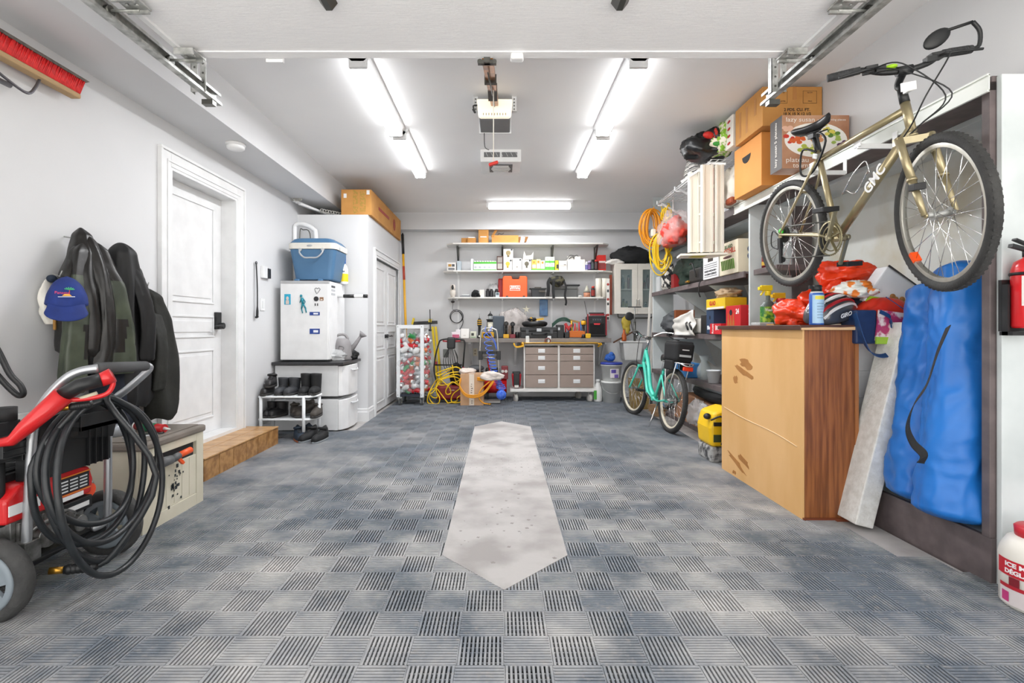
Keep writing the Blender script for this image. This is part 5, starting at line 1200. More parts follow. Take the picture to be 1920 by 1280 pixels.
can('spray_can', 'dark purple spray can on the middle shelf, second from the white carton', 1105.5, 7.84, zB, .027, .15, ('#38304a', '#6a4f86'), cap='#c9b8d8')
can('spray_can', 'black spray can on the middle shelf', 1111.5, 7.83, zB, .03, .17, ('#26262a', '#3e4a4c'), cap='#1c1c1f')
can('spray_can', 'black spray can with red collar on the middle shelf beside the red box', 1118, 7.82, zB, .03, .165, ('#2a2022', '#4b2a2c'), cap='#c32a24')
carton('red_box', 'red box with a picture at the right end of the middle shelf', 1121.5, 1136, 478, zB, '#c9271f', Y=7.83, prints=((.1, .9, .1, .5, '#8d3a3a'), (.1, .95, .5, .62, '#d8c9c6')))
# lower shelf
t = T('security_camera', 'white dome-headed security camera standing at the left end of the lower shelf', 'camera', (xw(849, 7.86), 7.86, zC+.0005))
m = MB(); m.lathe([(.035, 0), (.035, .03), (.045, .04), (.045, .1), (.035, .11)]); m.lathe([(.04, .11), (.042, .16), (.03, .195), (0, .2)]); m.build('body', flat('#dfd8ce', .4), t)
m = MB(); m.ell((0, -.035, .15), (.02, .01, .04)); m.build('lens_window', blk, t)
MB().ell((0, 0, -.07), (.03, .02, .018)).build('cable_clip', blk, t); m = MB(); m.tube(sp([(0, 0, -.02), (0, .0, -.12), (-.01, .05, -.18), (.04, .1, -.21), (.1, .16, -.2)], 5), .003); m.build('cord', blk, t)
t = T('silver_box', 'flat silver gadget and papers lying on the lower shelf left part', 'gadget', (xw(872, 7.88), 7.88, zC+.0005))
MB().box((0, 0, .012), (.15, .12, .024)).build('base', '#7f8286', t); MB().box((.01, 0, .036), (.12, .1, .022)).build('case', mat('gadget_silver', '#c6cacb', .3, .5), t, bevel=.006)
blob('black_cloth', blkm, 'crumpled black cloth hanging over the lower shelf edge', 'cloth', (xw(892, 7.83), 7.80, zC+.045), (.06, .05, .055), 9)
carton('charger_box', 'small white charger on the lower shelf beside the black cloth', 899, 908, 543, zC, '#e8e4dc', dep=.05)
for k in range(3): can('speaker_cylinder', 'short black cylinder on the lower shelf, %s of three' % ('left', 'middle', 'right')[k], (914.5, 921.5, 931)[k], 7.87, zC, .028, .13, ('#1d1d1f', '#29292c'), 'container', cap='#2a2a2c')
carton('weather_station', 'small grey digital display leaning on the red case', 929, 936.5, 548, zC, '#c9d2d4', Y=7.79, dep=.02, prints=((.15, .85, .45, .9, '#4c6068'),), cat='display')
blob('plastic_bag', film, 'crumpled clear plastic bag on the lower shelf behind the black cylinders', 'plastic bag', (xw(924, 7.97), 7.97, zC+.1), (.09, .05, .10), 6)
cred = mat('case_red', '#a81c1e', .45); corr = mat('case_orange', '#ee5a1c', .4)
t = T('red_tool_case', 'dark red tool case standing behind the orange tool case', 'tool case', (xw(961, 7.92), 7.92, zC+.0005)); MB().bx(-.225, .21, 0, .10, 0, .30).build('shell', cred, t, bevel=.02)
t = T('orange_tool_case', 'orange tool case with white maker plate standing on the lower shelf', 'tool case', (xw(965.5, 7.82), 7.80, zC+.0005))
m = MB(); m.prism([(-.19, .0), (.19, 0), (.19, .305), (.165, .325), (.075, .325), (.06, .275), (-.04, .275), (-.055, .325), (-.16, .325), (-.19, .305)], 'XZ', 0, .11); m.build('shell', corr, t, bevel=.012, seg=3)
MB().bx(-.05, .07, .02, .09, .276, .322).build('handle', mat('handle_brown', '#3b2620', .6), t, bevel=.01)
MB().bx(-.075, .075, -.002, .0, .10, .175).build('maker_plate', '#f5e6dc', t, bevel=.0) if 0 else None
m = MB()
for (a, b, c, d) in ((-.08, .08, .172, .178), (-.08, .08, .098, .104), (-.08, -.074, .104, .172), (.074, .08, .104, .172), (-.08, .08, .118, .138)): m.bx(a, b, -.002, .001, c, d)
m.build('maker_plate', '#f3ede8', t); txt('BAHCO', .04, t, (0, -.003, .155), '#f8f4f0', w=.12, bold=.0015); marks(6, .11, .012, t, (0, -.0035, .128), '#d9501a')
for x in (-.14, .12): MB().bx(x, x+.035, -.006, .02, -.0, .02).build('latch', blk, t)
t = T('black_bin', 'small black open bin with tools on the lower shelf right of the orange case', 'bin', (xw(1009, 7.84), 7.84, zC+.0005))
MB().box((0, .05, .065), (.22, .12, .13), taper=.85).build('body', mat('bin_black', '#2b2d30', .5), t, bevel=.004); MB().box((0, .05, .135), (.26, .14, .014)).build('rim', blk, t); m = MB(); m.box((0, .05, .15), (.1, .06, .02)); m.box((.06, -.02, .09), (.1, .03, .03)); m.build('tool', mat('tool_dark', '#4a443c', .6), t)
t = T('grey_tool_box', 'dark grey lidded tool box on the lower shelf behind the camouflage bag', 'tool box', (xw(1061, 7.87), 7.87, zC+.0005))
MB().bx(-.18, .18, 0, .16, 0, .125).build('body', mat('tb_grey', '#5b5c5b', .5), t, bevel=.008); MB().bx(-.185, .185, -.005, .165, .127, .175).build('lid', mat('tb_lid', '#626361', .5), t, bevel=.01)
MB().bx(-.0, .22, -.01, .11, .178, .20).build('tray', blk, t, bevel=.008)
t = T('camouflage_bag', 'dark camouflage waist bag with hanging straps draped on the lower shelf', 'bag', (xw(1045, 7.8), 7.80, zC+.25))
camo = mat('camo', '#4a4632', .8, col2='#1b1a17', scale=22, thr=(.48, .52))
m = MB(); m.ell((0, .03, .0), (.12, .06, .08), 20, 12, amp=.15, seed=3); m.build('body', camo, t)
m = MB(); m.strap(sp([(.1, 0, .0), (.13, -.03, -.1), (.11, -.05, -.22), (.13, -.05, -.32), (.12, -.05, -.38)], 5), (1, .2, 0), .03, .004); m.build('strap', blkm, t)
m = MB(); m.strap(sp([(-.1, 0, .04), (-.14, -.02, -.02), (-.14, -.03, -.12), (-.15, -.03, -.24)], 5), (1, .2, 0), .05, .006); m.build('strap', blkm, t)
m = MB(); m.strap(sp([(-.05, -.02, .0), (-.07, -.04, -.12), (-.06, -.05, -.27)], 5), (1, .2, 0), .04, .006); m.build('strap', blkm, t)
t = T('glue_bottle', 'glue tub with pale cone top and orange band on the lower shelf', 'bottle', (xw(1100.5, 7.84), 7.84, zC+.0005))
MB().lathe([(.05, 0), (.052, .07)]).build('tub', flat('#c98a6a', .5), t); MB().lathe([(.054, .07), (.054, .08)]).build('band', '#4c4e50', t); MB().lathe([(.05, .08), (.03, .12), (.008, .18), (0, .18)]).build('cone', flat('#bcb9a8', .5), t)
can('oil_bottle', 'black bottle with red cap ring on the lower shelf', 1112, 7.83, zC, .03, .17, ('#202024', '#8f2a22'), 'bottle', cap='#c8382a')
for k, px in enumerate((1122, 1133.5)): MB_ = MB().lathe([(.045, 0), (.045, .29)], n=24); o = one('paper_roll', MB_, flat('#ece6d8', .8), ('left', 'right')[k]+' one of two tall cream paper rolls on the lower shelf', 'paper roll', (xw(px, 7.84), 7.84, zC+.0005))
one('bottle_cap_tin', MB().lathe([(.03, 0), (.03, .02), (.02, .026), (0, .026)]), '#e6e4dc', 'small white round tin lid on the lower shelf beside the glue tub', 'tin', (xw(1088, 7.8), 7.80, zC+.0005))
t = T('spirit_level', 'white and red spirit level hanging upright right of the shelves', 'spirit level', (xw(1140, 7.80), 7.80, zw(600, 7.8)))
MB().bx(-.025, .025, 0, .02, 0, .64).build('body', flat('#ece9e3', .4), t, bevel=.002)
for z_ in (.08, .32, .55): MB().cyl((0, -.002, z_), (0, .022, z_), .02, n=16).build('vial', '#a93a30', t)
for z_ in (.0, .22, .42): MB().bx(-.015, .015, -.001, 0, z_+.01, z_+.05).build('mark', '#3a3b3c', t)
o = one('brown_level', MB().bx(-.02, .02, 0, .02, 0, .62), '#8a3a22', 'reddish brown straight edge hanging right behind the white spirit level', 'straight edge', (xw(1145.5, 7.84), 7.85, zw(590, 7.84)))
# glass-door cabinet
cr = mat('cabinet_cream', '#e2ddd3', .5)
t = T('glass_cabinet', 'cream wall cabinet with two glazed doors on the back wall', 'cabinet', (1.745, 7.78, 1.32))
W_, H_, D_ = .62, .77, .31
m = MB(); m.bx(0, W_, .025, D_, 0, .018); m.bx(0, W_, .025, D_, H_-.018, H_); m.bx(0, .018, .025, D_, .018, H_-.018); m.bx(W_-.018, W_, .025, D_, .018, H_-.018); m.bx(.018, W_-.018, D_-.008, D_, .018, H_-.018); m.build('carcass', cr, t)
MB().bx(.018, W_-.018, .03, D_-.01, .37, .385).build('shelf', cr, t)
gl = mat('pane_glass', '#8fa3a6', .05, alpha=.28)
for k, x0 in enumerate((.004, .352)):
    w_ = .344 if k == 0 else .264; m = MB(); s_ = .085 if k == 0 else .075
    m.bx(x0, x0+w_, 0, .024, 0, .10); m.bx(x0, x0+w_, 0, .024, H_-.09, H_); m.bx(x0, x0+s_, 0, .024, .10, H_-.09); m.bx(x0+w_-s_, x0+w_, 0, .024, .10, H_-.09); d_ = m.build('door', cr, t, bevel=.002)
    MB().bx(x0+s_-.002, x0+w_-s_+.002, .010, .014, .098, H_-.088).build('pane', gl, d_)
MB().bx(.325, .331, -.018, -.0, .12, .22).build('handle', steel, t); MB().bx(.365, .371, -.018, -.0, .12, .22).build('handle', steel, t)
random.seed(5)
k = 0
for z_, xs in ((1.32+.02, (.12, .17, .22, .46, .52)), (1.32+.387, (.10, .16, .21, .25, .45, .50, .55))):
    for x in xs:
        c = random.choice(['#2a3140', '#7a1f2c', '#c9c4b2', '#37506e', '#22262a', '#d7d9da', '#8a8a3c'])
        nm = {'#2a3140': 'dark blue', '#7a1f2c': 'dark red', '#c9c4b2': 'cream', '#37506e': 'steel blue', '#22262a': 'black', '#d7d9da': 'white', '#8a8a3c': 'olive'}[c]
        h = random.uniform(.12, .26); ordn = ('first', 'second', 'third', 'fourth', 'fifth', 'sixth', 'seventh')[xs.index(x)]
        can('bottle', '%s bottle behind the cabinet glass, %s from the left on the %s' % (nm, ordn, 'bottom' if z_ < 1.5 else 'inner shelf'), 0, 7.95, z_, .022, h, (c,), 'bottle', cap=random.choice(['#111111', '#dddddd']), group='bottles in the glass cabinet').location.x = 1.745+x
blob('black_jacket_heap', blkm, 'black jacket heaped on top of the glass-door cabinet', 'jacket', (xw(1183, 7.92), 7.93, 2.09+.13), (.27, .13, .155), 12, amp=.3, n=40)
blob('white_cloth', flat('#e9e6e0', .8), 'white cloth under the black jacket, hanging off the cabinet left edge', 'cloth', (xw(1153, 7.85), 7.86, 2.09+.03), (.14, .07, .045), 5, amp=.3)
# ---- workbench
bt = mat('bench_grey', '#77706c', .6, col2='#8a8480', scale=5, stretch=(1, 3, 3))
t = T('workbench', 'long dark grey workbench top fixed along the back wall', 'workbench', (0, 0, .95))
MB().bx(-.70, 1.625, 7.48, YB-.001, -.06, 0).build('top', bt, t, bevel=.003)
for x in (-.5, .2, 1.55): m = MB(); m.bx(x, x+.04, YB-.04, YB-.001, -.45, -.061); m.bar((x+.02, YB-.03, -.42), (x+.02, 7.7, -.07), .03, .03); m.bx(x, x+.04, 7.6, YB-.04, -.09, -.061); m.build('bracket', white, t)
zb = .9505; YW = 7.62
t = T('power_adapters', 'white smart plugs piled at the left end of the workbench', 'plug', (xw(855, YW), YW, zb)); 
for x, z_, s in ((-.03, .05, .09), (.03, .08, .1), (.01, .03, .06)): MB().box((x, 0, z_), (.07, .05, s), rot=(0, .2*x*10, 0)).build('plug_body', flat('#e9e4e8', .5), t, bevel=.008)
MB().box((.0, -.03, .03), (.1, .02, .05)).build('plug_print', '#c05a7a', t)
o = carton('white_carton', 'plain white cube carton on the workbench by the plugs', 864, 879.5, 616, zb, '#f0eeea', Y=YW, dep=.12, prints=((.3, .6, .25, .32, '#c8c4c0'),))
carton('lamp_box', 'small cream box with black pictures on the workbench', 882, 893, 621, zb, '#d6d8c6', Y=7.58, dep=.08, prints=((.15, .6, .35, .75, '#3a3c38'), (.1, .9, .05, .2, '#8aa486')))
def drill(label, px, py_top, Y, body, batt, h=None):
    t = T('cordless_drill', label, 'drill', (xw(px, Y), Y, zb)); h = h or zw(py_top, Y)-zb
    MB().box((0, 0, .03), (.085, .1, .06)).build('battery', flat(batt, .5), t, bevel=.008); m = MB(); m.cyl((0, 0, .06), (0, -.01, h*.72), .02, n=12); m.build('grip', blk, t)
    m = MB(); m.cyl((0, -.09, h*.85), (0, .08, h*.85), .036, n=16); m.build('motor_housing', flat(body, .5), t); MB().cyl((0, -.12, h*.85), (0, -.09, h*.85), .02, .028, n=14).build('chuck', blk, t)
    return t
t = T('cordless_screwdriver', 'upright black and yellow driver with long bit on the workbench', 'screwdriver', (xw(899, YW), YW, zb))
m = MB(); m.lathe([(.036, 0), (.034, .03), (.022, .05), (.02, .17), (.032, .19), (.034, .25), (.02, .29), (.012, .30)]); m.build('body', blk, t)
for z_ in (.2, .23, .26): MB().lathe([(.035, z_), (.035, z_+.012)]).build('yellow_ring', '#d8a52a', t)
MB().cyl((0, 0, .3), (0, 0, .37), .005, n=8).build('bit', steel, t); MB().cyl((.0, -.036, .03), (0, -.04, .03), .015).build('lamp', '#f2efe0', t)
t = T('yellow_case', 'low yellow and black tool standing on the workbench under the lantern', 'tool', (xw(915, YW), YW, zb)); MB().bx(-.1, .09, -.04, .08, 0, .09).build('body', flat('#d9a41e', .5), t, bevel=.015); MB().bx(-.07, .05, -.05, -.041, .03, .075).build('panel', blk, t)
t = T('lighthouse_lantern', 'black and cream lighthouse shaped lantern on the workbench', 'lantern', (xw(919, YW), 7.72, zb+.0))
m = MB(); m.bx(-.05, .05, -.05, .05, .0, .27); m.build('tower', blkm, t, bevel=.004); MB().bx(-.04, .04, -.052, -.05, .10, .24).build('panel', flat('#c9c6b4', .5), t); m = MB(); m.cyl((0, -.055, .19), (0, -.053, .19), .028, n=18); m.cyl((0, -.055, .12), (0, -.053, .12), .018, n=18); m.build('dial', '#eceadf', t)
m = MB(); m.lathe([(.062, .27), (.062, .285), (.05, .285)]); m.cyl((0, 0, .34), (0, 0, .385), .045, .006, n=12); m.cyl((0, 0, .38), (0, 0, .41), .005, n=8); m.build('roof', blk, t); 
MB().cyl((0, 0, .285), (0, 0, .34), .030, n=12).build('lens', mat('lantern_glass', '#d4dde0', .2, alpha=.7), t)
t = T('dark_grey_case', 'tall dark grey soft case standing on the workbench beside the lantern', 'case', (xw(934, YW), 7.66, zb)); MB().bx(-.085, .095, 0, .14, 0, .335).build('shell', mat('case_slate', '#46505a', .6), t, bevel=.02, seg=3)
drill('black drill with yellow battery on the workbench', 949, 602, 7.6, '#3a3026', '#e0a91f'); drill('black drill with dark red battery on the workbench', 961, 603, 7.58, '#2f2a2b', '#7c2530')
carton('small_wood_block', 'small brown wooden block behind the two drills', 953, 959, 610, zb, '#9a7448', Y=7.75, dep=.05)
can('black_tin', 'short black tin beside the black tool case', 970, 7.58, zb, .035, .11, ('#1e1e20',), 'tin')
blob('plastic_wrap', mat('wrap_film', '#ded5d0', .2, alpha=.38, bump=1, bscale=25), 'big crumpled clear plastic wrap behind the drills on the workbench', 'plastic wrap', (xw(962, 7.86), 7.88, zb+.19), (.24, .14, .22), 14, amp=.3, n=40)
t = T('tool_case', 'wide black hard tool case with latches on the workbench', 'tool case', (xw(1010, 7.55), 7.53, zb))
MB().bx(-.27, .28, 0, .3, 0, .10).build('base', blk, t, bevel=.01); MB().bx(-.27, .28, 0, .3, .102, .165).build('lid', mat('case_black', '#26282a', .5), t, bevel=.012)
for x in (-.17, .19): MB().bx(x-.02, x+.02, -.012, 0, .07, .13).build('latch', mat('latch_grey', '#4b4e51', .5), t)
m = MB(); m.tube(sp([(-.09, 0, .07), (-.09, -.04, .06), (.10, -.04, .06), (.1, 0, .07)], 3), .012); m.build('handle', blk, t)
MB().bx(-.03, .04, -.003, 0, .10, .145).build('white_label', '#cfd3d6', t)
for k_, px in enumerate((989, 1030)): one('light_battery', MB().box((0, 0, 0), (.055, .035, .12)), flat('#d5d9da', .4), ('left', 'right')[k_]+' one of two light grey clips hanging on the workbench front edge', 'clip', (xw(px, 7.46), 7.455, .925), group='grey clips on the bench', bevel=.01)
t = T('robot_disc', 'round black disc shaped tool lying on top of the black tool case', 'tool', (xw(1003, 7.6), 7.66, zb+.168)); MB().lathe([(.12, 0), (.17, .01), (.195, .04), (.19, .07), (.15, .085), (.03, .09), (0, .09)], n=36).build('disc', blk, t)
MB().lathe([(.06, .086), (.06, .098), (.0, .1)]).build('green_ring', '#5aa63a', t) if 0 else None
MB().ell((.03, -.12, .084), (.015, .01, .01)).build('button', '#dcdcdc', t)
t = T('work_gloves', 'yellow and black work gloves lying on the round black disc', 'gloves', (xw(1005, 7.6), 7.66, zb+.262)); m = MB(); m.ell((-.05, 0, .02), (.07, .05, .028), amp=.2); m.build('glove', blkm, t); m = MB(); m.bar((-.08, -.03, .05), (-.05, -.03, .0), .02, .03); m.bar((-.02, 0, .01), (.12, 0, .03), .02, .03); m.build('cuff', '#d8a82c', t)
t = T('water_bottle_box', 'blue blister pack hanging on the back wall above the tool case', 'package', (xw(1020, 8.0), 8.05, zw(592, 8.0))); MB().bx(-.065, .065, 0, .03, 0, .26).build('blister', mat('blue_pack', '#4b86b8', .3, col2='#2f5f94', scale=14), t, bevel=.006)
t = T('paper_star', 'white paper star on a short stick above the plastic wrap', 'star', (xw(987, 7.9), 7.9, zw(600, 7.9))); m = MB(); m.cyl((-.03, 0, -.10), (.0, 0, .16), .006, n=6); m.build('stick', '#d9d5ca', t); m = MB()
for k_ in range(5): a = PI/2+2*PI*k_/5; m.prism([(.0+.015*math.cos(a-1.2), .17+.015*math.sin(a-1.2)), (.07*math.cos(a), .17+.07*math.sin(a)), (.015*math.cos(a+1.2), .17+.015*math.sin(a+1.2))], 'XZ', -.004-.0004*k_, .004+.0004*k_)
m.build('star', '#ece7cf', t)
t = T('small_tool_case', 'small black case with pale label next to the wide black tool case', 'tool case', (xw(1050, 7.56), 7.56, zb)); MB().bx(-.045, .06, 0, .2, 0, .20).build('shell', blk, t, bevel=.01); MB().bx(-.03, .0, -.002, 0, .12, .16).build('white_label', '#b8bcbf', t)
t = T('tool_tote', 'orange tool organiser full of red and yellow hand tools on the workbench', 'tool organiser', (xw(1080, 7.58), 7.58, zb))
MB().bx(-.10, .14, 0, .16, .01, .11).build('tray', flat('#c9691e', .5), t, bevel=.01); MB().bx(-.17, -.1, -.02, .12, 0, .09).build('black_tray', blk, t, bevel=.01)
random.seed(9)
for k_ in range(9):
    x = -.15+k_*.034; m = MB(); h = random.uniform(.16, .27); m.cyl((x, .04, .05), (x+random.uniform(-.02, .02), .04, h), .011, n=8); m.build('tool_handle', ['#c3272b', '#2b5fa6', '#20242a', '#d9a821', '#c3272b', '#8b5a2a'][k_ % 6], t)
m = MB(); m.bar((-.16, .03, .22), (-.1, .03, .12), .05, .04); m.bar((-.13, 0, .14), (-.06, 0, .2), .03, .03); m.build('red_tool', '#b3262a', t)
t = T('garden_hose', 'dark green hose and cable looped over the tools on the workbench', 'hose', (xw(1055, 7.7), 7.72, zb)); m = MB()
for k_ in range(3): m.tube(sp([(-.16, -.02, .17+.02*k_), (-.06, 0, .25+.02*k_), (.06, 0, .26+.02*k_), (.16, 0, .2), (.1, 0, .10)], 6), .010)
m.build('hose', mat('hose_green', '#1c4638', .5), t)
m = MB(); m.bar((-.0, .05, .28), (.26, .05, .22), .02, .03); one('wooden_stick', m, mat('slat_wood', '#a3834f', .7), 'thin wooden slat lying across the hand tools on the workbench', 'slat', (xw(1065, 7.7), 7.72, zb))
t = T('yellow_driver', 'upright black and yellow driver between the tool organiser and red radio', 'screwdriver', (xw(1094, 7.6), 7.60, zb)); MB().lathe([(.04, 0), (.035, .05), (.02, .06), (.02, .18), (.03, .2), (.03, .26), (.012, .28)]).build('body', blk, t); MB().lathe([(.034, .2), (.04, .22), (.034, .26)]).build('yellow_head', '#e0a81c', t)
o = one('tape_measure', MB().box((0, 0, .035), (.075, .05, .07)), '#e0b31f', 'yellow tape measure on the workbench in front of the radio', 'tape measure', (xw(1103, 7.5), 7.51, zb), bevel=.012)
t = T('jobsite_radio', 'black and red jobsite radio with antenna on the workbench', 'radio', (xw(1119, 7.56), 7.58, zb))
MB().bx(-.135, .15, 0, .2, .02, .33).build('case', blk, t, bevel=.02)
m = MB()
for a, b, c, d in ((-.14, -.12, .04, .36), (.135, .155, .04, .36), (-.1, .12, .335, .365)): m.bx(a, b, -.01, .02, c, d)
m.build('guard', cred if 0 else flat('#8f1f2a', .4), t, bevel=.006)
m = MB(); m.bx(-.10, .115, -.006, 0, .06, .22); m.build('speaker_grille', mat('grille', '#141416', .9, bump=1, bscale=200), t); MB().bx(-.06, .08, -.006, 0, .24, .31).build('display_panel', '#2b2d33', t); 
for k_ in range(4): m = MB(); m.cyl((-.05+k_*.035, -.012, .275), (-.05+k_*.035, 0, .275), .008, n=10); m.build('button', '#6b6e74', t)
MB().prism([(-.035, .200), (.045, .200), (.055, .222), (-.045, .222)], 'XZ', -.012, -.0065).build('red_logo', '#e0323c', t); MB().cyl((-.12, .1, .33), (-.165, .1, .56), .004, n=6).build('antenna', blk, t); MB().bx(-.1, .12, .05, .1, .365, .385).build('carry_handle', blk, t)
# wall outlet, cable coil
t = T('wall_outlet', 'cream power outlet low on the back wall', 'outlet', (xw(891, YB), YB, zw(660, YB))); MB().bx(-.035, .035, -.008, 0, -.06, .06).build('plate', flat('#e9e2cf', .5), t, bevel=.002); m = MB(); m.cyl((0, -.012, -.022), (0, -.008, -.022), .015); m.cyl((0, -.012, .022), (0, -.008, .022), .015); m.build('socket', '#b9ad94', t)
t = T('black_cable', 'black cable looped on the back wall under the security camera', 'cable', (xw(856, 8.05), 8.06, zw(600, 8.05))); m = MB()
for k_ in range(2): m.torus((0, -k_*.012, .06-.01*k_), .105-.012*k_, .005, (0, 1, .1), 28, 6)
m.tube(sp([(.02, 0, .15), (.08, 0, .08), (.1, 0, -.05), (.02, 0, -.18), (-.06, -.1, -.2)], 6), .005); m.build('cable', blk, t)
# ---- wheeled drawer chest
t = T('drawer_cart', 'white rolling drawer cabinet with eight taupe drawer fronts under the workbench', 'drawer cabinet', (.33, 7.44, 0))
dk = mat('drawer_taupe', '#a08f85', .45)
m = MB(); m.bx(0, 1.045, .02, .46, .21, .225); m.bx(0, 1.045, .02, .46, .845, .868); m.bx(0, .02, .02, .46, .225, .845); m.bx(1.025, 1.045, .02, .46, .225, .845); m.bx(.50, .53, .015, .46, .225, .845); m.bx(.02, 1.025, .445, .46, .225, .845); m.build('carcass', mat('cart_white', '#eceae6', .4), t, bevel=.003)
MB().bx(-.20, 1.065, 0, .47, .165, .209).build('base_board', mat('cart_white'), t, bevel=.004)
zs = [(.228, .41), (.416, .60), (.606, .70), (.706, .80)]; zs = [(.23, .412), (.418, .612), (.618, .712), (.718, .818)]
for x0, x1 in ((.024, .497), (.533, 1.021)):
    for a, b in zs:
        f_1 = MB().bx(x0, x1, 0.0, .018, a, b).build('drawer_front', dk, t, bevel=.002); c = (x0+x1)/2; z_ = (a+b)/2
        m = MB(); m.bx(c-.05, c+.05, -.006, 0, z_-.028, z_+.028); m.bx(c-.045, c+.045, -.012, -.006, z_-.004, z_+.02); m.build('handle', mat('handle_white', '#eef0f1', .3), f_1, bevel=.001)
for x in (-.12, .98, .86):
    y = .08 if x != .86 else .4
    w_ = MB().lathe([(.02, -.018), (.058, -.018), (.062, -.01), (.062, .01), (.058, .018), (.02, .018)], (x, y, .062), (.9, .4, 0), 28).build('caster_wheel', flat('#c9c6c0', .6), t)
    m = MB(); m.bx(x-.035, x+.035, y-.035, y+.035, .155, .165); m.bar((x+.03, y+.0, .155), (x, y, .062), .04, .006); m.bar((x-.03, y+.0, .155), (x-.0, y-.02, .062), .04, .006); m.build('caster_fork', flat('#b9b7b0', .4), w_)
t = T('yellow_band', 'yellow and black rubber pad lying on the rolling drawer cabinet, drooping at left', 'pad', (0, 0, 0))
ya = mat('pad_yellow', '#e5ad17', .5); m = MB(); m.strap(sp([P(963, 643, 7.42), P(968, 650, 7.42), P(980, 648, 7.42), P(985, 643.6, 7.45), P(1045, 643.3, 7.45), P(1060, 643.6, 7.44), P(1120, 643.6, 7.44), P(1124, 648, 7.42)], 5), lambda u: (0, 1, 0), .10, .022); m.build('pad', ya, t); m = MB(); m.bx(xw(966, 7.44), xw(1120, 7.44), 7.385, 7.40, .871, .880); m.build('black_edge', blk, t)
t = T('tape_roll', 'roll of brown tape standing on the rolling drawer cabinet', 'tape', (xw(1027, 7.44), 7.44, .869+.028)); m = MB(); m.lathe([(.03, -.02), (.045, -.02), (.045, .02), (.03, .02), (.03, -.02)], (0, 0, .018), (0, 1, 0), 28, cap=False); m.build('tape', flat('#6d3a34', .5), t)
carton('marker_papers', 'white papers lying on the rolling drawer cabinet', 990, 1020, 641, .883, '#ece8e2', Y=7.44, dep=.12, h=.008, cat='papers')
t = T('red_charger', 'red and black work light on the left end of the cart base', 'work light', (xw(968.5, 7.48), 7.47, .21)); MB().box((0, .05, .12), (.15, .12, .20), taper=.75).build('body', flat('#b3222c', .4), t, bevel=.02); MB().box((0, -.012, .13), (.09, .02, .2)).build('front_panel', blk, t, bevel=.008); MB().box((0, -.022, .035), (.06, .02, .035)).build('white_tag', '#e6e3da', t); MB().box((0, .05, .235), (.12, .12, .02)).build('top_cap', blk, t, bevel=.006)
# ---- corner: yellow pole
t = T('extension_pole', 'yellow extension pole with black tip leaning in the back left corner', 'pole', (0, 0, 0)); a, b = P(765, 735, 7.62), P(755, 448, 7.75)
m = MB(); m.cyl(a, b, .018, n=14); m.build('pole', flat('#e3a81f', .4), t); c = a.lerp(b, .73); d = a.lerp(b, .82); MB().cyl(c, d, .0185, n=14).build('red_sticker', '#b8452a', t); MB().cyl(a.lerp(b, .9), a.lerp(b, 1.03), .021, n=14).build('black_collar', blk, t); MB().cyl(b, b+Vector((0, 0, .09)), .011, n=10).build('tip', blk, t)
# ---- can cart
cart = T('can_cart', 'white wheeled wooden frame cart holding a bag of cans in the back left', 'cart', (-1.475, 7.12, 0))
wp = mat('painted_wood', '#e9ecee', .5); W_, D_ = .385, .46
for x in (0, W_-.05):
    for y in (0, D_-.04): MB().bx(x, x+.05, y, y+.04, .13, 1.145).build('post', wp, cart, bevel=.002)
for y in (0, D_-.04): MB().bx(.051, W_-.051, y+.001, y+.039, 1.095, 1.144).build('top_rail', wp, cart, bevel=.002)
for x in (.001, W_-.049): MB().bx(x, x+.048, .041, D_-.041, 1.095, 1.144).build('side_rail', wp, cart, bevel=.002)
MB().bx(.051, W_-.051, .002, D_-.002, .14, .17).build('base', mat('base_blue', '#272c3a', .6), cart)
m = MB()
for x in (.02, W_-.03):
    for z_ in (.16, 1.12): m.cyl((x, -.002, z_), (x, 0, z_), .006, n=8)
m.build('screws', steeld, cart)
for x in (.05, W_-.03):
    for y in (.04, D_-.05):
        w_ = MB().cyl((x-.012, y, .048), (x+.012, y, .048), .046, n=22).build('caster_wheel', mat('caster_grey', '#4a4c4e', .6), cart); m = MB(); m.bx(x-.028, x+.028, y-.025, y+.025, .118, .13); m.bx(x-.024, x-.018, y-.012, y+.012, .04, .12); m.bx(x+.018, x+.024, y-.012, y+.012, .04, .12); m.cyl((x-.026, y, .048), (x+.026, y, .048), .008, n=8); m.build('caster_fork', steel, w_)
bagc = mat('clear_bag', '#eef2f2', .12, alpha=.16, bump=.8, bscale=14)
bag = T('clear_bag', 'big clear plastic bag hanging in the white cart, full of empty cans', 'bag', (-1.475, 7.12, 0))
def fn(u, v):
    a = 2*PI*u; z_ = .18+.90*v; k_ = 1+.10*noise.noise(Vector((math.cos(a)*2, math.sin(a)*2, v*5)))*2
    ww = (.21+.05*math.sin(PI*min(1, v*1.4)))*(1 if v < .8 else 1-(v-.8)*1.2); c, s = math.cos(a), math.sin(a); f_2 = (abs(c)**4+abs(s)**4)**-.25
    return Vector((.215+c*f_2*ww*k_*.95, .23+s*f_2*ww*k_*.85, z_))
MB().surf(fn, 36, 26, wrapu=True).build('film', bagc, bag)
def drinkcan(col, crush, seed):
    random.seed(seed); m = MB(); r = .033
    pr = [(.0, 0), (.024, 0), (.029, .004), (r, .012), (r, .03), (r*(1-crush), .06), (r, .09), (r, .10), (.027, .118), (.026, .121), (.0, .119)]
    m.lathe(pr, n=14, cap=False); m.add([], [])
    for i in range(len(m.f)): m.m[i] = 0 if 14*2 <= i < 14*8 else 1
    o = m.build('drink_can', [flat(col, .3), mat('can_metal', '#d9dcde', .3, .7)]); return o
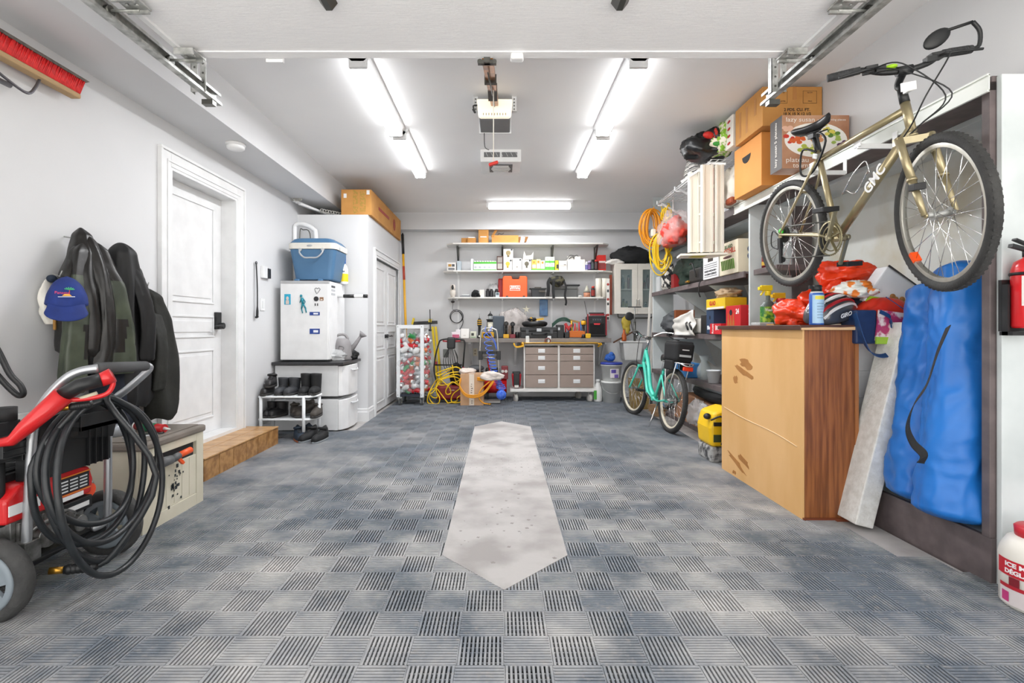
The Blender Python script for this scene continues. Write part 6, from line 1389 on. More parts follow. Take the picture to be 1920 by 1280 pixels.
protos = [(drinkcan(c, cr_, i), n_) for i, (c, cr_, n_) in enumerate((('#b3121f', .25, 'dark red'), ('#cf2a33', .0, 'bright red'), ('#e8e9ea', .2, 'white'), ('#2f8a4c', .1, 'green'), ('#c3c8cc', .3, 'silver'), ('#d2703a', .1, 'orange')))]
random.seed(21); cnt = 0; used = set()
order = [0, 1, 0, 2, 4, 2, 0, 1, 3, 4, 2, 5, 0, 4, 2, 1, 3, 2, 0, 4]
for lay in range(13):
    z_ = .215+lay*.064
    for q_ in range(12):
        if q_ < 5: x, y = .045+q_*.078+random.uniform(-.01, .01), .075
        elif q_ < 9: x, y = .375+random.uniform(-.01, .012), .11+(q_-5)*.078
        else: x, y = .13+(q_-9)*.08, .17
        if lay > 11 and q_ % 2: continue
        i = random.choice(order); o0, nm_ = protos[i]
        if i in used: o = o0.copy(); COL.objects.link(o)
        else: o = o0; used.add(i)
        o.rotation_euler = (random.uniform(.6, 2.2), random.uniform(-.4, .4), random.uniform(0, 6.28))
        R3 = o.rotation_euler.to_matrix(); ctr = R3@Vector((0, 0, .06)); o.location = Vector((-1.475+x, 7.12+y, z_))-ctr
        tag(o, 'empty %s drink can inside the clear bag on the white cart' % nm_, 'drink can', 'empty cans in the clear bag')
jug = mat('milk_jug', '#eef0ef', .4, alpha=.85)
for k_, (x, z_) in enumerate(((.11, .80), (.27, .78), (.12, .26), (.24, .28))): one('plastic_jug', MB().ell((0, 0, 0), (.042, .036, .062), amp=.2, seed=k_, rot=(.4*k_, .9, .3)), jug, 'white plastic bottle among the cans in the bag, %s' % ('upper left', 'upper right', 'lower left', 'lower right')[k_], 'bottle', (-1.475+x, 7.12+.035, z_), group='plastic bottles in the bag')
# ---- yellow stand and clamps behind the cart
t = T('yellow_ladder_stand', 'yellow folding sawhorse standing behind the cart of cans', 'sawhorse', (0, 0, 0)); yy = mat('tool_yellow', '#e3c51f', .4)
for a, b in ((P(811, 612, 7.75), P(822, 735, 7.8)), (P(817, 612, 7.85), P(829, 735, 7.9))): MB().bar(a, b, .05, .03).build('leg', yy, t)
m = MB(); m.bar(P(775, 606, 7.8), P(820, 604, 7.8), .06, .05); m.build('crossbar', blk, t); m = MB(); m.bar(P(773, 608, 7.78), P(776, 596, 7.78), .03, .03); m.bar(P(806, 604, 7.74), P(807, 598, 7.74), .05, .04); m.build('yellow_jaw', yy, t); m = MB(); m.bar(P(776, 600, 7.86), P(812, 598, 7.86), .05, .02); m.build('pale_rail', '#c6c8c2', t)
t = T('bar_clamp', 'black bar clamp standing upright above the cart of cans', 'clamp', (0, 0, 0)); m = MB(); m.cyl(P(806, 580, 7.7), P(807, 620, 7.7), .007, n=8); m.bar(P(797, 618, 7.7), P(809, 619, 7.7), .03, .03); m.build('bar', blk, t)
# ---- tiller with cords
t = T('electric_tiller', 'red and black electric tiller with tall handle behind the yellow cords', 'tiller', (0, 0, 0)); m = MB()
TY = 7.45
m.tube(sp([P(820, 722, TY), P(814, 695, TY), P(816, 670, TY), P(823, 643, TY), P(828, 637, TY), P(845, 635, TY), P(862, 636, TY), P(871, 640, TY), P(870, 665, TY), P(867, 700, TY+.1)], 4), .011); m.tube([P(814, 684, TY), P(866, 684, TY+.03)], .010); m.build('handle', blk, t)
MB().tube([P(830, 639, TY-.01), P(840, 640, TY-.01)], .012).build('red_lever', '#a8323a', t); MB().tube([P(851, 640, TY-.01), P(863, 639, TY-.01)], .012).build('red_lever', '#a8323a', t)
MB().box(P(846, 643, TY-.03), (.12, .07, .17)).build('switch_box', blk, t, bevel=.02); MB().box(P(836, 662, TY-.02), (.08, .04, .12)).build('plug_box', '#5d605c', t, bevel=.006)
m = MB(); q_ = P(846, 735, 7.5); m.bx(q_.x-.20, q_.x+.20, 7.35, 7.75, .06, .26); m.build('housing', flat('#8a1f24', .4), t, bevel=.03); m = MB(); m.bx(q_.x-.21, q_.x+.21, 7.36, 7.74, .015, .06); m.build('skirt', blk, t, bevel=.01)
m = MB(); m.ell((q_.x+.07, 7.55, .40), (.10, .11, .19)); m.build('motor', blkm, t); marks(5, .08, .015, t, (q_.x+.03, 7.349, .2), '#e6dcd8')
for x in (-.12, .12): MB().cyl((q_.x+x-.02, 7.60, .07), (q_.x+x+.02, 7.60, .07), .07).build('wheel', blkm, t)
MB().box(P(818, 680, TY-.0), (.03, .03, .04)).build('red_knob', '#8a1f2a', t) 
MB().ell(P(869, 690, TY), (.02, .02, .02)).build('red_knob', '#8a1f2a', t)
t = T('black_cord_bundle', 'bundle of black cords hanging from the tiller handle', 'cord', (0, 0, 0)); m = MB(); random.seed(3)
for k_ in range(6):
    m.tube(sp([P(843+k_, 650, TY-.06), P(832+k_*4, 672, TY-.06), P(834+k_*5, 690+k_*2, TY-.07), P(846+k_*2, 700-k_*2, TY-.07), P(858, 680-k_*2, TY-.06), P(852, 655, TY-.06)], 4), .005)
m.build('cord', blk, t)
ycm = mat('cord_yellow', '#f0c81c', .45); ocm = mat('cord_orange', '#e69a1c', .45)
t = T('yellow_extension_cord', 'tangled yellow extension cord heaped over the tiller onto the floor', 'cord', (0, 0, 0)); m = MB(); YC = 7.27
def pc(l, Y=YC): return [P(a, b, Y+(.0 if len(c) == 0 else c[0])) for a, b, *c in l]
loops = [
 [(850, 690), (838, 696), (822, 704), (818, 700), (835, 693), (856, 688), (868, 698), (862, 712), (846, 718), (828, 722), (820, 716), (838, 706), (858, 702), (868, 712), (866, 725), (850, 716), (843, 720), (836, 732), (838, 739), (845, 737), (843, 727), (834, 718), (822, 710), (812, 722), (803, 740), (802, 754), (812, 758), (838, 759), (840, 756), (828, 740), (818, 728), (808, 732), (805, 745), (812, 756), (822, 756), (824, 745), (816, 728), (824, 714), (850, 706), (866, 715), (862, 728), (850, 738), (846, 750), (852, 755), (866, 752), (868, 740), (858, 745), (856, 752), (840, 755)],
 [(848, 684), (850, 700), (856, 716), (868, 724)], [(824, 716), (812, 735), (806, 738), (812, 745), (820, 744), (818, 730), (822, 714), (840, 700), (860, 697)]]
random.seed(8)
for l in loops: m.tube(sp([P(a, min(b, 757), YC+random.uniform(-.05, .03)) for a, b in l], 5), .0085, n=7)
m.build('cord', ycm, t)
# ---- cardboard box with orange cord and rags
t = T('shipping_box', 'pale cardboard shipping box on the floor with tape up its front', 'box', (xw(863, 7.1), 7.1, .016)); MB().bx(0, .325, 0, .30, 0, .44).build('carton', cardp, t, bevel=.004)
MB().bx(.125, .195, -.0015, 0, 0, .44).build('paper_tape', flat('#e3d6c6', .7), t); txt('B', .04, t, (.165, -.003, .115), '#3a332e', tilt=PI/2)
for k_ in range(5): marks(1, .03-.004*(k_ % 2), .012, t, (.16+.004*(k_ % 3), -.002, .18+k_*.03), '#5a5048', seed=k_)
for k_ in range(3): marks(1, .018, .01, t, (.165, -.002, .03+k_*.018), '#5a5048', seed=k_)
blob('white_rag', flat('#e3d8cf', .8), 'white rag lying on the left of the shipping box top', 'rag', (xw(876, 7.2), 7.22, .485), (.11, .08, .045), 3)
blob('white_rag', flat('#e3d8cf', .8), 'white rag draped right off the shipping box over the red compressor', 'rag', (xw(922, 7.05), 7.08, .43), (.13, .06, .07), 8)
t = T('orange_hose', 'orange air hose draped over the shipping box', 'hose', (0, 0, 0)); m = MB(); Yo = 7.05
for d in (0, 2.2, 4.4): m.tube(sp([P(872, 701+d, Yo+.1), P(888, 706+d, Yo+.08), P(905, 709+d, Yo+.02), P(925, 708+d, Yo), P(918, 722+d, Yo), P(905, 736+d, Yo), P(888, 741+d, Yo-.02), P(872, 737+d, Yo-.02), P(862, 722+d, Yo), P(864, 708+d, Yo+.05)], 5), .0085, n=7)
m.tube(sp([P(922, 712, Yo), P(902, 730, Yo), P(898, 745, Yo), P(906, 755, Yo), P(918, 757.5, Yo-.05)], 5), .0095, n=7); m.build('hose', ocm, t); MB().cyl(P(916, 757.5, Yo-.05), P(921, 757.5, Yo-.05), .013).build('fitting', mat('brass'), t)
# ---- hand truck, compressor, blue coil
t = T('hand_truck', 'silver folding hand truck with black crosspiece standing before the workbench', 'hand truck', (0, 0, 0)); HY = 7.46; hs = mat('truck_silver', '#c6c5c1', .3, .7)
m = MB(); m.tube(sp([P(900, 745, HY), P(900, 660, HY), P(902, 625, HY), P(905, 617, HY), P(915, 615, HY), P(927, 617, HY), P(932, 624, HY), P(934, 660, HY), P(937, 745, HY)], 5), .012); m.build('frame', hs, t)
MB().tube([P(904, 670, HY), P(934, 670, HY)], .014).build('crossbar', hs, t); MB().box(P(918, 661, HY-.01), (.26, .03, .04)).build('black_bar', blk, t)
for px in (901, 935): MB().box(P(px, 666, HY-.02), (.06, .05, .13)).build('bracket', blk, t, bevel=.006)
MB().bx(xw(899, HY), xw(938, HY), HY-.2, HY, .03, .05).build('toe_plate', hs, t)
for px in (897, 939): MB().cyl(P(px-1.5, 741, HY+.08), P(px+1.5, 741, HY+.08), .07).build('wheel', blkm, t)
t = T('air_compressor', 'red air compressor on the floor behind the hand truck', 'compressor', (xw(925, 7.6), 7.66, 0)); MB().cyl((-.15, 0, .25), (.2, 0, .25), .13, n=24).build('tank', wr, t); MB().bx(-.12, .10, -.08, .08, .381, .50).build('motor', blk, t, bevel=.02); m = MB(); m.tube(sp([(-.05, -.08, .46), (-.08, -.09, .62), (-.07, -.09, .70)], 4), .015); m.build('red_handle', '#b62828', t); MB().box((.17, -.1, .44), (.1, .08, .2)).build('gauge_panel', flat('#7c1f26', .4), t, bevel=.01)
for x in (.14, .19): MB().cyl((x, -.15, .46), (x, -.14, .46), .022).build('gauge', '#d9d6cf', t)
for x in (-.1, .15): MB().bx(x, x+.03, -.1, .1, 0.015, .13).build('foot', blk, t)
t = T('router_tool', 'grey power tool lying behind the shipping box', 'power tool', (xw(893, 7.6), 7.62, .45)); MB().ell((0, 0, .0), (.12, .07, .05)).build('body', '#6f7276', t)
t.location.z = .50; MB().bx(-.1, .1, -.05, .05, -.485, -.05).build('stand', blkm, t)
t = T('blue_air_hose', 'blue coiled air hose hanging from the hand truck top to the floor', 'hose', (0, 0, 0)); m = MB()
bm2 = mat('hose_blue', '#2f62d8', .35, col2='#5d86e4', scale=30)
path = sp([P(915, 618, 7.22), P(914, 640, 7.2), P(920, 665, 7.2), P(925, 690, 7.2), P(933, 712, 7.18), P(940, 728, 7.15)], 40); N = len(path); pts = []
for i, q_ in enumerate(path):
    u = i/(N-1); a = u*2*PI*19*u**.7; r = .05-.005*u+.02*(u > .9); pts.append(q_+Vector((math.cos(a)*r, math.sin(a)*r*.6, math.sin(a)*.012)))
m.tube(pts, .0055, n=6)
m.tube(sp([P(911, 612, 7.24), P(909, 620, 7.22), P(913, 626, 7.22), P(926, 640, 7.22), P(931, 655, 7.22), P(928, 640, 7.22), P(918, 622, 7.22), P(923, 612, 7.24)], 5), .0055, n=6)
random.seed(4)
for k_ in range(22):
    a = PI*k_/22; m.torus(P(940, 741, 7.14)+Vector((.0, 0, .01)), .062+random.uniform(-.006, .006), .006, (math.cos(a), math.sin(a)*.6, random.uniform(-.2, .2)), 22, 6)
m.build('hose', bm2, t)
# ---- buckets right
t = T('bucket', 'white plastic bucket without a lid label, lower one of the stack by the back wall', 'bucket', (xw(1147, 7.4), 7.42, .0)); wb = mat('bucket_white', '#e2e3e1', .45)
t['label'] = 'plain white bucket, lower of the two stacked right of the rolling cabinet'
MB().lathe([(.12, .012), (.145, .30), (.152, .30), (.152, .33), (.146, .33)]).build('body', wb, t); m = MB(); m.tube(sp([(-.15, 0, .29), (-.12, -.11, .2), (0, -.17, .16), (.12, -.11, .2), (.15, 0, .29)], 5), .003); m.build('bail', steel, t)
t = T('bucket', 'white bucket with blue lid and printed label, stacked on the plain bucket', 'bucket', (xw(1147, 7.4), 7.42, .335)); MB().lathe([(.13, 0), (.15, .22), (.156, .22), (.156, .24)]).build('body', wb, t); MB().lathe([(.16, .236), (.16, .262), (.145, .268), (0, .268)]).build('lid', flat('#2e3f9c', .4), t)
m = MB(); m.lathe([(.1355, .035), (.150, .19)], n=48, cap=False); m2 = MB(); 
for a0, a1, z0_, z1_, r0_, c in ((-1.9, -1.0, .05, .18, .148, '#d9d3d8'), (-1.8, -1.35, .12, .17, .151, '#57479c'), (-1.5, -1.1, .05, .10, .148, '#6b4fae')):
    m3 = MB(); m3.surf(lambda u, v: Vector((math.cos(a0+(a1-a0)*u)*(r0_+.002), math.sin(a0+(a1-a0)*u)*(r0_+.002), z0_+(z1_-z0_)*v)), 10, 2); m3.build('label_print', flat(c, .5), t)
blob('blue_rag', flat('#2458a8', .7), 'crumpled blue cloth on top of the blue bucket lid', 'cloth', (xw(1145, 7.4), 7.42, .67), (.07, .06, .065), 4)
t = T('white_jug', 'white jug with green label on the floor beside the rolling cabinet', 'jug', (xw(1121, 7.5), 7.5, .015)); MB().lathe([(.06, 0), (.065, .02), (.065, .2), (.03, .28), (.03, .3)]).build('body', wb, t); MB().bx(-.07, -.03, -.068, -.05, .04, .17).build('green_label', '#4aa63c', t); MB().lathe([(.034, .29), (.034, .33)]).build('cap', wb, t)
t = T('utility_sink', 'white plastic tub on the wall behind the teal bicycle, full of tools', 'tub', (xw(1185, 7.7), 7.72, .62)); MB().box((0, .05, .13), (.30, .28, .27), taper=.8).build('basin', wb, t, bevel=.01); MB().bx(-.20, .2, -.11, .21, .265, .285).build('rim', wb, t, bevel=.004)
t2 = T('orange_bottle', 'orange glass bottle standing on the white tub rim', 'bottle', (xw(1171, 7.6), 7.63, .907)); MB().lathe([(.035, 0), (.038, .02), (.036, .08), (.018, .13), (.016, .17)]).build('bottle', flat('#b5561f', .3), t2)
one('wood_stick', MB().bar(P(1150, 642, 7.6), P(1190, 620, 7.65), .02, .02), '#5b3c2a', 'dark wooden stick leaning across the white tub', 'stick')
t = T('pump_cylinder', 'black and silver upright pump standing in the white tub', 'pump', (xw(1190, 7.7), 7.7, .9)); MB().cyl((0, 0, 0), (0, 0, .30), .018).build('barrel', steeld, t); MB().cyl((-.1, 0, .52), (.1, 0, .52), .008).build('handle', blk, t); MB().cyl((0, 0, .3), (0, 0, .52), .008).build('rod', steel, t)
t = T('yellow_gloves', 'yellow rubber gloves hanging under the glass cabinet', 'gloves', (xw(1174, 7.75), 7.75, 1.12)); m = MB(); m.ell((0, 0, .06), (.07, .02, .10), amp=.3, seed=4); m.ell((.02, 0, -.03), (.04, .015, .07), amp=.3, seed=2); m.build('glove', flat('#b9a33c', .6), t)
t = T('towel_bar', 'grey rail fixed under the glass cabinet', 'rail', (1.745, 7.80, 1.29)); m = MB(); m.tube(sp([(.05, 0, .03), (.06, 0, -.02), (.12, 0, -.03), (.55, 0, -.03), (.6, 0, .03)], 4), .012); m.build('bar', steeld, t)
for k_, (a, b) in enumerate(((P(1208, 760, 7.0), P(1222, 505, 7.2)), (P(1216, 760, 7.05), P(1229, 520, 7.25)))):
    one('white_plank', MB().bar(a, b, .045, .02), mat('plank_white', '#dedad2', .6), 'long white plank leaning in the back right corner, %s one' % ('left', 'right')[k_], 'plank', group='white planks')
# ================= things on the right shelves
redbag = mat('red_poly', '#f0441c', .22, col2='#e63a16', scale=5, bump=.35, bscale=12)
t = T('moving_box', 'large orange-brown moving box with printed text, on top of the stack under the ceiling', 'box', (1.908, 3.70, 2.578))
MB().bx(0, .435, 0, .43, 0, .285).build('carton', card, t, bevel=.003)
tp_ = mat('tape_brown', '#b97f42', .4)
MB().bx(.22, .25, -.001, 0, .19, .285).build('tape', tp_, t)
for y in (.09, .22, .33): MB().bx(-.001, 0, y, y+.035, .04 if y > .1 else .12, .24).build('tape', tp_, t)
txt('2 PDS. CU. FT.', .030, t, (.25, -.002, .115), '#3a2f26', w=.19, bold=.0006); txt('18 X 15 X 12 1/2', .026, t, (.25, -.002, .085), '#3a2f26', w=.2, bold=.0006)
for x, a, b in ((.13, 'PACKED BY', 'EMBALLE PAR'), (.345, 'ROOM', 'PIECE')):
    m = MB(); w_, h_ = .05, .045
    for q in ((x-w_, x+w_, .253, .2545), (x-w_, x+w_, .163, .1645), (x-w_, x-w_+.0015, .163, .2545), (x+w_-.0015, x+w_, .163, .2545)): m.bx(q[0], q[1], -.0015, 0, q[2], q[3])
    m.build('print_frame', '#4a3826', t); txt(a, .012, t, (x, -.002, .24), '#3a2f26'); txt(b, .012, t, (x, -.002, .178), '#3a2f26')
m = MB(); m.bx(.1, .4, .05, .3, .287, .300); m.build('top_flap', card, t)
t = T('archive_box', 'orange-brown box with half-round hand hole, lower box on the brown top shelf', 'box', (1.95, 3.80, 2.172))
MB().bx(0, .38, 0, .44, 0, .403).build('carton', mat('card_orange', '#d8944a', .7, col2='#cf8a40', scale=3), t, bevel=.004)
MB().prism([(.23+.07*math.cos(a), .30-.06*math.sin(a)) for a in [PI*k/10 for k in range(11)]], 'YZ', -.0015, .001).build('hand_hole', blkm, t)
t = T('picture_box', 'printed platter set box with food photograph standing behind the bicycle saddle', 'box', (1.885, 3.40, 2.172))
brn = mat('print_brown', '#a5674a', .4, col2='#7b4632', scale=2)
MB().bx(0, .45, 0, .15, 0, .357).build('carton', mat('print_warm', '#d9ab88', .4, col2='#a06a4c', scale=3), t, bevel=.002)
MB().bx(-.0015, 0, .002, .148, .0, .357).build('side_print', '#2a211d', t)
txt('lazy susan', .042, t, (.12, -.003, .325), '#f6efe6', w=.19); txt('with 5 serving pieces', .02, t, (.33, -.003, .325), '#f6efe6', w=.19)
txt('plateau', .045, t, (.10, -.003, .055), '#f6efe6', w=.15); txt('tournant', .045, t, (.15, -.003, .018), '#f6efe6', w=.16)
txt('lazy susan 5 plateau', .04, t, (-.003, .075, .18), '#f2ece4', face='-X', w=.3, tilt=PI/2)
m = MB(); m.prism([(.225+.21*math.cos(2*PI*k/36), .19+.115*math.sin(2*PI*k/36)) for k in range(36)], 'XZ', -.0022, 0); m.build('plate_print', '#faf7f0', t)
random.seed(3); fk = 0
for cx_, cz_, c, n_, s in ((.10, .19, '#e0662c', 9, .02), (.06, .21, '#d23a28', 5, .018), (.16, .14, '#b7c24a', 9, .02), (.22, .125, '#e6dfa0', 8, .016), (.24, .20, '#d99a6a', 9, .02), (.34, .23, '#5f8a34', 9, .018), (.37, .20, '#a9c25a', 6, .018), (.40, .15, '#5a2f5a', 9, .014), (.30, .26, '#e2d45a', 6, .016), (.06, .25, '#e7b9a0', 5, .02), (.2, .26, '#7da546', 5, .018)):
    m = MB()
    for k in range(n_):
        x, z, r = cx_+random.gauss(0, .022), cz_+random.gauss(0, .016), s*random.uniform(.5, 1)
        m.prism([(x+r*1.2*math.cos(2*PI*j/9), z+r*.8*math.sin(2*PI*j/9)) for j in range(9)], 'XZ', -.0030-.0002*k-.0004*fk, -.002)
    fk += 1; m.build('food_print', flat(c, .4), t)
t = T('white_roll_pack', 'white pack with red print standing behind the upper moving box', 'pack', (1.90, 4.16, 2.60)); MB().bx(0, .1, 0, .14, 0, .26).build('pack', '#eae5dc', t, bevel=.005)
for k in range(4): m = MB(); m.ell((-.001, .07, .04+k*.06), (.002, .03, .012)); m.build('red_print', '#b8322c', t)
fl = mat('floral', '#f1ead8', .6, col2='#8bbf35', scale=26, thr=(.47, .5))
m = crumple((0, 0, 0), (.10, .15, .14), 4, .2); t = tag(m.build('floral_bag', fl, None, (1.93, 4.42, 2.73)), 'white bag with green and red leaf pattern on the wire shelf end', 'bag')
m = MB(); random.seed(6)
for k in range(14): a = random.uniform(-1.2, 1.2); z = random.uniform(-.1, .1); m.ell((-.095-.004, a*.09, z), (.012, .018, .02), 8, 6)
m.build('red_fruit_print', '#c9322a', t)
m = crumple((0, 0, 0), (.17, .20, .13), 8, .22, rough=.06); t = tag(m.build('black_bag', mat('black_poly', '#16181a', .3, bump=.3, bscale=20), None, (1.83, 4.55, 2.715), (0, .15, 0)), 'black printed snack bag lying on the wire shelf above the ladder', 'bag')
m = MB(); m.ell((-.05, -.185, .04), (.05, .03, .03)); m.build('red_print', '#d02a22', t); m = MB(); m.ell((.04, -.20, -.03), (.05, .03, .02)); m.build('green_print', '#3e9c3a', t)
m = crumple((0, 0, 0), (.07, .12, .12), 11, .2); tag(m.build('striped_bag', mat('stripes', '#e7e5e0', .6, col2='#222222', scale=40, stretch=(0, 0, 3), thr=(.49, .51), detail=0), None, (1.92, 5.05, 2.69)), 'black and white striped bag at the far side of the wire shelf', 'bag')
# ladder
t = T('step_ladder', 'folded aluminium step ladder hanging upright from the wire shelf', 'ladder', (0, 0, 0)); LY = 4.42
lad = mat('ladder_cream', '#efebe0', .45, .1, col2='#e2ddd0', scale=6, stretch=(1, 1, .3))
for a, b, y, w_ in ((1293, 1313, 4.50, .0), (1317, 1338, 4.42, 0), (1343, 1358, 4.40, 0)):
    x0, x1 = xw(a, y), xw(b, y); z0, z1 = zw(472, y), zw(308, y) if a > 1300 else zw(322, y)
    m = MB(); m.bx(x0, x0+.02, y, y+.05, z0, z1); m.bx(x1-.02, x1, y, y+.05, z0, z1); m.bx(x0+.02, x1-.02, y+.012, y+.03, z0, z1); m.build('rail', lad, t, bevel=.002)
for z_ in (1.85, 2.1, 2.35): MB().bx(xw(1315, 4.45), xw(1350, 4.45), 4.475, 4.62, z_, z_+.02).build('step', lad, t, bevel=.003)
m = MB(); m.prism([(1.57, 4.44), (1.95, 4.36), (1.96, 4.42), (1.90, 4.62), (1.60, 4.62)], 'XY', 1.735, 1.752); m.build('platform', lad, t)
MB().prism([(1.68, 4.45), (1.80, 4.43), (1.80, 4.56), (1.68, 4.56)], 'XY', 1.7335, 1.735).build('yellow_sticker', '#c9c32f', t)
m = MB(); m.bar((1.60, 4.5, 2.40), (1.84, 4.5, 2.56), .02, .02); m.bar((1.84, 4.5, 2.56), (1.96, 4.42, 2.53), .02, .02); m.build('hook_bar', white, t)
one('red_board', MB().bx(0, .03, 0, .02, 0, .75), '#a81f22', 'dark red board standing behind the hanging ladder', 'board', (xw(1339, 4.5)+.005, 4.52, 1.78))
m = crumple((0, 0, 0), (.10, .16, .18), 14, .18); t = tag(m.build('canvas_bag', mat('canvas_white', '#dcd7cc', .8), None, (2.06, 4.47, 2.32)), 'white and rust coloured bag beside the ladder on the top shelf', 'bag'); MB().box((-.07, -.08, -.12), (.06, .12, .06)).build('rust_base', '#9a4a2c', t, bevel=.02)
# red bag in clear wrap, cords
m = crumple((0, 0, 0), (.13, .2, .17), 17, .2); t = tag(m.build('red_cloth_bag', mat('coral', '#e8503a', .6, col2='#d83a34', scale=4), None, (1.95, 5.75, 2.17)), 'coral red bundle in clear plastic hanging from the wire shelf', 'bundle')
crumple((0, 0, .03), (.15, .23, .21), 18, .2).build('clear_wrap', mat('clear_wrap', '#f2e6e2', .15, alpha=.28, bump=.8, bscale=15), t); MB().cyl((0, 0, .2), (.0, 0, .42), .01).build('tied_neck', mat('clear_wrap'), t)
def coil(name, label, c, R, n_, m_, ax, seed, long=1.0, r=.0075):
    random.seed(seed); t = T(name, label, 'cord', c); m = MB(); pts = []; k0 = 0
    for k in range(n_*14):
        a = 2*PI*k/14; lp_ = k//14; rr = R*(1+.14*math.sin(lp_*2.3+seed)); q = Vector((math.cos(a)*rr*(.65+.3*math.sin(lp_*1.9)), .05*math.sin(lp_*1.7)+.02*math.sin(a*2), math.sin(a)*rr*(1.3 if math.sin(a) > 0 else long*(1+.25*math.sin(lp_*1.3)))-R*1.3)); q.x += .02*math.sin(lp_*3.1)
        pts.append(q)
    m.tube(sp(pts, 3), r, n=6); m.build('cord', m_, t); m = MB(); m.tube([(0, 0, .0), (.03, 0, .04), (max(0, 1.83-c[0]), 0, 2.56-c[2])], .006); m.build('hanging_end', m_, t); return t
coil('yellow_cord_coil', 'amber extension cord coil hanging at the far top of the shelving', (xw(1222, 6.1), 6.1, zw(395, 6.1)), .15, 14, ocm, 0, 2, 1.3)
coil('yellow_cord_coil', 'bright yellow cord coil hanging lower beside the red bundle', (xw(1240, 5.98), 5.98, zw(440, 5.98)), .12, 11, ycm, 0, 5, 1.9)
coil('yellow_cord_coil', 'small yellow cord ring hooked on the wire shelf corner', (xw(1251, 5.93), 5.93, zw(388, 5.93)), .06, 6, ycm, 0, 7, 1.0)
m = MB(); m.box((0, 0, 0), (.06, .05, .09)); one('cord_plug', m, '#e3ddcc', 'cream plug block tied among the yellow cord coils', 'plug', (xw(1224, 6.05), 6.03, zw(437, 6.05)), bevel=.015)
# shelf z 1.58
z2 = 1.583
t = T('produce_carton', 'cream produce carton with green and red picture on the upper middle shelf', 'box', (2.035, 4.36, z2)); MB().bx(0, .34, 0, .36, 0, .29).build('carton', mat('carton_cream', '#e9dfc6', .7), t, bevel=.003)
txt('BULLARD', .045, t, (-.002, .2, .245), '#2f5a2c', face='-X', w=.2, bold=.001); txt('FOOTHILL', .06, t, (-.002, .19, .205), '#c8431f', face='-X', w=.3, bold=.002)
m = MB(); random.seed(5)
for k in range(8): y = .06+k*.033; m.bar((-.002, y, .04), (-.002, y+.02, .13), .002, .018)
m.build('stalk_print', '#5d8c33', t); m = MB(); m.ell((-.001, .2, .155), (.002, .09, .012)); m.build('fish_print', '#5a2c2a', t)
m = MB(); m.torus((.12, -.001, .20), .03, .008, (0, 1, 0), 20, 6, ry=.001); m.torus((.12, -.001, .14), .03, .008, (0, 1, 0), 20, 6, ry=.001); m.build('logo_print', '#2b3c5c', t)
t = T('archive_carton', 'white archive box with black lines and hand hole on the upper middle shelf', 'box', (2.035, 4.75, z2)); MB().bx(0, .30, 0, .36, 0, .23).build('carton', '#e8e9ea', t, bevel=.003); MB().bx(-.002, 0, .12, .24, .165, .20).build('hand_hole', '#2b211c', t)
for z_ in (.14, .12, .10, .02): MB().bx(-.0015, 0, .03, .33, z_, z_+.005).build('line_print', '#303236', t)
marks(14, .28, .022, t, (-.001, .18, .075), '#26282b', '-X'); marks(12, .28, .022, t, (-.001, .18, .045), '#26282b', '-X', seed=4)
t = T('black_case', 'black soft case on the upper middle shelf beside the archive box', 'case', (2.04, 5.18, z2)); MB().bx(0, .25, 0, .34, 0, .15).build('body', blk, t, bevel=.02); m = MB(); m.tube(sp([(-.01, .1, .05), (-.03, .12, .15), (-.03, .16, .2), (-.02, .25, .2)], 5), .008); m.build('cable', blk, t); MB().cyl((-.02, .28, .02), (-.02, .36, .02), .012).build('brass_tip', mat('brass'), t)
one('rubber_strap', MB().strap(sp([(0, 0, 0), (-.03, 0, -.03), (-.035, 0, -.12), (-.02, 0, -.17)], 5), (0, 1, 0), .02, .006), blk, 'black rubber strap hanging over the shelf edge', 'strap', (2.03, 5.12, z2))
m = crumple((0, 0, 0), (.16, .36, .22), 22, .2); tag(m.build('dark_green_bag', mat('deep_green', '#1b2f24', .75, col2='#13221a', scale=4), None, (2.24, 5.85, z2+.18)), 'dark green cloth bag filling the far part of the upper middle shelf', 'bag')
m = crumple((0, 0, 0), (.07, .18, .16), 25, .22); tag(m.build('patterned_bundle', mat('blackwhite', '#dcd8cf', .7, col2='#17181a', scale=12, thr=(.49, .51)), None, (2.10, 6.35, z2+.13)), 'black and white patterned cloth bundle at the far end of the upper middle shelf', 'bundle')
one('red_folder', MB().bx(0, .1, 0, .1, 0, .16), '#9c1f22', 'red box between the patterned bundle and dark green bag', 'box', (2.05, 6.02, z2))
one('white_board', MB().bx(0, .05, 0, .16, 0, .2), '#d5d9da', 'small white panel at the far end of the shelf by the corner', 'panel', (2.08, 6.65, z2))
# shelf z 1.04
z3 = 1.043
t = T('white_tote_bag', 'white plastic tote bag with black straps leaning on the lower middle shelf', 'bag', (2.02, 5.28, z3))
def fn(u, v): return Vector((.02-.09*v*0-.03+.05*noise.noise(Vector((u*3, v*3, 2))), -.02+.62*u+.05*v, -.02+.27*v*(1-.35*u)+.0))
m = MB(); m.surf(fn, 20, 14); m.build('front_sheet', mat('poly_white', '#e2dfd8', .45, bump=.5, bscale=14), t, solid=.01)
MB().bx(.04, .24, .02, .55, 0, .16).build('body', mat('poly_white'), t, bevel=.03)
for k in (0, .1): m = MB(); m.tube(sp([(-.03, .05+k, .12), (-.06, .0+k, .10), (-.05, -.03+k, .06), (-.03, .03+k, .04), (-.03, .08+k, .09)], 5), .008); m.build('black_strap', blk, t)
one('brown_box', MB().bx(0, .22, 0, .06, 0, .27), '#8a4a26', 'brown board standing left of the white tote bag', 'board', (2.05, 5.95, z3))
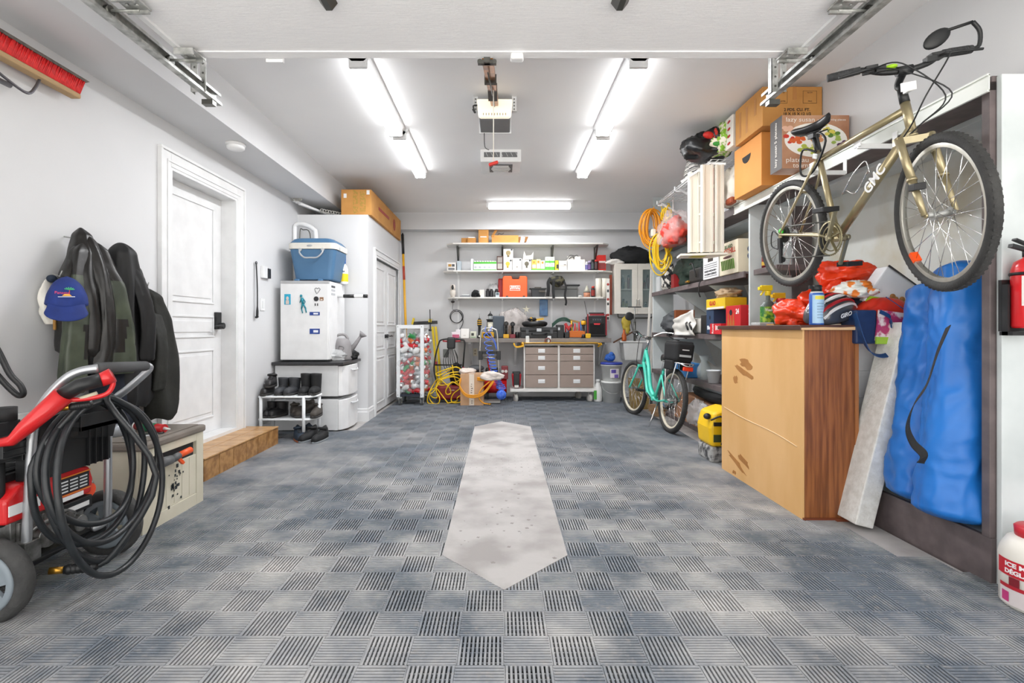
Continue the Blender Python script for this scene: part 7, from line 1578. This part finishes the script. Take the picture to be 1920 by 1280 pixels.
m = crumple((0, 0, 0), (.14, .3, .13), 31, .2); tag(m.build('grey_tarp', mat('tarp_grey', '#5e6164', .7, col2='#3d4043', scale=6), None, (2.2, 6.4, z3+.11)), 'dark grey folded tarp at the far end of the lower middle shelf', 'tarp')
t = T('black_bag', 'black paper bag beside the white tote bag on the lower middle shelf', 'bag', (2.05, 5.05, z3)); MB().bx(0, .16, 0, .16, 0, .19).build('body', blk, t, bevel=.006)
t = T('blue_bottle_box', 'dark blue bottle carton with white lettering on the lower middle shelf', 'box', (2.04, 4.87, z3)); MB().bx(0, .2, 0, .17, 0, .235).build('carton', '#27405f', t, bevel=.003); txt('Bleue', .05, t, (-.002, .085, .06), '#eef2f5', face='-X', w=.12, bold=.002); MB().prism([(.085+.014*math.cos(k), .16+.02*math.sin(k)) for k in [2*PI*j/12 for j in range(12)]], 'YZ', -.001, .001).build('hand_hole', blkm, t)
t = T('red_bottle_box', 'small red carton with white letters on the lower middle shelf', 'box', (1.985, 4.60, z3+.085)); t.location = (2.0, 4.62, z3); MB().bx(0, .16, 0, .24, 0, .10).build('carton', '#cf202c', t, bevel=.003); txt('Rouge', .05, t, (-.002, .17, .05), '#f3e4e2', face='-X', w=.09, bold=.001, tilt=PI/2); marks(3, .08, .05, t, (-.001, .07, .06), '#f3e4e2', '-X')
t = T('white_label_box', 'white and blue carton behind the small red carton', 'box', (2.17, 4.62, z3)); MB().bx(0, .2, 0, .22, 0, .21).build('carton', '#d9dcdc', t, bevel=.003); MB().bx(-.001, 0, 0, .22, .16, .21).build('blue_band', '#2f4f77', t); MB().bx(-.001, 0, .03, .16, .05, .14).build('label', '#cfae5a', t)
t = T('beer_carton', 'red 24 bottle carton with printed bottles next to the wooden cabinet', 'box', (2.03, 4.30, z3)); MB().bx(0, .26, 0, .28, 0, .255).build('carton', '#cc1f26', t, bevel=.003)
for k in range(3):
    y = .13+k*.05; m = MB(); m.prism([(y-.018, .03), (y+.018, .03), (y+.018, .11), (y+.007, .15), (y+.007, .19), (y-.007, .19), (y-.007, .15), (y-.018, .11)], 'YZ', -.0015, 0); m.build('bottle_print', '#b5672a', t); MB().bx(-.002, 0, y-.017, y+.017, .035, .06).build('label_print', '#eee6da', t)
m = MB(); m.prism([(.18+.025*math.cos(2*PI*j/14), .195+.025*math.sin(2*PI*j/14)) for j in range(14)], 'YZ', -.0025, 0); m.build('hand_hole', blkm, t); txt('24', .06, t, (-.002, .055, .20), '#f6eeec', face='-X', bold=.002); txt('24', .07, t, (.1, -.002, .2), '#f6eeec', bold=.002)
t = T('garbage_bag_box', 'yellow garbage bag box lying on top of the blue bottle carton', 'box', (2.03, 4.60, z3+.238)); MB().bx(0, .2, 0, .42, 0, .10).build('carton', '#e8c31c', t, bevel=.003); txt('GLAD', .055, t, (-.002, .27, .055), '#c8281f', face='-X', w=.14, bold=.002); MB().bx(-.0015, 0, .02, .40, .0, .02).build('white_band', '#e9e6da', t)
m = crumple((0, 0, 0), (.09, .16, .05), 35, .2); tag(m.build('brown_paper_bag', mat('kraft', '#b79c7c', .8), None, (2.15, 4.80, z3+.38)), 'crumpled brown paper on top of the yellow garbage bag box', 'paper')
# shelf z .55
z4 = .553
one('white_pot', MB().lathe([(.05, 0), (.066, .12), (.07, .12), (.07, .128), (.06, .128), (.045, .01), (0, .01)]), '#e4e7ea', 'white plastic pot on the shelf behind the teal bicycle', 'pot', (2.12, 5.06, z4))
one('glass_vase', MB().lathe([(.06, 0), (.075, .05), (.07, .12), (.03, .19), (.05, .25)], cap=False), mat('vase_glass', '#c9d2d2', .05, alpha=.35), 'clear glass vase beside the white pot', 'vase', (2.17, 5.42, z4), solid=.003)
t = T('blue_detergent_box', 'blue plastic tub on the shelf right behind the teal bicycle reflector', 'tub', (2.06, 5.45, z4)); MB().bx(0, .16, 0, .40, 0, .16).build('body', '#3a78b4', t, bevel=.01)
t.location = (2.03, 5.55, z4)
# lowest level
m = crumple((0, 0, 0), (.13, .5, .1), 41, .2, rough=.05); tag(m.build('black_mats', blkm, None, (2.2, 5.1, .43)), 'heap of black rubber mats on the long cardboard box under the shelf', 'mats')
MB_ = MB().cyl((0, -.35, 0), (0, .3, 0), .035); one('metal_duct', MB_, mat('duct', '#9b9fa2', .35, .8), 'silver metal tube lying on the black mats under the shelf', 'tube', (2.1, 5.1, .50))
t = T('long_carton', 'long flat cardboard carton with printed words on the bottom shelf', 'box', (2.05, 4.40, .063)); MB().bx(0, .32, 0, 1.6, 0, .28).build('carton', mat('card_red', '#b08160', .8, col2='#a37456'), t, bevel=.003); marks(9, .35, .03, t, (-.001, .55, .18), '#4c382c', '-X'); marks(8, .32, .03, t, (-.001, .55, .13), '#4c382c', '-X', seed=2); marks(5, .2, .03, t, (-.001, .55, .08), '#4c382c', '-X', seed=3)
m = crumple((0, 0, 0), (.08, .16, .13), 44, .25); tag(m.build('plastic_bag', mat('film2', '#dfe2e4', .15, alpha=.4, bump=1, bscale=20), None, (1.96, 5.05, .24)), 'crumpled clear plastic bag hanging behind the teal bicycle rear wheel', 'plastic bag')
t = T('wood_blocks', 'loose wooden offcuts on the floor under the teal bicycle', 'wood offcuts', (1.95, 6.3, .014)); 
for k in range(3): MB().box((.0+k*.03, k*.12, .03+.02*k), (.12, .2, .05), rot=(0, 0, k*.4)).build('offcut', mat('offcut', '#a58563', .8), t)
t = T('straw_basket', 'tan woven fan standing behind the teal bicycle front wheel', 'basket', (1.84, 6.75, .02)); m = MB(); m.prism([(-.12, 0), (.12, 0), (.15, .40), (-.15, .42)], 'XZ', 0, .02); m.build('panel', mat('straw', '#b59a62', .8, col2='#8d7444', scale=30, stretch=(4, 1, .5)), t)
# small yellow pressure washer
t = T('yellow_washer', 'small yellow and black pressure washer on the floor behind the wooden cabinet', 'pressure washer', (1.70, 4.06, .016)); yb = mat('washer_yellow', '#f2c414', .4)
MB().prism([(-.02, .13), (.24, .13), (.24, .42), (.12, .44), (.0, .40), (-.03, .28)], 'XZ', .0, .28).build('housing', yb, t, bevel=.03, seg=3)
m = MB(); m.bx(-.02, .24, .0, .28, .0, .13); m.build('base', mat('washer_base', '#3c3d40', .6, col2='#a7a7a5', scale=18, thr=(.45, .6)), t, bevel=.02)
m = MB(); m.tube(sp([(-.03, -.02, .35), (.05, -.05, .38), (.08, -.05, .25), (.04, -.05, .16)], 5), .007); m.bx(-.0, .1, -.012, .0, .30, .33); m.cyl((.12, -.03, .25), (.12, 0, .25), .04); m.build('hose_hooks', blk, t); MB().ell((-.03, .05, .37), (.03, .03, .025)).build('knob', blk, t)
MB().bx(-.0, .06, -.004, .0, .17, .23).build('label', '#3e4a2a', t)
# ---- on the wooden cabinet
zt = 1.1185
def sprayer(name, label, loc, body, lab, head, w=.055, h=.17, rz=0):
    t = T(name, label, 'spray bottle', loc, rz); m = MB(); 
    def lp(z_, a, b, n=20): return [Vector((math.cos(2*PI*k/n)*a, math.sin(2*PI*k/n)*b, z_)) for k in range(n)]
    stack(m, [lp(0, w, w*.6), lp(h*.1, w*1.05, w*.62), lp(h*.75, w, w*.6), lp(h*.92, w*.6, w*.5), lp(h, w*.28, w*.28), lp(h*1.2, w*.25, w*.25)]); m.build('bottle', body, t)
    m = MB(); m.cyl((0, 0, h*1.17), (0, 0, h*1.36), .022); m.box((-.012, 0, h*1.47), (.085, .024, .04)); m.box((-.06, 0, h*1.45), (.02, .03, .025)); m.bar((-.025, 0, h*1.42), (-.055, 0, h*1.18), .014, .012); m.build('trigger_head', flat(head, .4), t, bevel=.004)
    return t
t = sprayer('weed_sprayer', 'green and grey weed killer spray bottle with yellow trigger on the wooden cabinet', (xw(1440, 3.76), 3.76, zt), mat('bottle_greygreen', '#5c6662', .4), 0, '#e8cf1e', h=.19, w=.056)
m = MB(); m.surf(lambda u, v: Vector((math.cos(-PI+PI*u)*.0605*.98, math.sin(-PI+PI*u)*.0375, .02+.12*v)), 16, 2); m.build('label', mat('weed_label', '#2f7a35', .4, col2='#a9cf3a', scale=30, thr=(.45, .6)), t); txt('WeedOut', .03, t, (.0, -.0405, .115), '#f2f5ee', w=.085, bold=.001)
t = sprayer('clear_sprayer', 'clear spray bottle with red collar and yellow trigger beside the weed killer', (xw(1464, 3.72), 3.72, zt), mat('clear_teal', '#c9d8d6', .2, alpha=.6), 0, '#e2b51c', h=.15, w=.045)
MB().cyl((0, 0, .172), (0, 0, .2), .032).build('red_collar', '#c9242a', t); MB().lathe([(.0, .005), (.038, .005), (.036, .07), (0, .07)]).build('liquid', mat('teal_liquid', '#7fb7b4', .2, alpha=.7), t)
one('plastic_packet', MB().box((0, 0, .012), (.10, .13, .022)), film, 'flat clear plastic packet at the far left corner of the wooden cabinet top', 'packet', (xw(1412, 3.75), 3.62, zt), bevel=.006)
one('cardboard_scrap', MB().box((0, 0, .005), (.12, .06, .008), rot=(0, 0, .3)), card, 'flat cardboard scrap on the wooden cabinet top beside the clear packet', 'cardboard', (1.83, 3.36, zt))
def rb_(label, c, r, seed, **k): m = crumple((0, 0, 0), r, seed, .26, n=72, rough=.06, fr=1.5, **k); return tag(m.build('red_plastic_bag', redbag, None, c), label, 'plastic bag', 'red bags on the wooden cabinet')
rb_('orange-red plastic bag, lowest left one on the wooden cabinet top', (1.915, 3.28, zt+.07), (.11, .16, .09), 51)
rb_('orange-red plastic bag, middle one leaning up behind the blue spray can', (2.12, 3.20, zt+.12), (.19, .13, .14), 53)
rb_('orange-red plastic bag, topmost one bulging above the others', (2.20, 3.25, zt+.32), (.15, .13, .095), 57)
m = crumple((0, 0, 0), (.10, .12, .05), 61, .2); tag(m.build('snack_bag', mat('snack_print', '#e8802a', .4, col2='#eef0ea', scale=12, thr=(.48, .52)), None, (2.10, 3.03, zt+.20)), 'orange and white printed bag beneath the topmost red bag', 'bag')
t = T('aerosol_can', 'tall light blue aerosol can with black cap at the wooden cabinet front edge', 'can', (xw(1531, 2.90), 2.90, zt))
m = MB(); m.lathe([(.036, 0), (.037, .004), (.037, .175), (.034, .182)]); m.build('body', flat('#2d5fb4', .3), t); m = MB(); m.surf(lambda u, v: Vector((math.cos(-2.7+2.3*u)*.0376, math.sin(-2.7+2.3*u)*.0376, .01+.16*v)), 16, 2); m.build('label', flat('#a9cdea', .35), t)
m = MB(); m.surf(lambda u, v: Vector((math.cos(-2.3+1.6*u)*.038, math.sin(-2.3+1.6*u)*.038, .145+.02*v)), 12, 2); m.build('yellow_stripe', '#e6d84a', t); MB().lathe([(.034, .182), (.03, .19), (.0, .19)]).build('shoulder', flat('#e6e4df', .3), t); m = MB(); m.lathe([(.027, .19), (.027, .225), (.02, .228), (0, .228)]); m.box((-.03, 0, .215), (.025, .015, .02)); m.build('cap', blk, t)
for k in range(6): MB().bx(-.02, .016, -.0388, -.0372, .04+k*.016, .042+k*.016).build('print_line', '#56708c', t)
# helmet
hel = T('bicycle_helmet', 'red black and white bicycle helmet lying on the wooden cabinet corner', 'helmet', (1.925, 2.97, zt+.075), rot=(.25, -.25, .35))
def hf(u, v):
    a = 2*PI*u; th = v*PI*.56; q = Vector((math.sin(th)*math.cos(a), math.sin(th)*math.sin(a), math.cos(th))); rg = 1+.05*math.cos(a*2)+.035*abs(math.sin(q.y*16))*(1-v*.6)
    return Vector((q.x*.155*rg, q.y*.105*rg, q.z*.105*rg-.01))
m = MB(); m.surf(lambda u, v: hf(u, max(v, .01)), 48, 20, wrapu=True); m.build('shell', mat('helmet_dark', '#3a3d44', .3, coat=.5), hel, solid=.012)
for s, c in ((-.062, '#b3161f'), (-.03, '#e9e9ea'), (.0, '#b3161f'), (.03, '#1c1d20'), (.06, '#e9e9ea'), (-.085, '#e9e9ea')):
    pts = []
    for k in range(17):
        x = -.135+.27*k/16; y = s*(1-.35*(x/.15)**2); q = 1-(x/.158)**2-(y/.108)**2; pts.append((x, y, .112*math.sqrt(max(q, .02))-.006))
    MB().strap(pts, (0, 1, 0), .014, .012).build('stripe', flat(c, .3), hel)
for s in (-.045, -.015, .045):
    m = MB(); m.tube([(-.09, s*.9, .085), (.0, s, .103-abs(s)*.4), (.07, s*.9, .09)], .006); m.build('vent', blkm, hel)
txt('GIRO', .035, hel, (-.035, -.121, .02), '#f2f2f2', w=.09, bold=.001)
# grocery bags and cloth on the white boxes
t = T('grocery_bag', 'printed grocery bag with dark blue handles on top of the white boxes', 'bag', (2.08, 2.86, 1.012))
m = crumple((.14, .10, .11), (.20, .11, .13), 71, .12, rough=.05, flatb=.8); m.build('body', mat('bag_red', '#d6221f', .4, col2='#e84a2a', scale=3), t)
m = MB(); m.prism([(.0, .02), (.16, .02), (.17, .17), (.02, .19)], 'XZ', -.045, -.035); m.build('flower_print', mat('flower_print', '#e8d9d8', .4, col2='#b33a6a', scale=20, thr=(.45, .55)), t); m = MB(); m.prism([(.0, .0), (.16, .0), (.16, .035), (.0, .04)], 'XZ', -.05, -.04); m.build('green_print', '#9cc23a', t)
txt('super', .035, t, (.24, -.03, .09), '#f4f0ee', bold=.001)
m = MB(); m.strap(sp([(-.10, -.02, .17), (-.09, -.06, .05), (-.05, -.07, -.04), (.02, -.07, -.065), (.09, -.07, -.03), (.16, -.06, .06), (.19, -.04, .16), (.13, -.03, .22), (.08, -.02, .26)], 5), (0, .5, .3), .034, .004); m.build('handle_strap', flat('#1c4478', .6), t)
m = MB(); m.strap(sp([(.02, -.05, .18), (.07, -.055, .15), (.08, -.055, .10), (.13, -.05, .09), (.2, -.04, .12)], 5), (0, .3, 1), .022, .004); m.build('handle_strap', flat('#1c4478', .6), t)
MB().bx(-.10, .02, -.03, .1, .0, .19).build('navy_side', '#18305a', t, bevel=.01)
t = T('cooler_bag', 'white bag with cookie picture and black piping leaning behind the grocery bag', 'bag', (2.22, 2.98, 1.20), rot=(0, .62, 0))
MB().bx(-.11, .12, 0, .10, 0, .25).build('body', mat('bag_white2', '#e3e6ea', .5), t, bevel=.01)
m = MB()
for k in range(12): a = 2*PI*k/12; m.ell((.05+.04*math.cos(a)*(k % 3)/2, -.004, .09+.05*math.sin(a)*(k % 3)/2), (.018, .004, .018), 8, 6)
m.build('cookie_print', mat('cookie', '#c08a4e', .6, col2='#8a5526', scale=20), t); m = MB(); m.tube([(-.11, -.004, .25), (.12, -.004, .25), (.12, -.004, 0)], .006); m.build('piping', blk, t); MB().prism([(-.10, .0), (-.04, 0), (-.04, .07), (-.10, .04)], 'XZ', -.003, 0).build('green_print', '#a8cf2a', t)
m = crumple((0, 0, 0), (.10, .1, .06), 81, .2); tag(m.build('dark_cloth', mat('navy_cloth'), None, (2.12, 3.12, 1.24)), 'navy cloth tucked behind the helmet and the red bags', 'cloth')
t = T('small_bottle', 'small dark red and white bottle on the inner shelf behind the bicycle rear wheel', 'bottle', (xw(1414, 4.1), 4.15, 1.592)); t.location.x = 2.16; t.location.y = 4.15; MB().lathe([(.025, 0), (.025, .09), (.012, .11), (.012, .13)]).build('bottle', flat('#7c2a2a', .4), t); MB().lathe([(.026, .02), (.026, .05)], cap=False).build('label', '#c9a23a', t)
# ---- fire extinguisher, ice melt jug
t = T('fire_extinguisher', 'red fire extinguisher on a black bracket at the right edge', 'fire extinguisher', (2.14, 2.055, 1.10)); rx = mat('ext_red', '#d81f26', .3, coat=.4)
MB().lathe([(.050, .0), (.055, .01), (.055, .235), (.045, .27), (.02, .285), (.015, .295)], n=32).build('cylinder', rx, t); m = MB(); m.cyl((0, 0, .29), (0, 0, .32), .02); m.bar((.0, 0, .315), (-.075, 0, .335), .02, .014); m.bar((.0, 0, .335), (-.06, 0, .36), .02, .008); m.build('valve_lever', blk, t)
m = MB(); m.torus((0, 0, .22), .056, .004, (0, 0, 1), 32, 6, ry=.007); m.bx(-.066, -.057, .02, .045, -.03, .18); m.bx(-.066, .03, .0, .055, -.03, -.014); m.bx(-.066, .03, .046, .06, -.0135, .20); m.build('bracket', blk, t)
m = MB(); m.surf(lambda u, v: Vector((math.cos(-2.75+1.9*u)*.0556, math.sin(-2.75+1.9*u)*.0556, .09+.12*v)), 16, 2); m.build('label', flat('#e6e1dc', .5), t)
m = MB(); m.surf(lambda u, v: Vector((math.cos(-2.6+1.1*u)*.0562, math.sin(-2.6+1.1*u)*.0562, .15+.02*v)), 10, 2); m.build('label_print', '#a03a8a', t)
t = T('ice_melt_jug', 'white ice melter jug with red label and cap at the bottom right corner', 'jug', (2.08, 1.955, .016)); t.scale = (.95, .95, .95); 
MB().lathe([(.11, 0), (.122, .012), (.125, .20), (.12, .235), (.10, .275), (.075, .29)], n=32).build('body', flat('#e3dfd6', .4), t); MB().lathe([(.075, .285), (.078, .325), (.07, .332), (0, .332)], n=28).build('cap', flat('#c8202f', .4), t)
def wrap(nm, a0, a1, z0_, z1_, c, r=.1262): m = MB(); m.surf(lambda u, v: Vector((math.cos(a0+(a1-a0)*u)*r, math.sin(a0+(a1-a0)*u)*r, z0_+(z1_-z0_)*v)), 20, 2); return m.build(nm, flat(c, .5), t)
wrap('red_label', -3.62, -1.3, .135, .20, '#c3202f'); wrap('lower_label', -3.5, -1.3, .02, .10, '#d9cfcf', .127); wrap('print_band', -3.5, -1.3, .085, .10, '#b3202f', .1275); wrap('purple_print', -3.4, -3.15, .03, .07, '#c23a7a', .128); wrap('picture_print', -3.15, -2.85, .10, .134, '#7c1a26', .128)
for k, s_ in enumerate(('ICE MELTER', 'D\u00c9GLA\u00c7ANT')):
    o = txt(s_, .024, t, (0, 0, 0), '#f4eeee', w=.16, bold=.001)
    for v in o.data.vertices:   # bend the words around the jug
        a = -2.66+v.co.x/.128; z_ = v.co.y+.182-k*.028; r = .1282+v.co.z
        v.co = (math.cos(a)*r, math.sin(a)*r, z_)
    o.rotation_euler = (0, 0, 0)
